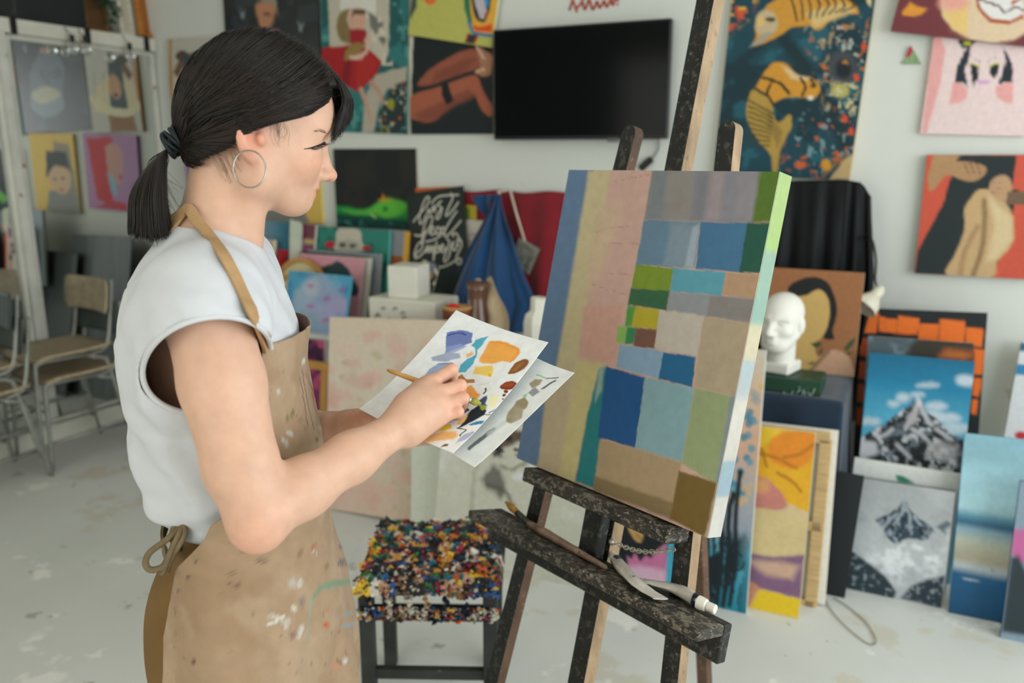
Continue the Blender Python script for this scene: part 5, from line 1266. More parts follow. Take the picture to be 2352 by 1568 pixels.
for k in range(NB):
    if k < 420:
        x, y = RNG.random() * (SW + 0.02) - 0.01, RNG.random() * (SD + 0.02) - 0.012; z_ = SZ + .020 + .010 * RNG.random() + (0.012 * RNG.random() if y > SD - 0.05 else 0)
        if k % 3 == 0: y = -.012 + .006 * RNG.random(); z_ = SZ - .012 + .026 * RNG.random()
    else:
        x = RNG.random() * SW; y = -.001 - .006 * RNG.random(); z_ = SZ - 0.052 - 0.036 * RNG.random() ** 1.5
        if k % 7 == 0: z_ = SZ - 0.05 * RNG.random(); x = 0.03 + 0.3 * (k % 6) / 6 + 0.012 * RNG.random()
    r = 0.0022 + 0.0045 * RNG.random() ** 2
    d = IV * (1 + 0.4 * RNG.standard_normal((len(IV), 1))) * np.array((1.6, 1.1, .7)) * r
    d = d @ rotz(RNG.random() * 6).T
    Fs.append(IF + len(IV) * k); Vs.append(S_(x, y, z_) + d @ SX.T)
    h = vnoise(np.array([x + .3]), np.array([y + .7]), 17, 4)[0]
    c = pal[int(h * 31) % len(pal)] if RNG.random() < 0.6 else pal[RNG.integers(len(pal))]
    Cs.append(np.tile(c * (0.8 + 0.3 * RNG.random()), (len(IV), 1)))
o = meshobj('paint_lumps', np.concatenate(Vs), np.concatenate(Fs), MATS['dried_paint'], stl, smooth=False, colors=np.concatenate(Cs))
o['kind'] = 'stuff'

# ================================================================== school chairs in front of the mirror
M_tube = mat('grey_painted_tube', '#8d8f88', 0.4, metal=0.35, var=0.1, vscale=20, spots=[('#5f5a50', 30, 0.68)])
M_seat = mat('worn_plywood', '#a8987c', 0.5, var=0.14, vscale=16, stretch=(1, 6, 1), spots=[('#8a7458', 12, 0.64)])
M_back = mat('worn_dark_plywood', '#9d9078', 0.5, var=0.14, vscale=16, spots=[('#6f8a98', 15, 0.70), ('#5b5244', 14, 0.66)])
M_dark = mat('dark_laminate', '#39423f', 0.5, var=0.1)
def chair_parts(org, yaw, lift, dark, label):
    """local x: facing, y: left"""
    R_ = rotz(yaw); L_ = lambda x, y, z_: np.asarray(org) + R_ @ np.array((x, y, z_ + lift))
    c = empty('school_chair', L_(0, 0, -lift), label, 'chair', 'tube-framed school chairs by the mirror')
    hw = 0.165
    for s_ in (-1, 1):
        y = hw * s_
        MB().tube(spline([L_(0.22, y * 1.06, 0 - lift * 0 ), L_(0.2, y, 0.40), L_(0.185, y, 0.435), L_(0.15, y, 0.445)], 6) + [L_(-0.14, y, 0.435)], 0.0105, 8).build('leg', M_tube, c, smooth=True)
        MB().tube(spline([L_(-0.24, y * 1.1, 0), L_(-0.17, y, 0.36), L_(-0.15, y, 0.40), L_(-0.08, y, 0.425)], 6), 0.0105, 8).build('leg', M_tube, c, smooth=True)
        MB().tube(spline([L_(-0.06, y, 0.432), L_(-0.15, y, 0.45), L_(-0.185, y, 0.50), L_(-0.215, y, 0.66), L_(-0.235, y, 0.80)], 6), 0.0105, 8).build('back_post', M_tube, c, smooth=True)
    MB().tube([L_(0.205, -hw, 0.3), L_(0.205, hw, 0.3)], 0.008, 8).build('crossbar', M_tube, c, smooth=True)
    for s_ in (-1, 1): MB().tube([L_(0.215, hw * s_, 0.14), L_(-0.215, hw * s_, 0.14)], 0.008, 8).build('side_rail', M_tube, c, smooth=True)
    u, v = np.meshgrid(np.linspace(-1, 1, 15), np.linspace(-1, 1, 15))
    sx = 0.205 * u; sy = 0.195 * v * np.sqrt(1 - 0.12 * u ** 4) ; sz = 0.462 + 0.012 * v ** 2 - 0.02 * np.clip(u, 0.5, 1) ** 6 + 0.01 * np.clip(-u, 0, 1) ** 2
    Pt = np.einsum('ij,rcj->rci', R_, np.stack([sx * np.sqrt(1 - 0.12 * v ** 4) - 0.0, sy, sz + lift], -1)) + np.asarray(org)
    cloth('seat', Pt, M_seat, None, None, 0.012, c)
    bz = 0.72 + 0.085 * v; by = 0.2 * u * np.sqrt(1 - 0.18 * v ** 4); bx = -0.215 - 0.13 * (bz - 0.66) + 0.03 * u ** 2 + 0.018
    Pt = np.einsum('ij,rcj->rci', R_, np.stack([bx, by, bz + lift], -1)) + np.asarray(org)
    cloth('backrest', Pt, M_dark if dark else M_back, None, None, 0.011, c)
    return c
F1, F2 = hit(128, 1073, zpl(0)), hit(300, 1027, zpl(0))
fd = unit(F1 - F2); fd = unit(fd + np.array([.12, 0, 0])); ya = math.atan2(fd[1], fd[0])
# near side of the chair is its left or right? the row stands with its near legs on the line F1-F2
sd = np.array([-fd[1], fd[0], 0]);  sd = sd if sd[0] < 0 else -sd
o1 = (F1 + F2) / 2 + sd * 0.175 + fd * 0.01 + np.array([.02, 0, 0])
fd3 = np.array([fd[0], fd[1], 0])
chair_parts(o1, ya, 0.0, True, 'lower of the two stacked school chairs nearest the woman')
chair_parts(o1 + fd3 * 0.035, ya, 0.115, False, 'upper school chair with a worn pale backrest, stacked nearest the woman')
o2 = o1 - (F2 - hit(83, 1095, zpl(0))) + np.array([.05, 0, 0])
chair_parts(o2, ya, 0.0, True, 'lower of the two stacked school chairs cut off by the left picture edge')
chair_parts(o2 + fd3 * 0.035, ya, 0.115, True, 'upper dark backed school chair cut off by the left picture edge')
# grey boards leaning beside the mirror (mostly seen in the reflection)
for k, (xa, xb, zt_, yy, c, lb) in enumerate(((-3.98, -3.42, 1.03, 3.50, '#5a6264', 'large dark grey board leaning in the corner by the mirror'), (-3.55, -3.2, 0.92, 3.42, '#454c4d', 'shorter charcoal board leaning in front of the dark grey one'))):
    b = MB(); l_ = math.radians(11 + 2 * k); Rb = rotx(-l_)
    b.box(np.array([(xa + xb) / 2, yy + math.sin(l_) * zt_ / 2, zt_ / 2 + 0.004]), ((xb - xa) / 2, 0.006, zt_ / 2 / math.cos(l_) - 0.004), Rb, bev=0.001)
    b.build('leaning_board', mat('grey_board_%d' % k, c, 0.35, var=0.15, vscale=5, stretch=(5, 1, 0.6)), label=lb, cat='board')

# ================================================================== on top of the wardrobe
def top_y(px): return hit(px, 40, xpl(XM - 0.03))[1]
ya_, yb_ = top_y(42), top_y(205)
pt = empty('planter', (XM - 0.16, (ya_ + yb_) / 2, WT), 'long black planter box on top of the wardrobe', 'planter')
MB().box((XM - 0.17, (ya_ + yb_) / 2, WT + 0.11), (0.12, (yb_ - ya_) / 2, 0.11), bev=0.008).build('box', mat('black_planter', '#1d2124', 0.5), pt)
MB().box((XM - 0.17, (ya_ + yb_) / 2, WT + 0.217), (0.105, (yb_ - ya_) / 2 - 0.015, 0.006)).build('soil', mat('soil', '#2c2119', 0.95, bump=0.6), pt)
fo = empty('trailing_plant', (XM - 0.1, yb_ - 0.03, WT + 0.223), 'green leafy plant trailing from the black planter', 'plant')
rr = random.Random(5)
M_leaf = mat('dark_leaf', '#1f4a34', 0.5, var=0.25, vscale=20)
for k in range(9):
    st = np.array([XM - 0.14 + rr.random() * 0.08, yb_ - 0.06 + rr.random() * 0.04, WT + 0.222]); e_ = np.array([XM - 0.02 + rr.random() * 0.05, yb_ + 0.02 + rr.random() * 0.14, WT + 0.02 + rr.random() * 0.16])
    md = (st + e_) / 2 + (0, 0, 0.07); pth = spline([st, md, e_], 5)
    sm = MB().tube(pth, 0.002, 4).build('stem', M_leaf, fo)
    for q_ in pth[2::1]:
        for s_ in (-1, 1):
            d = unit(np.array([rr.random() - .3, s_ * rr.random(), rr.random() - .7])); w_ = unit(np.cross(d, (0.3, 0.2, 0.9))); L2 = 0.03 + rr.random() * 0.02
            MB().add([q_, q_ + d * L2 * .5 + w_ * L2 * .28, q_ + d * L2, q_ + d * L2 * .5 - w_ * L2 * .28, q_ + d * L2 * .5 + np.cross(d, w_) * 0.006], [(0, 1, 4), (1, 2, 4), (2, 3, 4), (3, 0, 4)]).build('leaf', M_leaf, sm, fix=False)
for nm, lb, cat_, pa, pb, h_, c, xo in (('wooden_tray', 'brown wooden board behind the plant on the wardrobe', 'board', 212, 272, 0.30, '#7a5a34', -0.10), ('white_picture_frame', 'white picture frame standing on the wardrobe', 'frame', 276, 306, 0.34, '#cfcabb', -0.03), ('orange_wood_frame', 'orange stained wooden frame at the end of the wardrobe top', 'frame', 309, 360, 0.34, '#b0702c', 0.0)):
    y0, y1 = top_y(pa), top_y(pb)
    t = empty(nm, (XM + xo, (y0 + y1) / 2, WT), lb, cat_)
    Rr = roty(math.radians(-5)); m_ = mat(nm + '_finish', c, 0.5, var=0.15, vscale=10, stretch=(1, 1, 6))
    cc = np.array([XM + xo - 0.02, (y0 + y1) / 2, WT + h_ / 2 + 0.004]); hw = (y1 - y0) / 2; bw_ = min(0.03, hw * .4)
    for s_ in (-1, 1):
        MB().box(cc + Rr @ np.array((0, s_ * (hw - bw_ / 2), 0)), (0.012, bw_ / 2, h_ / 2), Rr, bev=0.003).build('stile', m_, t)
        MB().box(cc + Rr @ np.array((0, 0, s_ * (h_ / 2 - bw_ / 2))), (0.012, hw - bw_, bw_ / 2), Rr, bev=0.003).build('rail', m_, t)
    MB().box(cc + Rr @ np.array((-0.006, 0, 0)), (0.003, hw - bw_, h_ / 2 - bw_), Rr).build('backing', mat(nm + '_back', ('#6a4a28', '#b9b29e', '#9a5f28')[('wooden_tray', 'white_picture_frame', 'orange_wood_frame').index(nm)], 0.7), t)
# clips and clear bulbs along the top rail
for k, px_ in enumerate((32, 200, 334)):
    y = hit(px_, 70, xpl(XM + 0.04))[1]
    c = empty('binder_clip', (XM + 0.04, y, WT - 0.05), ('black clip at the left end of the wardrobe rail', 'black clip above the glass bulbs on the wardrobe rail', 'black clip at the right end of the wardrobe rail')[k], 'clip', 'black clips on the wardrobe rail')
    MB().box((XM + 0.041, y, WT - 0.035), (0.005, 0.016, 0.042), bev=0.002).build('jaw', M_blk, c); MB().box((XM + 0.02, y, WT + 0.005), (0.024, 0.016, 0.004), bev=0.001).build('top', M_blk, c)
    MB().tube([(XM + 0.047, y - 0.01, WT + 0.0), (XM + 0.05, y - 0.004, WT + 0.04), (XM + 0.05, y + 0.004, WT + 0.04), (XM + 0.047, y + 0.01, WT + 0.0)], 0.0016, 5).build('handle', M_blk, c)
def glass():
    m, nt, b = nmat('clear_glass'); b.inputs['Transmission Weight'].default_value = 0.92; b.inputs['Roughness'].default_value = 0.03; b.inputs['Base Color'].default_value = (0.95, 0.97, 0.96, 1)
    tc = nt.nodes.new('ShaderNodeTexCoord'); no = nt.nodes.new('ShaderNodeTexNoise'); no.inputs['Scale'].default_value = 40; mr = nt.nodes.new('ShaderNodeMapRange'); mr.inputs[3].default_value = 0.01; mr.inputs[4].default_value = 0.06
    nt.links.new(tc.outputs['Object'], no.inputs['Vector']); nt.links.new(no.outputs['Fac'], mr.inputs[0]); nt.links.new(mr.outputs[0], b.inputs['Roughness']); return m
M_glass = glass()
ws = []
for k, (px_, py_) in enumerate(((166, 90), (196, 92), (298, 108))):
    c = hit(px_, py_, xpl(XM + 0.085))
    bl = empty('glass_bulb', c, ('left one of the two clear glass bulbs under the middle clip', 'right one of the two clear glass bulbs under the middle clip', 'single clear glass bulb near the right clip')[k], 'bulb', 'string of clear bulbs')
    MB().lathe(c, [(0.012, 0.022), (0.013, 0.0), (0.013, -0.012), (0.008, -0.014)], 12).build('socket', M_blk, bl, smooth='auto')
    MB().lathe(c, [(0.009, -0.014), (0.018, -0.03), (0.025, -0.05), (0.022, -0.068), (0.01, -0.078), (0.002, -0.08)], 18).build('glass', M_glass, bl, smooth=True)
    MB().tube([c + (0, 0, 0.02), (XM + 0.05, c[1] + 0.002, WT - 0.03), (XM + 0.03, c[1] + 0.002, WT + 0.002)], 0.0022, 5).build('wire', M_blk, bl, smooth=True)
# ================================================================== easel and the canvas in work
CQ = [(1307, 390), (1791, 394), (1625, 1235), (1187, 1052)]
r4 = [ray(*q_) for q_ in CQ]
dd = np.linalg.svd(np.stack([r4[0], -r4[1], r4[2], -r4[3]], 1))[2][-1]; dd = dd / dd[0]
C4 = [dd[i] * r4[i] for i in range(4)]
kk = 0.6 / ((np.linalg.norm(C4[3] - C4[0]) + np.linalg.norm(C4[2] - C4[1])) / 2)
C4 = [EYE + c * kk for c in C4]
cU = unit(C4[1] - C4[0] + C4[2] - C4[3]); cV = unit(C4[3] - C4[0] + C4[2] - C4[1]); cV = unit(cV - cU * (cU @ cV)); cN = np.cross(cU, cV)
if cN @ (EYE - C4[0]) < 0: cN = -cN
CP = (C4[0], cN)
p = Pic('canvas_in_progress', 'stretched canvas with a blocked-in grid of colours on the easel', 'painting', CQ, CP, '#a89a86', thick=0.036, res=0.0026, side='#cfccc2')
E0 = p.O
def EP(u, v, o): return E0 + cU * u + cV * v + cN * o
s_ = 660 / 1150
def X_(*P_): return [(1180 + x * s_, 360 + y * s_) for x, y in P_]
p.wob = 5
p.grad((1300, 500), (1500, 500), [(0, '#c0a48e'), (1, '#bd9a8c')])
p.poly(X_((200, 30), (325, 30), (100, 1240), (0, 1215)), '#5c7594', 8)
p.poly(X_((300, 55), (400, 55), (330, 330), (250, 900), (150, 1260), (95, 1240), (170, 850)), '#b9ac88', 14)
p.poly(X_((390, 55), (560, 55), (520, 280), (450, 620), (405, 845), (260, 800), (290, 600)), '#bd9a90', 16)
p.poly(X_((340, 200), (430, 190), (400, 330), (310, 560), (280, 560)), '#bda48c', 30)
p.poly(X_((280, 600), (440, 590), (410, 835), (262, 800)), '#bf9486', 14)
p.poly(X_((260, 812), (365, 830), (290, 1100), (240, 1310), (175, 1270)), '#bbae7c', 12)
p.poly(X_((130, 900), (240, 820), (180, 1270), (100, 1240)), '#b4a386', 14)
p.poly(X_((340, 850), (375, 840), (350, 1140), (330, 1330), (245, 1300), (290, 1050)), '#1f7176', 9); p.poly(X_((340, 850), (362, 845), (350, 940), (325, 980)), '#8aa09c', 10)
p.poly(X_((556, 50), (990, 50), (960, 275), (940, 265), (520, 250)), '#7d7c7e', 5)
for a, b, c in ((560, 620, '#70787e'), (620, 720, '#86807c'), (735, 790, '#74727c'), (790, 850, '#96888e'), (850, 905, '#7d7b86'), (905, 990, '#86818a')): p.poly(X_((a, 55), (b, 55), (b - 25, 255), (a - 25, 255)), c, 18, .8)
p.poly(X_((985, 50), (1075, 50), (1035, 265), (955, 262)), '#4f6a26', 10)
p.poly(X_((520, 252), (745, 262), (725, 445), (490, 430)), '#5f7a90', 3); p.poly(X_((630, 265), (740, 270), (690, 445), (600, 435)), '#768896', 16); p.poly(X_((715, 280), (745, 275), (720, 445), (685, 440)), '#94a0ac', 8)
p.poly(X_((748, 260), (938, 265), (915, 462), (728, 448)), '#3f6a8c', 3)
p.poly(X_((935, 262), (1032, 268), (1000, 468), (902, 460)), '#1f4f42', 3)
p.poly(X_((490, 430), (640, 445), (625, 540), (470, 525)), '#71862a', 3); p.poly(X_((468, 525), (625, 535), (610, 615), (455, 592)), '#2f5a3c', 3)
p.poly(X_((640, 445), (850, 462), (832, 556), (625, 538)), '#5593a4', 3); p.poly(X_((850, 462), (990, 472), (972, 568), (832, 552)), '#a98a6e', 3)
p.poly(X_((625, 540), (970, 568), (945, 662), (612, 615)), '#87898f', 3); p.poly(X_((790, 556), (968, 570), (945, 662), (770, 635)), '#7d7876', 6)
p.poly(X_((455, 595), (490, 600), (475, 680), (445, 680)), '#4f8a3a', 4); p.poly(X_((488, 600), (585, 612), (575, 690), (470, 682)), '#a89a28', 5)
p.poly(X_((415, 678), (458, 680), (445, 748), (410, 740)), '#7fa858', 3); p.poly(X_((455, 682), (490, 685), (480, 750), (445, 748)), '#2f7a4e', 4); p.poly(X_((488, 685), (572, 690), (562, 768), (480, 758)), '#6d4c40', 3)
p.poly(X_((585, 612), (760, 635), (735, 798), (562, 765)), '#b3aaa0', 3); p.poly(X_((760, 640), (945, 662), (890, 960), (722, 920)), '#a3937c', 5)
p.poly(X_((425, 750), (600, 778), (580, 888), (408, 842)), '#7f9ab4', 3); p.poly(X_((598, 780), (728, 800), (715, 922), (578, 888)), '#1d5c86', 3)
p.poly(X_((372, 840), (526, 880), (485, 1165), (335, 1120)), '#164c80', 3)
p.poly(X_((526, 882), (725, 925), (672, 1222), (485, 1165)), '#7c9ca4', 3); p.brush(0.03, 0.03)
p.poly(X_((725, 925), (895, 962), (810, 1310), (672, 1225)), '#8b9670', 4); p.poly(X_((868, 958), (905, 965), (850, 1310), (808, 1305)), '#7d8890', 8)
p.poly(X_((345, 1130), (485, 1165), (672, 1222), (630, 1440), (320, 1330)), '#a08a6c', 6)
p.poly(X_((325, 1275), (450, 1320), (640, 1385), (630, 1450), (320, 1335)), '#7c6a4a', 8)
p.poly(X_((660, 1255), (815, 1305), (770, 1525), (625, 1450)), '#6b5528', 5); p.poly(X_((812, 1305), (850, 1310), (790, 1525), (765, 1525)), '#a89684', 5)
for a in (X_((400, 100), (470, 85), (550, 70)), X_((330, 300), (420, 280), (510, 285)), X_((365, 345), (500, 350)), X_((350, 465), (460, 470)), X_((310, 510), (450, 550))): p.line(a, 1.2, '#8a6a62', 1.5, .6)
p.brush(0.035, 0.012, sx=1, sy=.3); p.brush(0.02, 0.3)
cv = p.done()
# painted right-hand edge of the canvas, wrapped round the stretcher
bands = [(0, '#b9d488'), (0.20, '#b4d484'), (0.215, '#a4c4b0'), (0.40, '#9fc4b4'), (0.415, '#e2d8b4'), (0.50, '#e0d6b8'), (0.515, '#b9ccd0'), (0.60, '#c4cccc'), (0.62, '#e4dfd2'), (0.78, '#ddd8ce'), (0.79, '#a9c2cc'), (0.88, '#a4bccc'), (0.89, '#dcd8d0'), (1, '#e2ded6')]
nv = 120; tt = np.linspace(0, 1, nv)
V_ = []; Cc = []
for t in tt:
    c = np.array([np.interp(t, [b_[0] for b_ in bands], [lin(b_[1], .72)[i] for b_ in bands]) for i in range(3)])
    for o in (-0.036, -0.001): V_.append(EP(p.w + 0.0006, t * p.h, o)); Cc.append(c)
i = np.arange(nv - 1) * 2
meshobj('painted_edge', V_, np.stack([i, i + 1, i + 3, i + 2], 1), paintmat('painted_canvas_55'), cv, smooth=False, colors=np.array(Cc))

es = empty('studio_easel', EP(0.23, 0, 0) * np.array([1, 1, 0]) + cN * 0, 'paint-stained wooden easel carrying the canvas', 'easel')
SPOT = [('#45433e', 70, 0.56), ('#77766f', 150, 0.64), ('#a9a9a2', 260, 0.69), ('#7a2a24', 26, 0.73), ('#2a5a6a', 34, 0.73), ('#8a6a30', 38, 0.74)]
M_ez = mat('painted_black_easel', '#20221f', 0.5, var=0.25, vscale=18, spots=SPOT, bump=0.5, bscale=90, g=1.0)
M_ew = mat('bare_easel_edge', '#ab9070', 0.6, var=0.15, vscale=14, stretch=(3, 3, 1), spots=[('#7a6a54', 60, 0.62), ('#c4b6a4', 110, 0.66), ('#4c463e', 80, 0.70)], g=1.0)
M_eb = mat('brown_easel_edge', '#6b4f3c', 0.6, var=0.2, vscale=14, spots=[('#94806c', 90, 0.62), ('#33302c', 60, 0.62), ('#8a3a2a', 40, 0.73)], g=1.0)
M_tr = mat('crusted_tray', '#3a3730', 0.5, var=0.3, vscale=14, spots=[('#6f685c', 60, 0.53), ('#9a9080', 120, 0.60), ('#20262a', 45, 0.60), ('#8a5a1e', 26, 0.70), ('#6f6c30', 24, 0.71), ('#8a2a2a', 60, 0.73), ('#b9b4a8', 200, 0.68)], stretch=(1, 1, 1.6), bump=0.9, bscale=110, g=1.0)
def post(u0, v0, u1, v1, w_, o0, th, edge, name, rnd=True):
    """flat post in the easel plane: dark painted face, lighter sawn edges"""
    a, b_ = np.array([u0, v0]), np.array([u1, v1]); d = unit(b_ - a); nn = np.array([-d[1], d[0]])
    out = []
    if rnd:
        for t in np.linspace(math.pi, 0, 13): out.append(a + d * (w_ / 2) * (1 - 1.0 * math.sin(t)) + nn * (w_ / 2) * math.cos(t))
    else: out += [a - nn * w_ / 2, a + nn * w_ / 2]
    out += [b_ + nn * w_ / 2, b_ - nn * w_ / 2]
    n = len(out)
    fr = [EP(q_[0], q_[1], o0) for q_ in out]; bk = [EP(q_[0], q_[1], o0 - th) for q_ in out]
    m = MB(); m.add(fr + bk, [tuple(range(n)), tuple(range(n, 2 * n))[::-1]], 0); m.add(fr + bk, [(i, (i + 1) % n, n + (i + 1) % n, n + i) for i in range(n)], 1)
    return m.build(name, [M_ez, edge], es)
vf = (E0[2] - 0.002) / -cV[2]
po = -0.040
post(0.108, -0.098, -0.041, vf, 0.036, po, 0.024, M_eb, 'front_leg'); post(0.335, -0.098, 0.512, vf, 0.036, po, 0.024, M_ew, 'front_leg')
for s2 in (-1, 1): post(0.2325 + s2 * 0.0105, -0.62, 0.2305 + s2 * 0.0105, 1.15, 0.0195, po - 0.003, 0.03, M_ew if s2 > 0 else M_eb, 'mast_rail', False)
MB().bar(EP(0.2325, -0.55, po - 0.022), EP(0.2305, 1.1, po - 0.022), 0.006, 0.014, cU).build('mast_groove', mat('black_groove', '#0c0d0d', 0.8), es)
# rear leg
ra = EP(0.231, 0.02, po - 0.05); rb = hit(1622, 1660, zpl(0.0)); rb = ra + (rb - ra); rb[2] = 0.004
MB().bar(ra, rb, 0.035, 0.024, cU, bev=0.002).build('rear_leg', M_eb, es)
MB().bar(EP(0.0, 0.05, po - 0.012), EP(0.0, 0.05, po - 0.012) + cU * 0.001, 0.001, 0.001, cV) if False else None
MB().bar(EP(0.085, 0.10, po - 0.036), EP(0.36, 0.10, po - 0.036), 0.04, 0.02, cV, bev=0.002).build('crossbar', M_eb, es)
# ledge under the canvas, slider block, tray
MB().box(EP((0.05 + 0.425) / 2, 0.6 + 0.018, -0.006), ((0.425 - 0.05) / 2, 0.014, 0.030), np.stack([cU, cV, cN], 1), bev=0.003).build('canvas_ledge', M_tr, es)
MB().box(EP(0.222, 0.685, po + 0.014), (0.023, 0.055, 0.013), np.stack([cU, cV, cN], 1), bev=0.002).build('slider_block', M_ez, es)
TU0, TU1, TV = -0.062, 0.537, 0.728
tray = MB().box(EP((TU0 + TU1) / 2, TV + 0.009, 0.018), ((TU1 - TU0) / 2, 0.009, 0.034), np.stack([cU, cV, cN], 1), bev=0.002).build('tray', M_tr, es)
MB().box(EP((TU0 + TU1) / 2, TV + 0.033, -0.027), ((TU1 - TU0) / 2, 0.033, 0.011), np.stack([cU, cV, cN], 1), bev=0.002).build('tray_back', M_ez, es)
# chain between mast and right leg
ca, cb = EP(0.262, 0.688, po + 0.006), EP(0.400, 0.652, po + 0.004)
nl = 19; ch = MB()
for k in range(nl):
    t = (k + 0.5) / nl; c = ca + (cb - ca) * t + np.array([0, 0, -0.012 * math.sin(t * math.pi)])
    d = unit(cb - ca); w_ = unit(np.cross(d, cN)); n_ = np.cross(d, w_)
    if k % 2: w_, n_ = n_, w_
    L2 = np.linalg.norm(cb - ca) / nl * 0.78
    pts = [c + d * L2 * math.cos(a) * 1.0 + w_ * 0.0038 * math.sin(a) for a in np.linspace(0, 2 * math.pi, 12, endpoint=False)]
    MB().tube(pts, 0.00115, 6, closed=True).build('chain_link', mat('pale_steel', '#b9b4a6', 0.35, metal=0.7), es, smooth=True)
MB().lathe(ca, [(0.006, -0.004), (0.007, 0.002), (0.003, 0.005)], 10, R=np.stack([cU, cV, cN], 1)).build('chain_screw', MATS['pale_steel'], es)

# ------------------------------------------------------------------ things lying on the tray
def TP(px, py, up=0.0):
    q_ = hit(px, py, (EP(0, TV, 0), -cV)); return q_ - cV * up
M_ferr = mat('dull_ferrule', '#4a4a46', 0.4, metal=0.5, var=0.2)
def brush_obj(name, label, tip, fer, end, r1, r2, mats, group=None):
    t = empty(name, end, label, 'brush', group)
    tip, fer, end = (np.asarray(k, float) for k in (tip, fer, end)); d = unit(end - tip)
    f0 = tip + (fer - tip) * 0.55
    MB().tube([tip, tip + (f0 - tip) * .5, f0], [r1 * .35, r1 * .95, r1 * .8], 10).build('bristles', mats[0], t, smooth=True)
    MB().tube([f0 - d * 0.002, f0 + (fer - f0) * .4, fer], [r1 * .82, r1 * .8, r1 * .7], 10).build('ferrule', mats[1], t, smooth=True)
    L2 = end - fer
    MB().tube([fer - d * 0.001, fer + L2 * .08, fer + L2 * .25, fer + L2 * .6, end - d * 0.004, end], [r1 * .68, r1 * .85, r2 * 1.05, r2 * .8, r2 * .55, r2 * .25], 10).build('handle', mats[2], t, smooth=True)
    return t
brush_obj('tray_brush', 'long worn paintbrush with ochre bristles lying along the easel tray', TP(1160, 1165, 0.012), TP(1212, 1212, 0.010), TP(1392, 1312, 0.006), 0.0085, 0.0085, (mat('ochre_bristle', '#b5863a', 0.8, var=0.2, vscale=60), M_ferr, mat('worn_handle', '#8a7260', 0.5, var=0.25, vscale=40, spots=[('#b9b0a4', 60, 0.66), ('#5a4a44', 50, 0.62)])))
def tube_obj(label, cap, sh, mid, end, r, capcol, shade):
    """crumpled artist's paint tube: cap, shoulder, body flattening to a folded end"""
    t = empty('paint_tube', mid, label, 'paint tube', 'paint tubes on the easel tray')
    cap, sh, mid, end = (np.asarray(k, float) for k in (cap, sh, mid, end)); d = unit(end - sh)
    side = unit(np.cross(d, -cV)); upv = np.cross(side, d)
    rows = []
    stn = [(0, r, r), (0.18, r * 1.02, r * 1.0), (0.4, r * 1.12, r * .85), (0.6, r * 1.25, r * .6), (0.8, r * 1.35, r * .35), (0.97, r * 1.4, r * .14), (1, r * 1.4, r * .12)]
    for k, (f, a, b_) in enumerate(stn):
        c = sh + (mid - sh) * min(1, f * 2) + (end - mid) * max(0, f * 2 - 1) + side * r * .18 * math.sin(k * 2.1)
        rows.append([c + side * a * math.cos(q_) * (1 + .07 * math.sin(3 * q_ + k)) + upv * b_ * math.sin(q_) * (1 + .08 * math.cos(2 * q_ + 2 * k)) for q_ in np.linspace(0, 2 * math.pi, 18, endpoint=False)])
    g_ = MB(); g_.grid(np.array(rows), closed=True); n = 18
    g_.add(rows[-1], [tuple(range(n))]); g_.add(rows[0], [tuple(range(n))])
    bd = g_.build('body', mat('tube_white_label', '#c3bdb2', 0.35, metal=0.15, var=0.15, vscale=30, spots=[('#9a928a', 40, 0.64), ('#c98a72', 22, 0.73)], bump=0.4, bscale=60), t, smooth='auto')
    rows = []
    for f in (0.0, 0.2):
        c = sh + (mid - sh) * f * 1.0; rows.append([c + side * r * 1.03 * math.cos(q_) + upv * r * 1.03 * math.sin(q_) for q_ in np.linspace(0, 2 * math.pi, 18, endpoint=False)])
    MB().grid(np.array(rows), closed=True).build('label_band', shade, t, smooth=True)
    for k, f in enumerate((0.34, 0.42, 0.5)):
        c = sh + (mid - sh) * min(1, f * 2) + (end - mid) * max(0, f * 2 - 1) + upv * r * (.9 - f * .45)
        MB().bar(c - side * r * (.5 - .12 * k) , c + side * r * (.5 - .2 * k), 0.0022, 0.0012, d).build('print_line', mat('label_print', '#4a4a50', 0.6), t)
    ax = unit(sh - cap); Rc = np.stack([side, np.cross(ax, side), ax], 1)
    Lc = np.linalg.norm(sh - cap)
    MB().lathe(cap, [(r * .62, 0), (r * .70, 0.001), (r * .70, Lc * .42), (r * .5, Lc * .45), (r * .9, Lc * .55), (r * 1.0, Lc * .8), (r * 1.0, Lc)], 20, R=Rc).build('cap', capcol, t, smooth='auto')
    return t
M_cap = mat('white_cap', '#d8d4c8', 0.35, var=0.03); M_navy = mat('navy_label', '#1c2330', 0.4, var=0.05)
tube_obj('flattened paint tube with its dark end at the left of the tray', TP(1402, 1288, 0.0125), TP(1412, 1301, 0.0125), TP(1450, 1347, 0.0120), TP(1515, 1386, 0.008), 0.0105, M_cap, M_navy)
tube_obj('paint tube with a round white cap pointing off the right end of the tray', TP(1640, 1418, 0.0135), TP(1600, 1400, 0.0135), TP(1555, 1367, 0.0125), TP(1468, 1344, 0.010), 0.0115, M_cap, M_navy)
# ================================================================== the painter
HA, TA = math.radians(53.5), math.radians(40)
fx = np.array([math.cos(HA), math.sin(HA), 0]); fy = np.array([-math.sin(HA), math.cos(HA), 0]); fz = np.array([0, 0, 1.0])
tx = np.array([math.cos(TA), math.sin(TA), 0]); ty = np.array([-math.sin(TA), math.cos(TA), 0])
c0 = at(548, 318, 1.06); t0 = at(480, 760, 1.12) * np.array([1, 1, 0])
def H(x, y, z): return c0 + fx * x + fy * y + fz * z
def T_(x, y, z): return t0 + tx * x + ty * y + fz * z
Rh = np.stack([fx, fy, fz], 1); Rt = np.stack([tx, ty, fz], 1)
Rp = Rh @ roty(math.radians(12))
A_ = lambda px, py, d: at(px, py, d)
woman = empty('person', T_(0, 0, 0), 'person with a dark ponytail in white shirt and tan apron, holding papers and a brush', 'person')

B_ = Field()
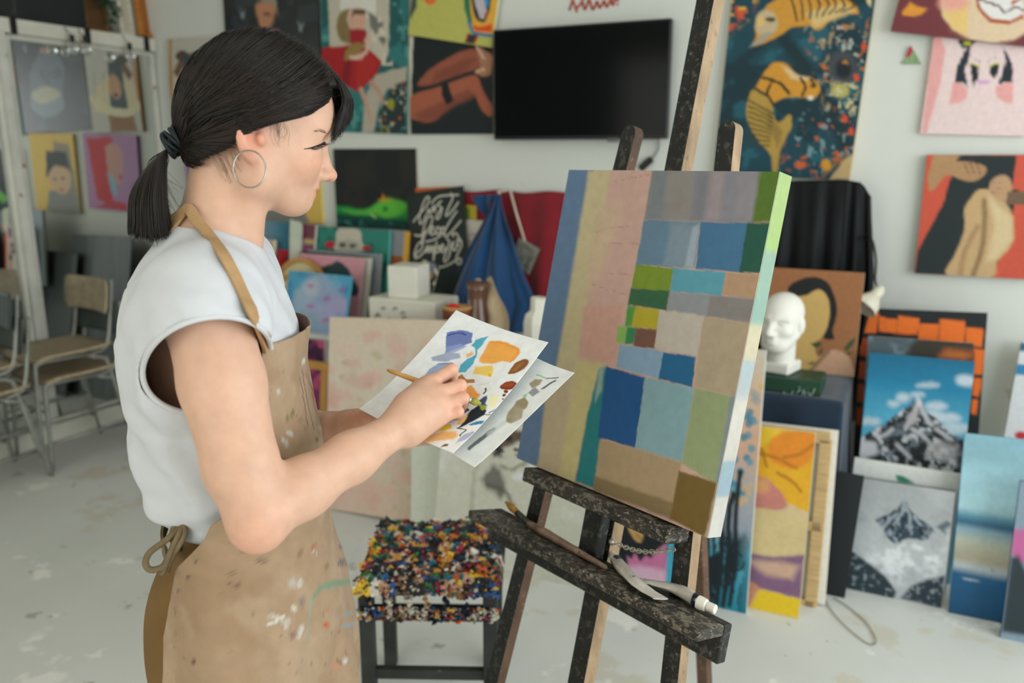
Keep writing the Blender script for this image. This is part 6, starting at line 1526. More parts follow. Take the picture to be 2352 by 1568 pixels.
# --- head
B_.ell(H(.026, 0, .040), (.090, .0735, .083), 0.0, Rp)
B_.ell(H(.072, 0, .030), (.046, .058, .052), .03, Rh)                 # forehead
B_.ell(H(.058, 0, -.046), (.0405, .040, .042), .03, Rh)               # muzzle
for s_ in (-1, 1):
    B_.ell(H(.060, .037 * s_, -.027), (.031, .023, .027), .026, Rh)    # cheek
    B_.cone(H(.010, .049 * s_, -.044), H(.060, .016 * s_, -.0785), .017, .0145, .022)   # jaw line
    B_.cone(H(.015, .050 * s_, .0), H(.010, .050 * s_, -.048), .02, .019, .03)
    B_.cone(H(.104, .010 * s_, .010), H(.088, .047 * s_, .011), .008, .0075, .014)  # brow
B_.ell(H(.0680, 0, -.0810), (.0190, .020, .0165), .020, Rh)           # chin
B_.ell(H(.042, 0, -.066), (.036, .034, .022), .016, Rh)
for s_ in (-1, 1):
    B_.ell(H(.117, .034 * s_, -.006), (.019, .021, .0125), .012, Rh, kind='-')   # eye sockets
    B_.ell(H(.0845, .0325 * s_, -.006), (.0135, .0160, .0115), .005, Rh)          # lids
B_.cone(H(.1040, 0, -.004), H(.1125, 0, -.0460), .0074, .0100, .011)   # nose
for s_ in (-1, 1): B_.ell(H(.1035, .0115 * s_, -.0485), (.0105, .0068, .0072), .007, Rh)
B_.ell(H(.1180, 0, -.0480), (.0082, .0088, .0078), .007, Rh)
for s_ in (-1, 1): B_.ell(H(.1085, .0074 * s_, -.0570), (.0070, .0042, .0048), .002, Rh, kind='-')
B_.ell(H(.0905, 0, -.0630), (.0098, .0225, .0052), .006, Rh)          # upper lip
B_.ell(H(.0860, 0, -.0735), (.0090, .0195, .0056), .004, Rh)          # lower lip
B_.ell(H(.1005, 0, -.0682), (.0105, .030, .0013), .002, Rh, kind='-')
# --- ears
for s_ in (-1, 1):
    Re = Rh @ rotz(s_ * math.radians(-24)) @ roty(math.radians(-8))
    B_.ell(H(-.003, .0725 * s_, -.003), (.0150, .0068, .0235), .006, Re)
    B_.ell(H(.003, .0730 * s_, -.0215), (.0090, .0056, .0095), .006, Re)
    B_.ell(H(.004, .0810 * s_, -.001), (.0085, .0062, .0130), .004, Re, kind='-')
    B_.ell(H(.012, .0775 * s_, -.002), (.005, .005, .008), .005, Re)
# --- neck and trunk
B_.cone(H(-.008, 0, -.02), H(-.040, 0, -.145), .0465, .0525, .018)
B_.cone(H(.004, -.040, -.060), H(.000, -.014, -.150), .013, .011, .025)
S1, S2 = A_(470, 690, .968), T_(.02, .150, 1.395)
nb = H(-.046, 0, -.135)
for S in (S1, S2): B_.cone(nb - fx * .006, S - fz * .0, .043, .040, .022)
B_.ell(T_(.004, 0, 1.295), (.084, .132, .145), .02, Rt); B_.ell(T_(.010, 0, 1.15), (.070, .108, .15), .05, Rt)
B_.ell(T_(.01, 0, .97), (.080, .120, .10), .04, Rt)
# --- right arm
E1, W1 = A_(593, 1184, .945), A_(922, 978, 1.088)
B_.chain([S1, A_(511, 880, .957), A_(554, 1070, .948), E1], [.0490, .0475, .0415, .0350], .035, .012)
B_.ell(A_(592, 1226, .945), (.021, .021, .019), .022)
fm = E1 + (W1 - E1) * .28
B_.chain([E1, fm, E1 + (W1 - E1) * .62, W1], [.0345, .0335, .0290, .0222], .012, .02)
fd_ = unit(W1 - E1)
# --- right hand (back of the hand to the camera, fingers closed round the brush)
pn_ = unit(np.cross(A_(1260, 788, 1.196) - A_(1048, 714, 1.29), A_(1040, 1045, 1.084) - A_(1260, 788, 1.196)))
if pn_[2] < 0: pn_ = -pn_
MC = [A_(988, 880, 1.140), A_(1008, 903, 1.126), A_(1016, 931, 1.117), A_(1010, 960, 1.114)]
PI = [A_(1038, 849, 1.150), A_(1058, 885, 1.137), A_(1064, 914, 1.126), A_(1053, 945, 1.118)]
DI = [A_(1038, 870, 1.170), A_(1058, 902, 1.157), A_(1064, 928, 1.146), A_(1056, 955, 1.136)]
TI = [A_(1024, 884, 1.172), A_(1040, 910, 1.160), A_(1045, 931, 1.150), A_(1043, 957, 1.140)]
cr = [A_(930, 952, 1.092), A_(934, 966, 1.088), A_(938, 980, 1.087), A_(940, 994, 1.088)]
for k in range(4): B_.cone(cr[k], MC[k], .0160, (.0112, .0112, .0108, .0100)[k], .018 if k else .03)
B_.ell(A_(985, 936, 1.116), (.017, .017, .017), .02)
for k in range(4): B_.cone(cr[k] - pn_ * -.004, MC[k] + pn_ * .003, .006, .0055, .006)
for k in range(4):
    r_ = (.0086, .0086, .0081, .0073)[k]
    B_.chain([MC[k], PI[k], DI[k], TI[k]], [r_ * 1.18, r_ * 1.02, r_ * .90, r_ * .78], .0045, .003)
B_.chain([A_(938, 930, 1.110), A_(965, 896, 1.150), A_(995, 878, 1.176), A_(1020, 876, 1.184)], [.0175, .0135, .0105, .0090], .02, .006)   # thumb
# --- left arm and hand under the papers
E2, W2 = T_(.075, .19, 1.13), A_(768, 992, 1.255)
B_.chain([S2, S2 + (E2 - S2) * .5, E2], [.046, .043, .037], .035, .02)
B_.chain([E2, E2 + (W2 - E2) * .4, W2], [.037, .033, .0275], .03, .02)
B_.cone(W2, A_(835, 985, 1.238), .0265, .0245, .02); B_.cone(A_(810, 1000, 1.243), A_(870, 992, 1.228), .022, .018, .02)
B_.chain([A_(805, 972, 1.235), A_(850, 958, 1.205), A_(884, 955, 1.182), A_(905, 957, 1.162)], [.018, .0145, .0105, .0085], .02, .006)
for k in range(4):
    o_ = k * 15
    B_.chain([A_(866, 972 + o_ * .9, 1.226), A_(935, 968 + o_, 1.205 - k * .006), A_(985, 962 + o_, 1.192 - k * .007), A_(1020, 958 + o_, 1.182 - k * .008)], [.0115, .0098, .0088, .0076], .012, .004)
lo = np.minimum(np.min([H(-.1, -.1, 0), H(.15, .1, 0), E1, E2, A_(1080, 900, 1.15), T_(-.12, -.2, .85), T_(.15, .22, .85)], 0) - .06, 9); hi = np.max([H(.15, .1, .14), E1, E2, A_(1080, 900, 1.2), T_(-.1, .24, .9), T_(.15, .2, .9), H(-.1, .1, .14)], 0) + .06
lo[2] = .84; hi[2] = H(0, 0, .14)[2]
Vb, Qb = surface(B_, lo, hi, 0.0022)
Vb = relax(Vb, Qb, 1, .4)
# skin colour: flushed where skin is thin
skin = np.tile(lin('#dcb096', .95), (len(Vb), 1))
def blush(c, r, col, o):
    global skin
    w_ = np.exp(-(((Vb - c) @ Rh / np.asarray(r)) ** 2).sum(1)) [:, None] * o
    skin = skin * (1 - w_) + lin(col) * w_
n1 = fbm(Vb[:, 0] + Vb[:, 2] * .3, Vb[:, 1] * .7 + Vb[:, 2], 38, 3)
skin *= (0.95 + .10 * n1)[:, None]
for s_ in (-1, 1):
    blush(H(.075, .045 * s_, -.030), (.024, .022, .020), '#c98a70', .55); blush(H(0, .078 * s_, .004), (.022, .015, .034), '#c9806a', .7)
    blush(H(.096, .03 * s_, .004), (.016, .022, .008), '#c99478', .4)
blush(H(.118, 0, -.048), (.012, .014, .010), '#c9836c', .6)
def lipw(c, r): return np.clip(1.35 - np.linalg.norm((Vb - c) @ Rh / np.asarray(r), axis=1), 0, 1)
w_ = np.clip(np.maximum(lipw(H(.0935, 0, -.0640), (.0092, .0215, .0042)), lipw(H(.0885, 0, -.0735), (.0088, .0185, .0048))) * 3, 0, 1)[:, None]
skin = skin * (1 - w_ * .75) + lin('#c9796c') * w_ * .75
for q_ in MC + PI: blush(q_, (.014, .014, .014), '#d8937c', .4)
blush(A_(590, 1232, .93), (.03, .03, .03), '#d8957c', .5)
blush(A_(850, 965, 1.21), (.05, .05, .05), '#d59a84', .5)
skm = paintmat('skin', 0.48, 0.10, 420, spec=0.4, sss=0.12)
meshobj('body', Vb, Qb, skm, woman, colors=np.clip(skin, 0, .92))
# nails on the right hand
# eyes, lashes, brows
M_eye = mat('eye_white', '#d8d2ca', 0.2); M_lash = mat('dark_lash', '#1c1512', 0.6)
for s_ in (-1, 1):
    ec = H(.0875, .0325 * s_, -.0095)
    b = MB(); b.lathe(ec, [(.0002, .0112)] + [(.0112 * math.sin(a), .0112 * math.cos(a)) for a in np.linspace(.1, 3.0, 12)], 20, R=np.stack([fy, fz, fx], 1)); ey = b.build('eye', M_eye, woman, smooth=True)
    MB().lathe(ec, [(.0055, .0104), (.0004, .0114)], 16, R=np.stack([fy, fz, fx], 1)).build('iris', mat('brown_iris', '#3a2a1e', 0.2), ey)
def skin_at(px, py, off=.0003):
    ts = np.linspace(.86, 1.2, 700); P = EYE + np.outer(ts, ray(px, py)); k = np.flatnonzero(B_(P) < 0)
    return P[k[0]] - ray(px, py) * off if len(k) else None
mirh = lambda q_: q_ - 2 * ((q_ - c0) @ fy) * fy
lidn = [q_ for q_ in (skin_at(x, y) for x, y in spline([(698, 342), (708, 341), (720, 338), (734, 333), (746, 328)], 4)) if q_ is not None]
brn = [q_ for q_ in (skin_at(x, y) for x, y in spline([(726, 302), (738, 301), (748, 304), (757, 309)], 5)) if q_ is not None]
for f_m in (lambda q_: q_, mirh):
    L3 = [f_m(q_) for q_ in lidn]; n3 = len(L3); nn3 = f_m(c0 - fy) - c0
    MB().tube(L3, [.0005 + .0013 * k / n3 for k in range(n3)], 6).build('lid_line', M_lash, woman, smooth=True)
    b = MB()
    for k in range(26):
        t = .35 + .65 * k / 25; rt = L3[min(n3 - 1, int(t * (n3 - 1)))] + (fx * RNG.random() + fz * RNG.random() * .3) * .001
        d = unit(fx * (.9 + t * .6) + nn3 * (.45 - .3 * t) - fz * (.15 + .3 * RNG.random()) + RNG.normal(0, .12, 3))
        b.tube([rt, rt + d * .005 - fz * .0006, rt + d * .0095 + fz * .0016], [.0003, .00024, .0001], 4)
    b.build('eyelashes', M_lash, woman, smooth=True)['kind'] = 'stuff'
    L4 = [f_m(q_) for q_ in brn]; b = MB()
    for k in range(34):
        t = RNG.random() * (len(L4) - 1.01); i4 = int(t); q_ = L4[i4] + (L4[i4 + 1] - L4[i4]) * (t - i4) + fz * .0032 * (RNG.random() - .5); d = unit(L4[i4] - L4[i4 + 1] + fz * .0006 * RNG.random() + nn3 * .0003)
        b.tube([q_, q_ + d * .006], [.00026, .0001], 4)
    b.build('eyebrow', mat('brow_hair', '#7d604a', 0.6), woman, smooth=True)

# ---------------------------------------------------------------- white T-shirt
zt = [1.03, 1.07, 1.083, 1.108, 1.16, 1.254, 1.337, 1.40, 1.43, 1.46, 1.50, 1.55]
xb = [-.03, -.050, -.072, -.094, -.106, -.113, -.108, -.094, -.074, -.052, -.036, -.03]
xf = [.10, .108, .114, .120, .124, .125, .117, .098, .084, .074, .066, .06]
bw = [.11, .125, .135, .142, .148, .152, .152, .142, .122, .092, .060, .05]
def torso_d(P, grow=0.0):
    q = P - t0; x, y, z = q @ tx, q @ ty, q[:, 2]
    b0, f0, w0 = np.interp(z, zt, xb) - grow, np.interp(z, zt, xf) + grow, np.interp(z, zt, bw) + grow
    c, a = (b0 + f0) / 2, (f0 - b0) / 2
    k = (np.abs((x - c) / a) ** 2.25 + np.abs(y / w0) ** 2.25) ** (1 / 2.25)
    return (k - 1) * np.minimum(a, w0) * .85
hA, hB = A_(482, 838, 1.045), A_(488, 850, .80); hd = unit(hB - hA); hu = unit(RT - hd * (RT @ hd)); hv = np.cross(hu, hd)
rot_h = math.radians(-14); hu, hv = hu * math.cos(rot_h) + hv * math.sin(rot_h), -hu * math.sin(rot_h) + hv * math.cos(rot_h)
ns, ne = H(-.026, 0, -.075), H(-.056, 0, -.190)
solid = Field()
solid.fn(torso_d, T_(0, 0, 1.28), .5, 0.0)
sl = A_(482, 752, .952)
solid.cone(T_(.01, -.075, 1.405), S1, .052, .0615, .05); solid.cone(S1, sl, .0615, .068, .03); solid.ell(A_(400, 830, 1.0), (.045, .045, .07), .06, Rt)
solid.cone(T_(.01, .07, 1.41), S2, .055, .063, .05); solid.cone(S2, S2 + (E2 - S2) * .3, .064, .072, .03)
def shirt_f(P):
    d = solid(P)
    v = np.maximum(d, -(d + .0050))
    q = P - hA; s_ = q @ hd; e_ = np.sqrt((q @ hu / .0745) ** 2 + (q @ hv / .0545) ** 2)
    hole = np.maximum((e_ - 1) * .0535, -s_)
    v = -smin(-v, hole, .003)
    o2 = S2 + (E2 - S2) * .16; d2 = unit(E2 - S2); s2 = (P - o2) @ d2; r2 = np.linalg.norm(P - o2 - s2[:, None] * d2, axis=1)
    v = np.maximum(v, -np.maximum(r2 - .09, -s2))
    ba = ne - ns; t = np.clip((P - ns) @ ba / (ba @ ba), 0, 1); nk = np.linalg.norm(P - ns - t[:, None] * ba, axis=1) - .0575
    nk = np.maximum(nk, -( (P - H(-.04, 0, -.136)) @ unit(fz + fx * .06)))
    v = -smin(-v, nk, .003)
    q = P - t0; v = np.maximum(v, P[:, 2] - (1.478 - .10 * (q @ tx) - .35 * np.maximum(0, q @ tx - .03)))
    return np.maximum(v, 1.066 - P[:, 2])
Vs_, Qs_ = surface(shirt_f, T_(0, 0, 1.04) - np.array([.32, .32, 0]), T_(0, 0, 1.53) + np.array([.32, .32, 0]), .0025)
Vs_ = relax(Vs_, Qs_, 2, .5)
# soft folds pulled from the armhole towards the small of the back, and hem piping
q = Vs_ - t0; X_t, Y_t, Z_t = q @ tx, q @ ty, q[:, 2]
nrm = np.stack([X_t * 0 + tx[0], X_t * 0 + tx[1], X_t * 0], 1) * np.sign(X_t)[:, None] * .5 + (np.outer(Y_t, ty) + np.outer(X_t, tx)) / (np.hypot(X_t, Y_t)[:, None] + 1e-6)
nrm /= np.linalg.norm(nrm, axis=1, keepdims=True)
def bell(v, c, w_): return np.exp(-((v - c) / w_) ** 2)
wrp = (fbm(Y_t + X_t, Z_t, 9, 5) - .5)
f1 = np.sin((Z_t * 62 + X_t * 88 + wrp * 9)) * bell(Z_t, 1.17, .09) * bell(X_t, -.06, .07) * .0062
f2 = np.sin((X_t * 150 + Z_t * 26 + wrp * 8)) * bell(Z_t, 1.31, .07) * np.clip(-X_t * 20, 0, 1) * .0036
f3 = np.sin((Z_t * 110 - X_t * 40 + wrp * 8)) * bell(Z_t, 1.11, .035) * .0040 * np.clip(.6 - X_t * 6, 0, 1)
f4 = np.sin((X_t * 75 + Y_t * 95 + Z_t * 60 + wrp * 7)) * bell(Z_t, 1.39, .06) * .0022
Vs_ = Vs_ + nrm * (f1 + f2 + f3 + f4 + .0025 * wrp)[:, None]
shirt = meshobj('shirt', Vs_, Qs_, mat('white_cotton', '#d4d6da', 0.85, var=0.02, vscale=30, bump=0.08, bscale=500, sheen=0.0, g=0.93), woman)
def march(fld, px, py, d0, d1, off=0.0):
    ts = np.linspace(d0, d1, 260); P = EYE + np.outer(ts, ray(px, py)); v = fld(P)
    k = np.flatnonzero(v < 0)
    return P[k[0] if len(k) else -1] - ray(px, py) * off
# rolled hem of the near armhole
hem = []
for a in np.linspace(0, 2 * math.pi, 60, endpoint=False):
    P = hA + hu * .0745 * math.cos(a) + hv * .0545 * math.sin(a) + np.outer(np.linspace(0.0, .24, 240), hd); k = np.flatnonzero(solid(P) < -.001)
    if len(k): hem.append(P[k[-1]])
if len(hem) > 20:
    hem = np.array(hem)
    for _ in range(3): hem = (np.roll(hem, 1, 0) + hem * 2 + np.roll(hem, -1, 0)) / 4
    MB().tube(list(hem), .0034, 8, closed=True).build('sleeve_hem', MATS['white_cotton'], shirt, smooth=True)
# collar rib
sm = [march(solid, x, y, .85, 1.25, .0006) for x, y in ((396, 568), (412, 600), (432, 650), (446, 700), (452, 738))]
axn = ns + (ne - ns) * (.136 - .075) / .115; cn_ = unit(fz + fx * .06)
MB().tube([axn + (fx * math.cos(a) + fy * math.sin(a)) * .0585 - cn_ * (((fx * math.cos(a) + fy * math.sin(a)) * .0585) @ cn_) + fz * .001 for a in np.linspace(0, 2 * math.pi, 48, endpoint=False)], .0036, 8, closed=True).build('collar', MATS['white_cotton'], shirt, smooth=True)

# ---------------------------------------------------------------- trousers and shoes
L_ = Field()
L_.ell(T_(.012, 0, .93), (.118, .150, .13), 0.0, Rt); L_.ell(T_(-.035, 0, .885), (.080, .138, .10), .04, Rt); L_.ell(T_(.012, 0, 1.04), (.080, .122, .10), .03, Rt)
for s_ in (-1, 1):
    L_.chain([T_(.0, .082 * s_, .86), T_(.02, .088 * s_, .50), T_(-.01, .092 * s_, .10)], [.088, .066, .052], .05, .03)
L_.fn(lambda P: P[:, 2] - 1.082, T_(0, 0, .9), 2, 0.01, kind='&')
Vl, Ql = surface(L_, T_(0, 0, .02) - np.array([.3, .3, 0]), T_(0, 0, 1.11) + np.array([.3, .3, 0]), .006)
meshobj('trousers', Vl, Ql, mat('tan_trousers', '#6b5029', 0.85, var=0.1, vscale=14, bump=0.1, bscale=300), woman)
for s_ in (-1, 1):
    sf = Field(); sf.ell(T_(.075, .095 * s_, .035), (.10, .046, .035), 0.0, Rt); sf.ell(T_(-.02, .092 * s_, .055), (.055, .043, .055), .03, Rt)
    sf.fn(lambda P: .002 - P[:, 2], T_(.05, .09 * s_, .04), .3, .004, kind='&')
    a_, b_ = surface(sf, T_(.05, .09 * s_, .0) - np.array([.2, .2, .01]), T_(.05, .09 * s_, .14) + np.array([.2, .2, 0]), .006)
    meshobj('shoe', a_, b_, mat('white_canvas_shoe', '#cfccc4', 0.7), woman)

# ---------------------------------------------------------------- apron
za = [.46, .76, .86, .96, 1.047, 1.10, 1.149, 1.223, 1.281, 1.337]
af = [.205, .186, .182, .176, .160, .157, .156, .145, .139, .144]
ab = [-.135, -.108, -.104, -.088, -.060, -.06, -.06, -.06, -.06, -.06]
aw = [.235, .205, .200, .186, .160, .156, .158, .160, .158, .150]
am = [126, 128, 130, 138, 136, 98, 78, 67, 62, 59.5]
nr, nc = 250, 230
zz = np.linspace(1.337, .46, nr)[:, None]; uu = np.linspace(-1, 1, nc)[None, :]
th = np.radians(np.interp(zz, za, am)) * uu
fa, ba_, wa = np.interp(zz, za, af), np.interp(zz, za, ab), np.interp(zz, za, aw)
xc = .012
ct, sn = np.cos(th), np.sin(th)
ex = np.where(ct > 0, (fa - xc) * np.sign(ct) * np.abs(ct) ** .82, (xc - ba_) * ct); ey_ = wa * np.sign(sn) * np.abs(sn) ** .9
arc = np.cumsum(np.hypot(np.diff(ex, axis=1, prepend=ex[:, :1]), np.diff(ey_, axis=1, prepend=ey_[:, :1])), axis=1); arc -= arc[:, nc // 2:nc // 2 + 1]
skirt = np.clip((1.06 - zz) / .25, 0, 1)
wv = fbm(arc * 1.0 + 3, zz + 0 * arc, 7, 8) - .5
fold = skirt * (.010 * np.sin(arc * 26 + wv * 9 + zz * 3) * (.3 + skirt) + .006 * np.sin(arc * 55 - zz * 9 + wv * 7)) + .004 * wv
fold = fold + np.clip((zz - 1.0) / .3, 0, 1) * (.0022 * np.sin(arc * 40 + zz * 22 + wv * 8))
rad = np.hypot(ex, ey_) + 1e-6
ex2, ey2 = ex * (1 + fold / rad), ey_ * (1 + fold / rad)
bib = np.clip((zz - 1.25) / .085, 0, 1) ** 2
ex2 = ex2 + bib * .004 * np.cos(arc * 30)
PA = t0 + ex2[..., None] * tx + ey2[..., None] * (-ty)
PA[..., 2] = zz + .006 * np.sin(arc * 9) * (zz < .5)
# brush marks on the apron, placed on the cloth's own grid
prj = np.array([proj(q_) for q_ in PA.reshape(-1, 3)]).reshape(nr, nc, 3)
near_ = (uu > -0.22) & (zz > 0)
def onapron(x, y):
    d = (prj[..., 0] - x) ** 2 + (prj[..., 1] - y) ** 2 + np.where(near_, 0, 1e6)
    k = np.unravel_index(np.argmin(d), d.shape)
    return arc[k], -zz[k[0], 0]
ap = Paint(arc, np.broadcast_to(-zz, arc.shape).copy(), onapron, 1.05 / F, '#b39678', g=.80)
ap.patches('#a88b6c', .006, .52, .2, seed=2, o=.8); ap.patches('#bfa588', .01, .55, .15, seed=5, o=.7); ap.wob = 3
for a in ([(694, 850), (702, 900), (712, 950), (722, 985)], [(700, 852), (716, 900), (726, 950)], [(690, 870), (700, 930), (706, 980)], [(706, 860), (722, 905), (730, 945)], [(712, 880), (726, 930)]): ap.line(a, 3.2, '#3d3430', 2.5)
ap.line([(703, 862), (712, 895), (720, 920)], 5, '#c0562e', 3); ap.line([(716, 895), (724, 925)], 3, '#b0403a', 3)
for x, y, rx, ry, c in ((672, 950, 3, 10, '#5f6a2c'), (690, 965, 4, 6, '#8a7d5a'), (660, 960, 3, 6, '#6a7040'), (665, 995, 9, 5, '#d8d4cc'), (652, 1010, 6, 4, '#d8d4cc'), (658, 1020, 4, 8, '#cfc8bc'), (655, 1057, 7, 4, '#4f6a34'), (640, 900, 3, 3, '#e0dcd2'), (697, 830, 4, 7, '#e2ded4'), (640, 780, 3, 2, '#6a5a4c'), (735, 985, 4, 5, '#e0dcd4'), (728, 1010, 3, 5, '#4b4038'),
                    (566, 1262, 6, 5, '#23303a'), (600, 1287, 14, 3, '#4a443e'), (432, 1325, 4, 4, '#3c3a3a'), (450, 1290, 2, 4, '#3c3a3a'), (535, 1315, 4, 3, '#4a5a34'), (540, 1345, 10, 2, '#6a4a44'), (445, 1520, 4, 7, '#6a2f30'), (410, 1355, 3, 3, '#5a4a48'), (672, 1340, 10, 12, '#c6beb0'), (694, 1380, 6, 12, '#8a8078'), (676, 1398, 5, 5, '#e0dcd4'), (660, 1430, 3, 12, '#dad4c8'), (636, 1420, 22, 6, '#d2cabb'), (671, 1458, 8, 13, '#94706c'), (690, 1450, 4, 16, '#e0dcd2'),
                    (748, 1434, 7, 6, '#c9542c'), (752, 1402, 4, 3, '#c9704c'), (760, 1345, 3, 4, '#7fb4c4'), (792, 1410, 4, 4, '#6fb0c8'), (790, 1435, 3, 3, '#6fb0c8'), (783, 1250, 4, 9, '#2b3a78'), (782, 1292, 6, 8, '#2b3a6a'), (720, 1258, 3, 6, '#c0582e'), (722, 1268, 6, 3, '#e0d8cc'), (770, 1530, 10, 5, '#c98c6c'), (782, 1520, 6, 3, '#5a2a24'), (792, 1515, 5, 6, '#e2ddd4'), (690, 1270, 3, 12, '#7a5a44'), (750, 1300, 3, 8, '#8a7258'), (690, 1340, 3, 10, '#e0dcd2')):
    ap.ell(x, y, rx, ry, c, rot=20, soft=3, o=.9)
ap.line([(768, 1340), (745, 1345), (728, 1358), (716, 1378)], 17, '#7d9a7c', 5, .9, w2=9); ap.line([(716, 1378), (710, 1420), (706, 1470)], 8, '#8fae9c', 5, .8, w2=5); ap.line([(616, 1432), (640, 1422), (650, 1415)], 5, '#dcd6ca', 3)
ap.patches('#8a7058', .06, .775, .03, seed=21, o=.6)
Pn = np.cross(np.gradient(PA, axis=1), np.gradient(PA, axis=0)); Pn /= np.linalg.norm(Pn, axis=2, keepdims=True)
if (Pn[100, nc // 2] @ tx) < 0: Pn = -Pn
i_ = np.arange(nr * nc).reshape(nr, nc); k_ = nr * nc
f_ = np.stack([i_[:-1, :-1], i_[:-1, 1:], i_[1:, 1:], i_[1:, :-1]], -1).reshape(-1, 4)
lp_ = np.concatenate([i_[0, :-1], i_[:-1, -1], i_[-1, :0:-1], i_[:0:-1, 0]]); sd_ = np.stack([lp_, lp_ + k_, np.roll(lp_, -1) + k_, np.roll(lp_, -1)], 1)
inner = np.tile(lin('#9c8268'), (k_, 1));
pin = Paint(arc, np.broadcast_to(-zz, arc.shape).copy(), None, 1, '#8f765e'); pin.u = .001; pin.patches('#6f5548', .02, .5, .1, seed=4); pin.patches('#d8d0c6', .03, .64, .05, seed=9)
apr = meshobj('apron', np.concatenate([PA.reshape(-1, 3), (PA - Pn * .0022).reshape(-1, 3)]), np.concatenate([f_, f_[:, ::-1] + k_, sd_]), paintmat('apron_canvas', 0.85, 0.15, 500, spec=0.2, sheen=0.1), woman, colors=np.concatenate([ap.c, pin.c]))
# straps over the shoulders
M_strap = mat('tan_strap', '#a5845c', 0.8, var=0.08, vscale=40, bump=0.2, bscale=600)
both = Field(); both.ops = list(solid.ops) + [o_ for o_ in B_.ops]
def ribbon(P, w_, name, m, parent, nrmf, th_=.0018):
    P = np.array(spline(P, 6)); Tn = np.gradient(P, axis=0); R0 = []
    for q_, t_ in zip(P, Tn):
        n_ = nrmf(q_); s_ = unit(np.cross(t_, n_)); R0.append([q_ - s_ * w_ / 2 + n_ * th_, q_ + s_ * w_ / 2 + n_ * th_, q_ + s_ * w_ / 2 - n_ * th_, q_ - s_ * w_ / 2 - n_ * th_])
    b = MB(); b.grid(np.array(R0), closed=True); b.add(R0[0], [(3, 2, 1, 0)]); b.add(R0[-1], [(0, 1, 2, 3)]); return b.build(name, m, parent)
def fnorm(q_):
    e = .004; P = np.array([q_ + d * e for d in (fx, -fx, fy, -fy, fz, -fz)]); v = both(P)
    g = fx * (v[0] - v[1]) + fy * (v[2] - v[3]) + fz * (v[4] - v[5]); return unit(g)
corner = PA[0, -1]
sp_px = [(428, 480), (452, 507), (482, 541), (510, 578), (536, 625), (562, 680), (586, 730)]
sp_ = [march(both, x, y, .85, 1.35, .004) for x, y in sp_px]
mir = lambda q_: q_ - 2 * ((q_ - T_(0, -.006, 0)) @ ty) * ty
ribbon([mir(sp_[0]), H(-.101, .02, -.110), H(-.097, -.026, -.112)] + sp_ + [corner + tx * .004 - fz * .004], .0135, 'strap', M_strap, apr, fnorm)
mir = lambda q_: q_ - 2 * ((q_ - T_(0, -.006, 0)) @ ty) * ty
back = [H(-.086, 0.0, -.112)]
ribbon([mir(q_) for q_ in sp_] + [PA[0, 0] + tx * .004], .0135, 'strap', M_strap, apr, fnorm)
# waist tie with its bow at the back
M_tie = mat('khaki_tie', '#6f6046', 0.8, var=0.15, vscale=60, bump=0.2, bscale=500)
k0 = T_(-.082, -.03, 1.035)
tl = lambda *P: [A_(x, y, d) for x, y, d in P]
MB().tube(spline(tl((432, 1188, 1.06), (415, 1195, 1.05), (400, 1215, 1.05), (398, 1240, 1.05), (412, 1262, 1.06)), 6), .0048, 7).build('tie_knot', M_tie, apr, smooth=True)
MB().tube(spline(tl((430, 1190, 1.055), (405, 1220, 1.045), (375, 1245, 1.04), (345, 1268, 1.04), (334, 1292, 1.04), (345, 1308, 1.04), (372, 1302, 1.045), (395, 1275, 1.05), (405, 1245, 1.05)), 6), .0042, 7).build('tie_loop', M_tie, apr, smooth=True)
MB().tube(spline(tl((428, 1192, 1.05), (412, 1225, 1.04), (395, 1260, 1.04), (382, 1290, 1.045), (372, 1318, 1.05)), 6), .0040, 7).build('tie_end', M_tie, apr, smooth=True)
MB().tube(spline(tl((422, 1200, 1.045), (425, 1225, 1.04), (410, 1255, 1.04), (392, 1285, 1.05), (385, 1310, 1.06)), 6), .0036, 7).build('tie_end', M_tie, apr, smooth=True)
ribbon([T_(-.062, -.11, 1.062), T_(-.075, -.06, 1.058), T_(-.08, 0, 1.055), T_(-.075, .06, 1.058), T_(-.06, .11, 1.062)], .02, 'waist_tie', M_tie, apr, lambda q_: -tx)

# ---------------------------------------------------------------- hair
hair = empty('hair', (0, 0, 0)); hair.parent = woman; hair.location = tuple(np.array(hair.location) - world_loc(woman))
cc_, cr_ = np.array([.041, 0, .009]), np.array([.1114, .0845, .1300])
Rp2 = roty(math.radians(-20))
def shell(d, extra=0.0):
    """point on the hair surface in head coordinates, in direction d from the crown centre"""
    q = Rp2.T @ d; r = 1 / math.sqrt(((q / (cr_ + extra)) ** 2).sum()); return cc_ + d * r
tie = np.array([-.0785, .0, -.006])
def on_shell(px, py):
    """where the line of sight meets the hair surface, in head coordinates"""
    ts = np.linspace(.85, 1.25, 900); q = ((EYE + np.outer(ts, ray(px, py))) - c0) @ Rh
    v = ((((q - cc_) @ Rp2) / cr_) ** 2).sum(1)
    k = np.flatnonzero(v < 1.0); return q[k[0]] if len(k) else q[np.argmin(v)]
HLp = [(745, 175), (760, 205), (758, 222), (730, 247), (702, 263), (655, 270), (622, 282), (601, 291), (577, 300), (556, 318), (535, 336), (510, 349), (480, 362), (450, 371), (436, 368)]
HL = [on_shell(*k) for k in HLp]
HL += [np.array([-.062, 0, HL[-1][2] - .002])]
hl = np.array(spline(HL, 10))
strV, strF, strC = [], [], []; NV = 0
hcol = [lin(c, .62) for c in ('#1a1512', '#241c17', '#2c221b', '#15110f', '#382a20')]
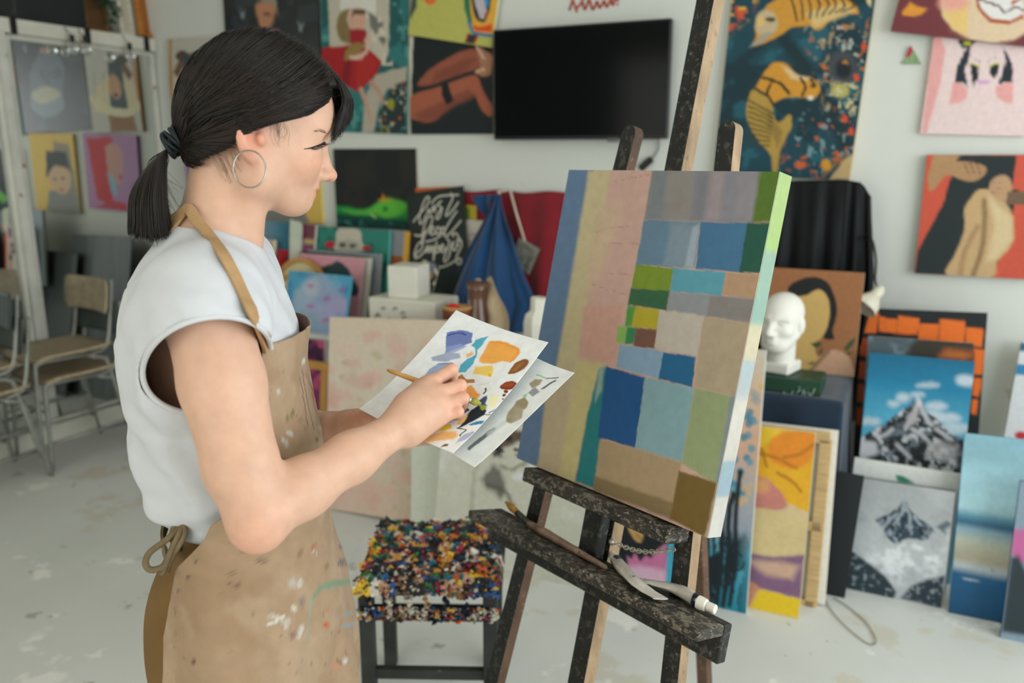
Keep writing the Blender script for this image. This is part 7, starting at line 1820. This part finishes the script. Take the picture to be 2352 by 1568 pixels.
def strand(P, r0, r1, col, sides=3):
    global NV
    P = np.asarray(P); Tn = np.gradient(P, axis=0); Tn /= np.linalg.norm(Tn, axis=1, keepdims=True) + 1e-12
    u = np.cross(Tn, np.array([.31, .2, .93])); u /= np.linalg.norm(u, axis=1, keepdims=True) + 1e-9; w_ = np.cross(Tn, u)
    n = len(P); rr_ = np.linspace(r0, r1, n); rr_[0] *= .15; rr_[1] *= .6
    V = np.concatenate([P + rr_[:, None] * (u * math.cos(2 * math.pi * k / sides) + w_ * math.sin(2 * math.pi * k / sides)) for k in range(sides)])
    i = np.arange(n - 1)
    for k in range(sides):
        a, b = k * n, ((k + 1) % sides) * n
        strF.append(np.stack([a + i, a + i + 1, b + i + 1, b + i], 1) + NV)
    strV.append(V); strC.append(np.tile(col, (len(V), 1))); NV += len(V)
def toW(q): return c0 + q @ np.stack([fx, fy, fz])
def scalp_path(root, lift, n=14, sag=0.0, e=0.0):
    """combed straight back in side view, hugging the head sideways"""
    s_ = -1.0 if root[1] <= 0 else 1.0; t = np.linspace(0, 1, n); b_ = np.sin(math.pi * t)
    x = root[0] + (tie[0] - root[0]) * t; z = root[2] + (tie[2] - root[2]) * t - sag * .1 * b_
    pl = lambda q_: (lambda w_: (math.atan2(w_[2] / cr_[2], w_[0] / cr_[0]), math.hypot(w_[2] / cr_[2], w_[0] / cr_[0])))((np.array([q_[0], 0, q_[2]]) - cc_) @ Rp2)
    (p0, r0_), (p1, r1_) = pl(root), pl(tie); p1 = p1 + 2 * math.pi if p1 < 0 else p1
    el = math.degrees(math.atan2(root[2] - .03, root[0] - .02)); wb = min(1, max(0, (el - 40) / 95)); wb = wb * (.85 if el < 140 else 1)
    pa, ra_ = p0 + (p1 - p0) * t, r0_ + (r1_ - r0_) * t
    qp = np.stack([cr_[0] * ra_ * np.cos(pa), 0 * t, cr_[2] * ra_ * np.sin(pa)], 1) @ Rp2.T + cc_
    x = x * (1 - wb) + qp[:, 0] * wb; z = z * (1 - wb) + qp[:, 2] * wb
    cr2 = cr_ + lift * np.minimum(1, b_ * 1.5).mean() + e
    q = np.stack([x, 0 * x, z], 1) - cc_; q = q @ Rp2
    k = (q[:, 0] / cr2[0]) ** 2 + (q[:, 2] / cr2[2]) ** 2
    sc = np.where(k > .985, np.sqrt(.985 / np.maximum(k, 1e-6)), 1.0); sc = np.where(t > .8, 1.0, sc)
    q[:, 0] *= sc; q[:, 2] *= sc
    k = np.minimum(k * sc * sc, 1.0); q[:, 1] = s_ * cr2[1] * np.sqrt(1 - k)
    q = q @ Rp2.T + cc_
    w_ = np.clip((t - .55) / .45, 0, 1); w_ = (w_ * w_ * (3 - 2 * w_))
    q[:, 1] = q[:, 1] * (1 - w_) + (tie[1] + q[:, 1] * .16) * w_
    end = tie + np.array([0, q[-1, 1], (root[2] - .04) * .14]); w2 = np.clip((t - .7) / .3, 0, 1)[:, None] ** 2
    return q * (1 - w2) + (end + (q - q[-1]) ) * w2
for k in range(5200):
    s_ = -1 if RNG.random() < .72 else 1
    m = RNG.random()
    sg_ = .03 + .07 * RNG.random()
    if m < .42: r_ = hl[int(RNG.random() * len(hl))] + RNG.normal(0, .0016, 3) + np.array([-.004, 0, .003]) * RNG.random(); sg_ = -.01 + .02 * RNG.random()
    elif m < .80:
        a_ = math.radians(8 + 176 * RNG.random()); q_ = np.array([cr_[0] * math.cos(a_), -.004 * RNG.random(), cr_[2] * math.sin(a_)]) * (.88 + .117 * RNG.random() ** .6); r_ = q_ @ Rp2.T + cc_
        if r_[2] < .080 and r_[0] > .08: continue
    elif m < .87:
        x_ = -.045 + .10 * RNG.random(); r_ = np.array([x_, -.08, np.interp(x_, [-.05, -.02, .0, .03, .06], [-.015, 0.0, .018, .028, .034]) + .045 * RNG.random()]); sg_ = 0
    else:
        a_ = math.radians(40 + 130 * RNG.random()); q_ = np.array([cr_[0] * math.cos(a_), 0, cr_[2] * math.sin(a_)]) * (.45 + .5 * RNG.random()); r_ = q_ @ Rp2.T + cc_
        r_[1] = -.05
        if r_[2] < .06 and r_[0] > -.03: continue
    r_ = np.array([r_[0], abs(r_[1]) * s_, r_[2]])
    Pth = scalp_path(r_, .004, sag=sg_, e=-.001 + .0032 * RNG.random())
    strand(toW(Pth), .00075, .0006, hcol[RNG.integers(5)] * (.8 + .5 * RNG.random()))
for k in range(110):       # loose fly-away hairs
    d = unit(np.array([.9 - 1.6 * RNG.random(), -.9 + 1.5 * RNG.random(), .35 + .9 * RNG.random()]))
    Pth = scalp_path(shell(d, 0), .002 + .003 * RNG.random(), sag=-.05 * RNG.random(), e=.001 + .003 * RNG.random()); i0 = RNG.integers(0, 6); Pth = Pth[i0:i0 + 8] + np.cumsum(RNG.normal(0, .0007, (8, 3)), 0)
    strand(toW(Pth), .00028, .00016, hcol[4])
def bez(*P, n=11): return np.array(spline(P, max(2, n // (len(P) - 1))))
for k in range(1500):       # curtain fringe
    a = RNG.random() ** .8; s_ = -1 if k % 5 < 3 else 1; lt = RNG.random()
    root = np.array([.072 + .022 * RNG.random(), (.001 + .010 * RNG.random()) * s_, .117 - .006 * RNG.random()])
    ye = (.004 + .040 * a) * s_
    xe = .152 - .036 * a - .005 * RNG.random() - (.006 * a if s_ < 0 else 0); ze = .028 - .030 * a + .014 * (RNG.random() - .5) + (.022 * RNG.random() if lt > .8 else 0)
    m1 = np.array([.1185 - .008 * a + .005 * RNG.random(), ye * .6, .0885 - .006 * a + .004 * RNG.random()]); m2 = np.array([.1475 - .022 * a + .004 * RNG.random(), ye * .95, .056 - .006 * a])
    strand(toW(bez(root, m1, m2, np.array([xe, ye, ze]) + RNG.normal(0, .0012, 3), n=12)), .0007, .00012, hcol[RNG.integers(5)] * (.8 + .5 * RNG.random()))
for k in range(1000):       # fringe sweeping back over the temple
    a = RNG.random()
    root = np.array([.088 - .03 * RNG.random(), -.002 - .01 * RNG.random(), .112])
    hq = [HL[2], HL[3], HL[4], HL[5], HL[7]]; up_ = np.array([-.010, 0, .016]) * a
    pts_ = [root, (root + hq[0]) / 2 + np.array([.006 - .006 * a, -.010, .004])] + [q_ + up_ * (1 - .12 * i) + np.array([0, -.0015, 0]) + RNG.normal(0, .0008, 3) for i, q_ in enumerate(hq)]
    strand(toW(bez(*pts_, HL[9] * (1 - .0) + np.array([-.01, -.001, .012 + .012 * a]), tie * .65 + HL[10] * .35 + np.array([0, 0, .008]), tie, n=30)), .0007, .0006, hcol[RNG.integers(5)] * (.8 + .5 * RNG.random()))
for k in range(46):        # wisps before the ear and at the nape
    if k % 2: q_ = HL[6] + np.array([.02 * RNG.random(), 0, .002]); e_ = q_ + np.array([-.004 + .012 * RNG.random(), .010, -.012 - .02 * RNG.random()])
    else: q_ = HL[10] + (HL[12] - HL[10]) * RNG.random(); e_ = q_ + np.array([.012 + .02 * RNG.random(), .012, -.03 - .04 * RNG.random()])
    strand(toW(bez(q_, (q_ + e_) / 2 + RNG.normal(0, .003, 3), e_, n=8)), .00022, .00008, hcol[4] * 1.6)
meshobj('strands', np.concatenate(strV), np.concatenate(strF), paintmat('dark_hair', 0.40, 0.0, spec=0.38), hair, colors=np.concatenate(strC))
# underlying mass of the hair
HF = Field()
HF.fn(lambda P: (lambda q: (np.sqrt(((q / (cr_ - .0015)) ** 2).sum(1)) - 1) * .085)(((P - c0) @ Rh - cc_) @ Rp2), H(*cc_), .11, 0.0)
HF.cone(H(-.046, 0, -.004), H(-.076, 0, -.006), .024, .009, .02)
def cut(P):
    q = (P - c0) @ Rh; x, y, z = q[:, 0], np.abs(q[:, 1]), q[:, 2]
    o_ = np.argsort([k[0] for k in HL]); lim = np.interp(x, [HL[k][0] for k in o_], [HL[k][2] for k in o_])
    return lim + .003 - z
HF.fn(lambda P: cut(P), H(*cc_), .3, .006, kind='&')
Vh, Qh = surface(HF, H(.02, 0, .04) - .17, H(.02, 0, .04) + .17, .003)
meshobj('hair_mass', Vh, Qh, mat('hair_base', '#191411', 0.5, var=0.1, vscale=60, g=.6), hair)
# ponytail and elastic
strV, strF, strC = [], [], []; NV = 0
tw = H(*tie); dt = proj(tw)[2]
for k in range(2400):
    a, rr_ = RNG.random() * 2 * math.pi, math.sqrt(RNG.random()); ox, oy = rr_ * math.cos(a), rr_ * math.sin(a)
    lt = RNG.random()
    tipx = 344 + 52 * ox; tipy = 534 + 9 * RNG.standard_normal() - 10 * ox * ox + (4 if ox > 0 else 0) - (60 * RNG.random() if lt > .88 else 0)
    P0_ = tie + np.array([.012, oy * .010, ox * .010]); P1_ = (A_(384 + 9 * ox, 341 - 10 * ox, dt + .010 * oy) - c0) @ Rh
    q1 = (A_(357 + 27 * ox, 375 - 16 * ox, dt - .006 + .020 * oy) - c0) @ Rh; q2 = (A_(341 + 44 * ox, 450, dt - .008 + .028 * oy) - c0) @ Rh; q3 = (A_(tipx, tipy, dt - .008 + .028 * oy) - c0) @ Rh
    strand(toW(bez(P0_, P1_, q1, q2, q3, n=16)), .0008, .0003, hcol[RNG.integers(5)] * (.8 + .8 * RNG.random()))
for k in range(80):
    tip = A_(296 + 125 * RNG.random(), 430 + 100 * RNG.random(), dt + .05 * (RNG.random() - .5)); q3 = (tip - c0) @ Rh; q1 = (A_(355 + 50 * (RNG.random() - .4), 385, dt) - c0) @ Rh
    strand(toW(bez(tie + np.array([-.008, 0, -.006]), q1, q3, n=8)), .0003, .00012, hcol[4])
meshobj('ponytail', np.concatenate(strV), np.concatenate(strF), MATS['dark_hair'], hair, colors=np.concatenate(strC))
ta = unit(A_(380, 343, dt) - A_(416, 316, dt)); tu = unit(np.cross(ta, fz)); tv2 = np.cross(ta, tu)
for k in range(6):
    cc2 = A_(399, 326, dt) + ta * (k - 2.5) * .0034; b = MB(); ph = k * 1.3
    b.tube([cc2 + (tu * math.cos(t) + tv2 * math.sin(t)) * .0148 + ta * .0032 * math.sin(t + ph) for t in np.linspace(0, 2 * math.pi, 22, endpoint=False)], .0025, 6, closed=True).build('elastic', mat('dark_teal_elastic', '#0c181a', 0.6), hair, smooth=True)
# hoop earring
ec = A_(573, 388, .988); e1 = unit(RT * .95 + FW * .3); e2 = UP
er = empty('hoop_earring', ec + e2 * .022); er.parent = woman; er.location = tuple(np.array(er.location) - world_loc(woman))
MB().tube([ec + e1 * .0186 * math.cos(t) + e2 * .0222 * math.sin(t) for t in np.linspace(0, 2 * math.pi, 48, endpoint=False)], .0010, 8, closed=True).build('hoop', mat('silver', '#a8a49c', 0.2, metal=1.0, var=0.02, g=1.0), er, smooth=True)

# ================================================================== papers and brush in her hands
pc4 = [A_(1048, 714, 1.29), A_(1260, 788, 1.196), A_(1040, 1045, 1.084)]
pU, pV = unit(pc4[1] - pc4[0]), unit(pc4[2] - pc4[1]); pw, ph_ = np.linalg.norm(pc4[1] - pc4[0]), np.linalg.norm(pc4[2] - pc4[1])
pV = unit(pV - pU * (pU @ pV)); PN = np.cross(pU, pV); PN = PN if PN[2] > 0 else -PN
PPL = (pc4[0], PN)
def sheet(name, label, org, U, V, w_, h_, curl, strokes, base='#d6d8d8', n=(200, 280)):
    a, b = np.meshgrid(np.linspace(0, w_, n[0]), np.linspace(0, h_, n[1]))
    def q(x, y):
        d = hit(x, y, (org, PN)) - org; return d @ U, d @ V
    pt_ = Paint(a, b, q, 1.15 / F, base, g=1.3); pt_.wob = 7; strokes(pt_); pt_.brush(.05, .04, seed=3)
    P = org + a[..., None] * U + b[..., None] * V + curl(a / w_, b / h_)[..., None] * PN
    i = np.arange(n[0] * n[1]).reshape(n[1], n[0]); f = np.stack([i[:-1, :-1], i[:-1, 1:], i[1:, 1:], i[1:, :-1]], -1).reshape(-1, 4)
    k = n[0] * n[1]; lp2 = np.concatenate([i[0, :-1], i[:-1, -1], i[-1, :0:-1], i[:0:-1, 0]]); sd2 = np.stack([lp2, lp2 + k, np.roll(lp2, -1) + k, np.roll(lp2, -1)], 1)
    V2 = np.concatenate([P.reshape(-1, 3), (P - PN * .0004).reshape(-1, 3)])
    return tag(meshobj(name, V2, np.concatenate([f, f[:, ::-1] + k, sd2]), paintmat('paper', .7, .03, 300, spec=.25), None, colors=np.concatenate([pt_.c, np.tile(lin(base, 1.3), (k, 1))])), label, 'paper', 'paint-daubed papers in her hand')
def Z5(*P): return [(720 + x / 3.734, 680 + y / 3.734) for x, y in P]
def strokes1(p):
    p.poly(Z5((1140, 300), (1250, 275), (1360, 290), (1350, 370), (1240, 410), (1130, 460), (1120, 390)), '#4a5f9e', 3, .9); p.poly(Z5((1130, 410), (1250, 380), (1310, 400), (1200, 450), (1120, 462)), '#8090b8', 4, .8); p.line(Z5((1150, 320), (1250, 300), (1300, 310)), 4, '#2f4488', 3)
    p.poly(Z5((1000, 500), (1150, 450), (1240, 455), (1250, 490), (1120, 530), (1010, 525)), '#8d97b0', 4, .9); p.poly(Z5((1070, 545), (1170, 535), (1200, 575), (1050, 640), (920, 710), (900, 690), (980, 590)), '#8794b4', 4, .95); p.line(Z5((1060, 550), (1170, 540), (1195, 575)), 3, '#5f6f98', 3)
    p.poly(Z5((1350, 390), (1390, 345), (1490, 320), (1450, 380), (1400, 430), (1385, 480), (1360, 540), (1290, 610), (1225, 620), (1240, 560), (1310, 500), (1375, 470), (1380, 420)), '#3d98b2', 3, .95); p.poly(Z5((1300, 460), (1350, 440), (1360, 465), (1300, 490)), '#e0a878', 4)
    p.poly(Z5((1495, 375), (1560, 360), (1690, 390), (1755, 430), (1750, 490), (1690, 545), (1600, 535), (1480, 545), (1410, 520), (1430, 470)), '#e09a48', 5, smooth=3); p.line(Z5((1500, 370), (1600, 380), (1740, 430)), 5, '#d98630', 4, .7); p.line(Z5((1750, 440), (1740, 500), (1680, 545)), 5, '#d98630', 4, .7)
    p.poly(Z5((1380, 565), (1520, 560), (1540, 600), (1510, 655), (1440, 640), (1350, 630)), '#dfb83e', 5, .9); p.ell(*Z5((1500, 640))[0], 5, 4, '#d9a22a')
    p.poly(Z5((1660, 630), (1720, 560), (1800, 525), (1840, 540), (1830, 580), (1760, 630), (1690, 645)), '#7d5028', 3, smooth=3); p.poly(Z5((1690, 620), (1760, 565), (1810, 550), (1740, 620)), '#9a6c3a', 5, .6)
    p.ell(*Z5((1670, 748))[0], 21, 10, '#7a3416', rot=-6, soft=3); p.ell(*Z5((1665, 740))[0], 14, 5, '#964a22', rot=-6, soft=4, o=.7)
    for x, y, r_ in ((1640, 800, 5), (1632, 830, 4), (1628, 862, 2.4)): p.ell(*Z5((x, y))[0], r_, r_ * .8, '#7a3416', soft=2)
    p.poly(Z5((1200, 720), (1230, 650), (1260, 630), (1290, 670), (1370, 675), (1370, 705), (1260, 710)), '#a3703a', 3); p.poly(Z5((1260, 750), (1340, 730), (1380, 780), (1420, 810), (1380, 865), (1300, 850), (1265, 800)), '#e0954a', 4)
    p.poly(Z5((1390, 720), (1500, 702), (1495, 725), (1390, 738)), '#c4ccc8', 4, .8); p.line(Z5((1468, 760), (1470, 780), (1450, 805)), 4, '#23282c', 2)
    p.poly(Z5((1390, 880), (1440, 840), (1475, 820), (1470, 890), (1490, 920), (1420, 910)), '#3b4a6a', 3); p.poly(Z5((1500, 830), (1590, 830), (1570, 900), (1540, 940), (1500, 920)), '#e3d49a', 6, .8)
    p.poly(Z5((1270, 980), (1310, 930), (1330, 950), (1290, 975)), '#3d4666', 3); p.poly(Z5((1215, 1080), (1340, 960), (1345, 1000), (1260, 1080)), '#d0a846', 4, .9)
    p.poly(Z5((1330, 960), (1420, 900), (1480, 960), (1460, 1000), (1380, 1040), (1300, 1090), (1225, 1120), (1300, 1040)), '#1b2430', 3); p.line(Z5((1225, 1115), (1300, 1130), (1260, 1180), (1255, 1195)), 3, '#1b2026', 2); p.line(Z5((1440, 990), (1520, 1000)), 2.5, '#1b2026', 2)
    p.poly(Z5((1410, 905), (1470, 910), (1480, 940), (1440, 960)), '#8f9236', 3); p.line(Z5((1510, 980), (1600, 938)), 4, '#6a6a9a', 2)
    p.poly(Z5((1325, 1085), (1390, 1055), (1465, 1055), (1440, 1085), (1350, 1095)), '#2f7aa4', 3); p.poly(Z5((1060, 1150), (1130, 1080), (1180, 1080), (1175, 1120), (1110, 1145)), '#e3bc28', 3)
    p.poly(Z5((860, 1235), (960, 1200), (1100, 1150), (1220, 1145), (1240, 1190), (1200, 1230), (1050, 1240), (930, 1270)), '#e2ad72', 6); p.poly(Z5((1220, 1265), (1280, 1185), (1360, 1150), (1380, 1160), (1310, 1230)), '#a3a6c4', 3); p.poly(Z5((1095, 1310), (1130, 1275), (1165, 1275), (1150, 1300)), '#6a5630', 3)
def strokes2(p):
    p.poly(Z5((1890, 640), (1905, 625), (1990, 665), (1980, 680)), '#8fb49c', 3); p.line(Z5((1990, 680), (2095, 682)), 3, '#3a3c40', 2); p.poly(Z5((1840, 710), (1890, 670), (1950, 690), (1940, 730), (1870, 760)), '#94866e', 4)
    p.poly(Z5((1830, 790), (1900, 750), (1940, 800), (1880, 840)), '#84888c', 4); p.line(Z5((1960, 770), (2070, 710)), 6, '#50545a', 3); p.poly(Z5((1740, 860), (1800, 830), (1840, 880), (1830, 940), (1790, 960), (1780, 1040), (1700, 1075), (1640, 1050), (1650, 980)), '#8d8062', 4)
    p.poly(Z5((1780, 820), (1830, 790), (1810, 840)), '#9ab08c', 4); p.line(Z5((1330, 1275), (1430, 1190), (1540, 1110)), 11, '#4a5056', 4, .9); p.line(Z5((1500, 1150), (1620, 1060)), 14, '#b4bab8', 6, .7)
    p.patches('#c2c6c6', .012, .5, .2, seed=3, o=.5)
z2 = rot2 = math.radians(-9)
U2 = pU * math.cos(rot2) - pV * math.sin(rot2); V2_ = pU * math.sin(rot2) + pV * math.cos(rot2)
tr2 = hit(1320, 858, (pc4[0] - PN * .012, PN))
sheet('paper_sheet', 'upper paper daubed with orange, blue and brown test strokes', pc4[0], pU, pV, pw, ph_ * 1.0, lambda a, b: .006 * (1 - np.sin(a * math.pi)) - .004 + .010 * np.clip(b - .8, 0, 1) * 2 - .006 * np.sin(b * math.pi), strokes1)
sheet('paper_sheet', 'lower paper with grey and olive smears, corner curling out', tr2 - U2 * pw * 1.06, U2, V2_, pw * 1.06, ph_ * .88, lambda a, b: -.003 + .026 * np.clip(a - .55, 0, 1) ** 2 * np.clip(1 - b, 0, 1) - .010 * np.sin(a * math.pi) + .016 * np.clip(b - .72, 0, 1) ** 2 * 6 * .5, strokes2, '#cfd2d1')
tipb = hit(1106, 931, PPL) + PN * .003
br_end, br_mid = A_(889, 849, 1.155), A_(1065, 917, 1.142)
brush_obj('held_paintbrush', 'thin wooden paintbrush with an olive tip held in the hand', tipb, tipb + (br_end - tipb) * .19, br_end, .0055, .0050, (mat('olive_bristle', '#8a8a3a', 0.7, var=0.2, vscale=80), mat('bright_ferrule', '#a9adb0', 0.3, metal=0.8), mat('painted_handle', '#b98a4c', 0.5, var=0.15, vscale=30, spots=[('#8fa0a4', 40, 0.62), ('#d0a860', 30, 0.66)])))
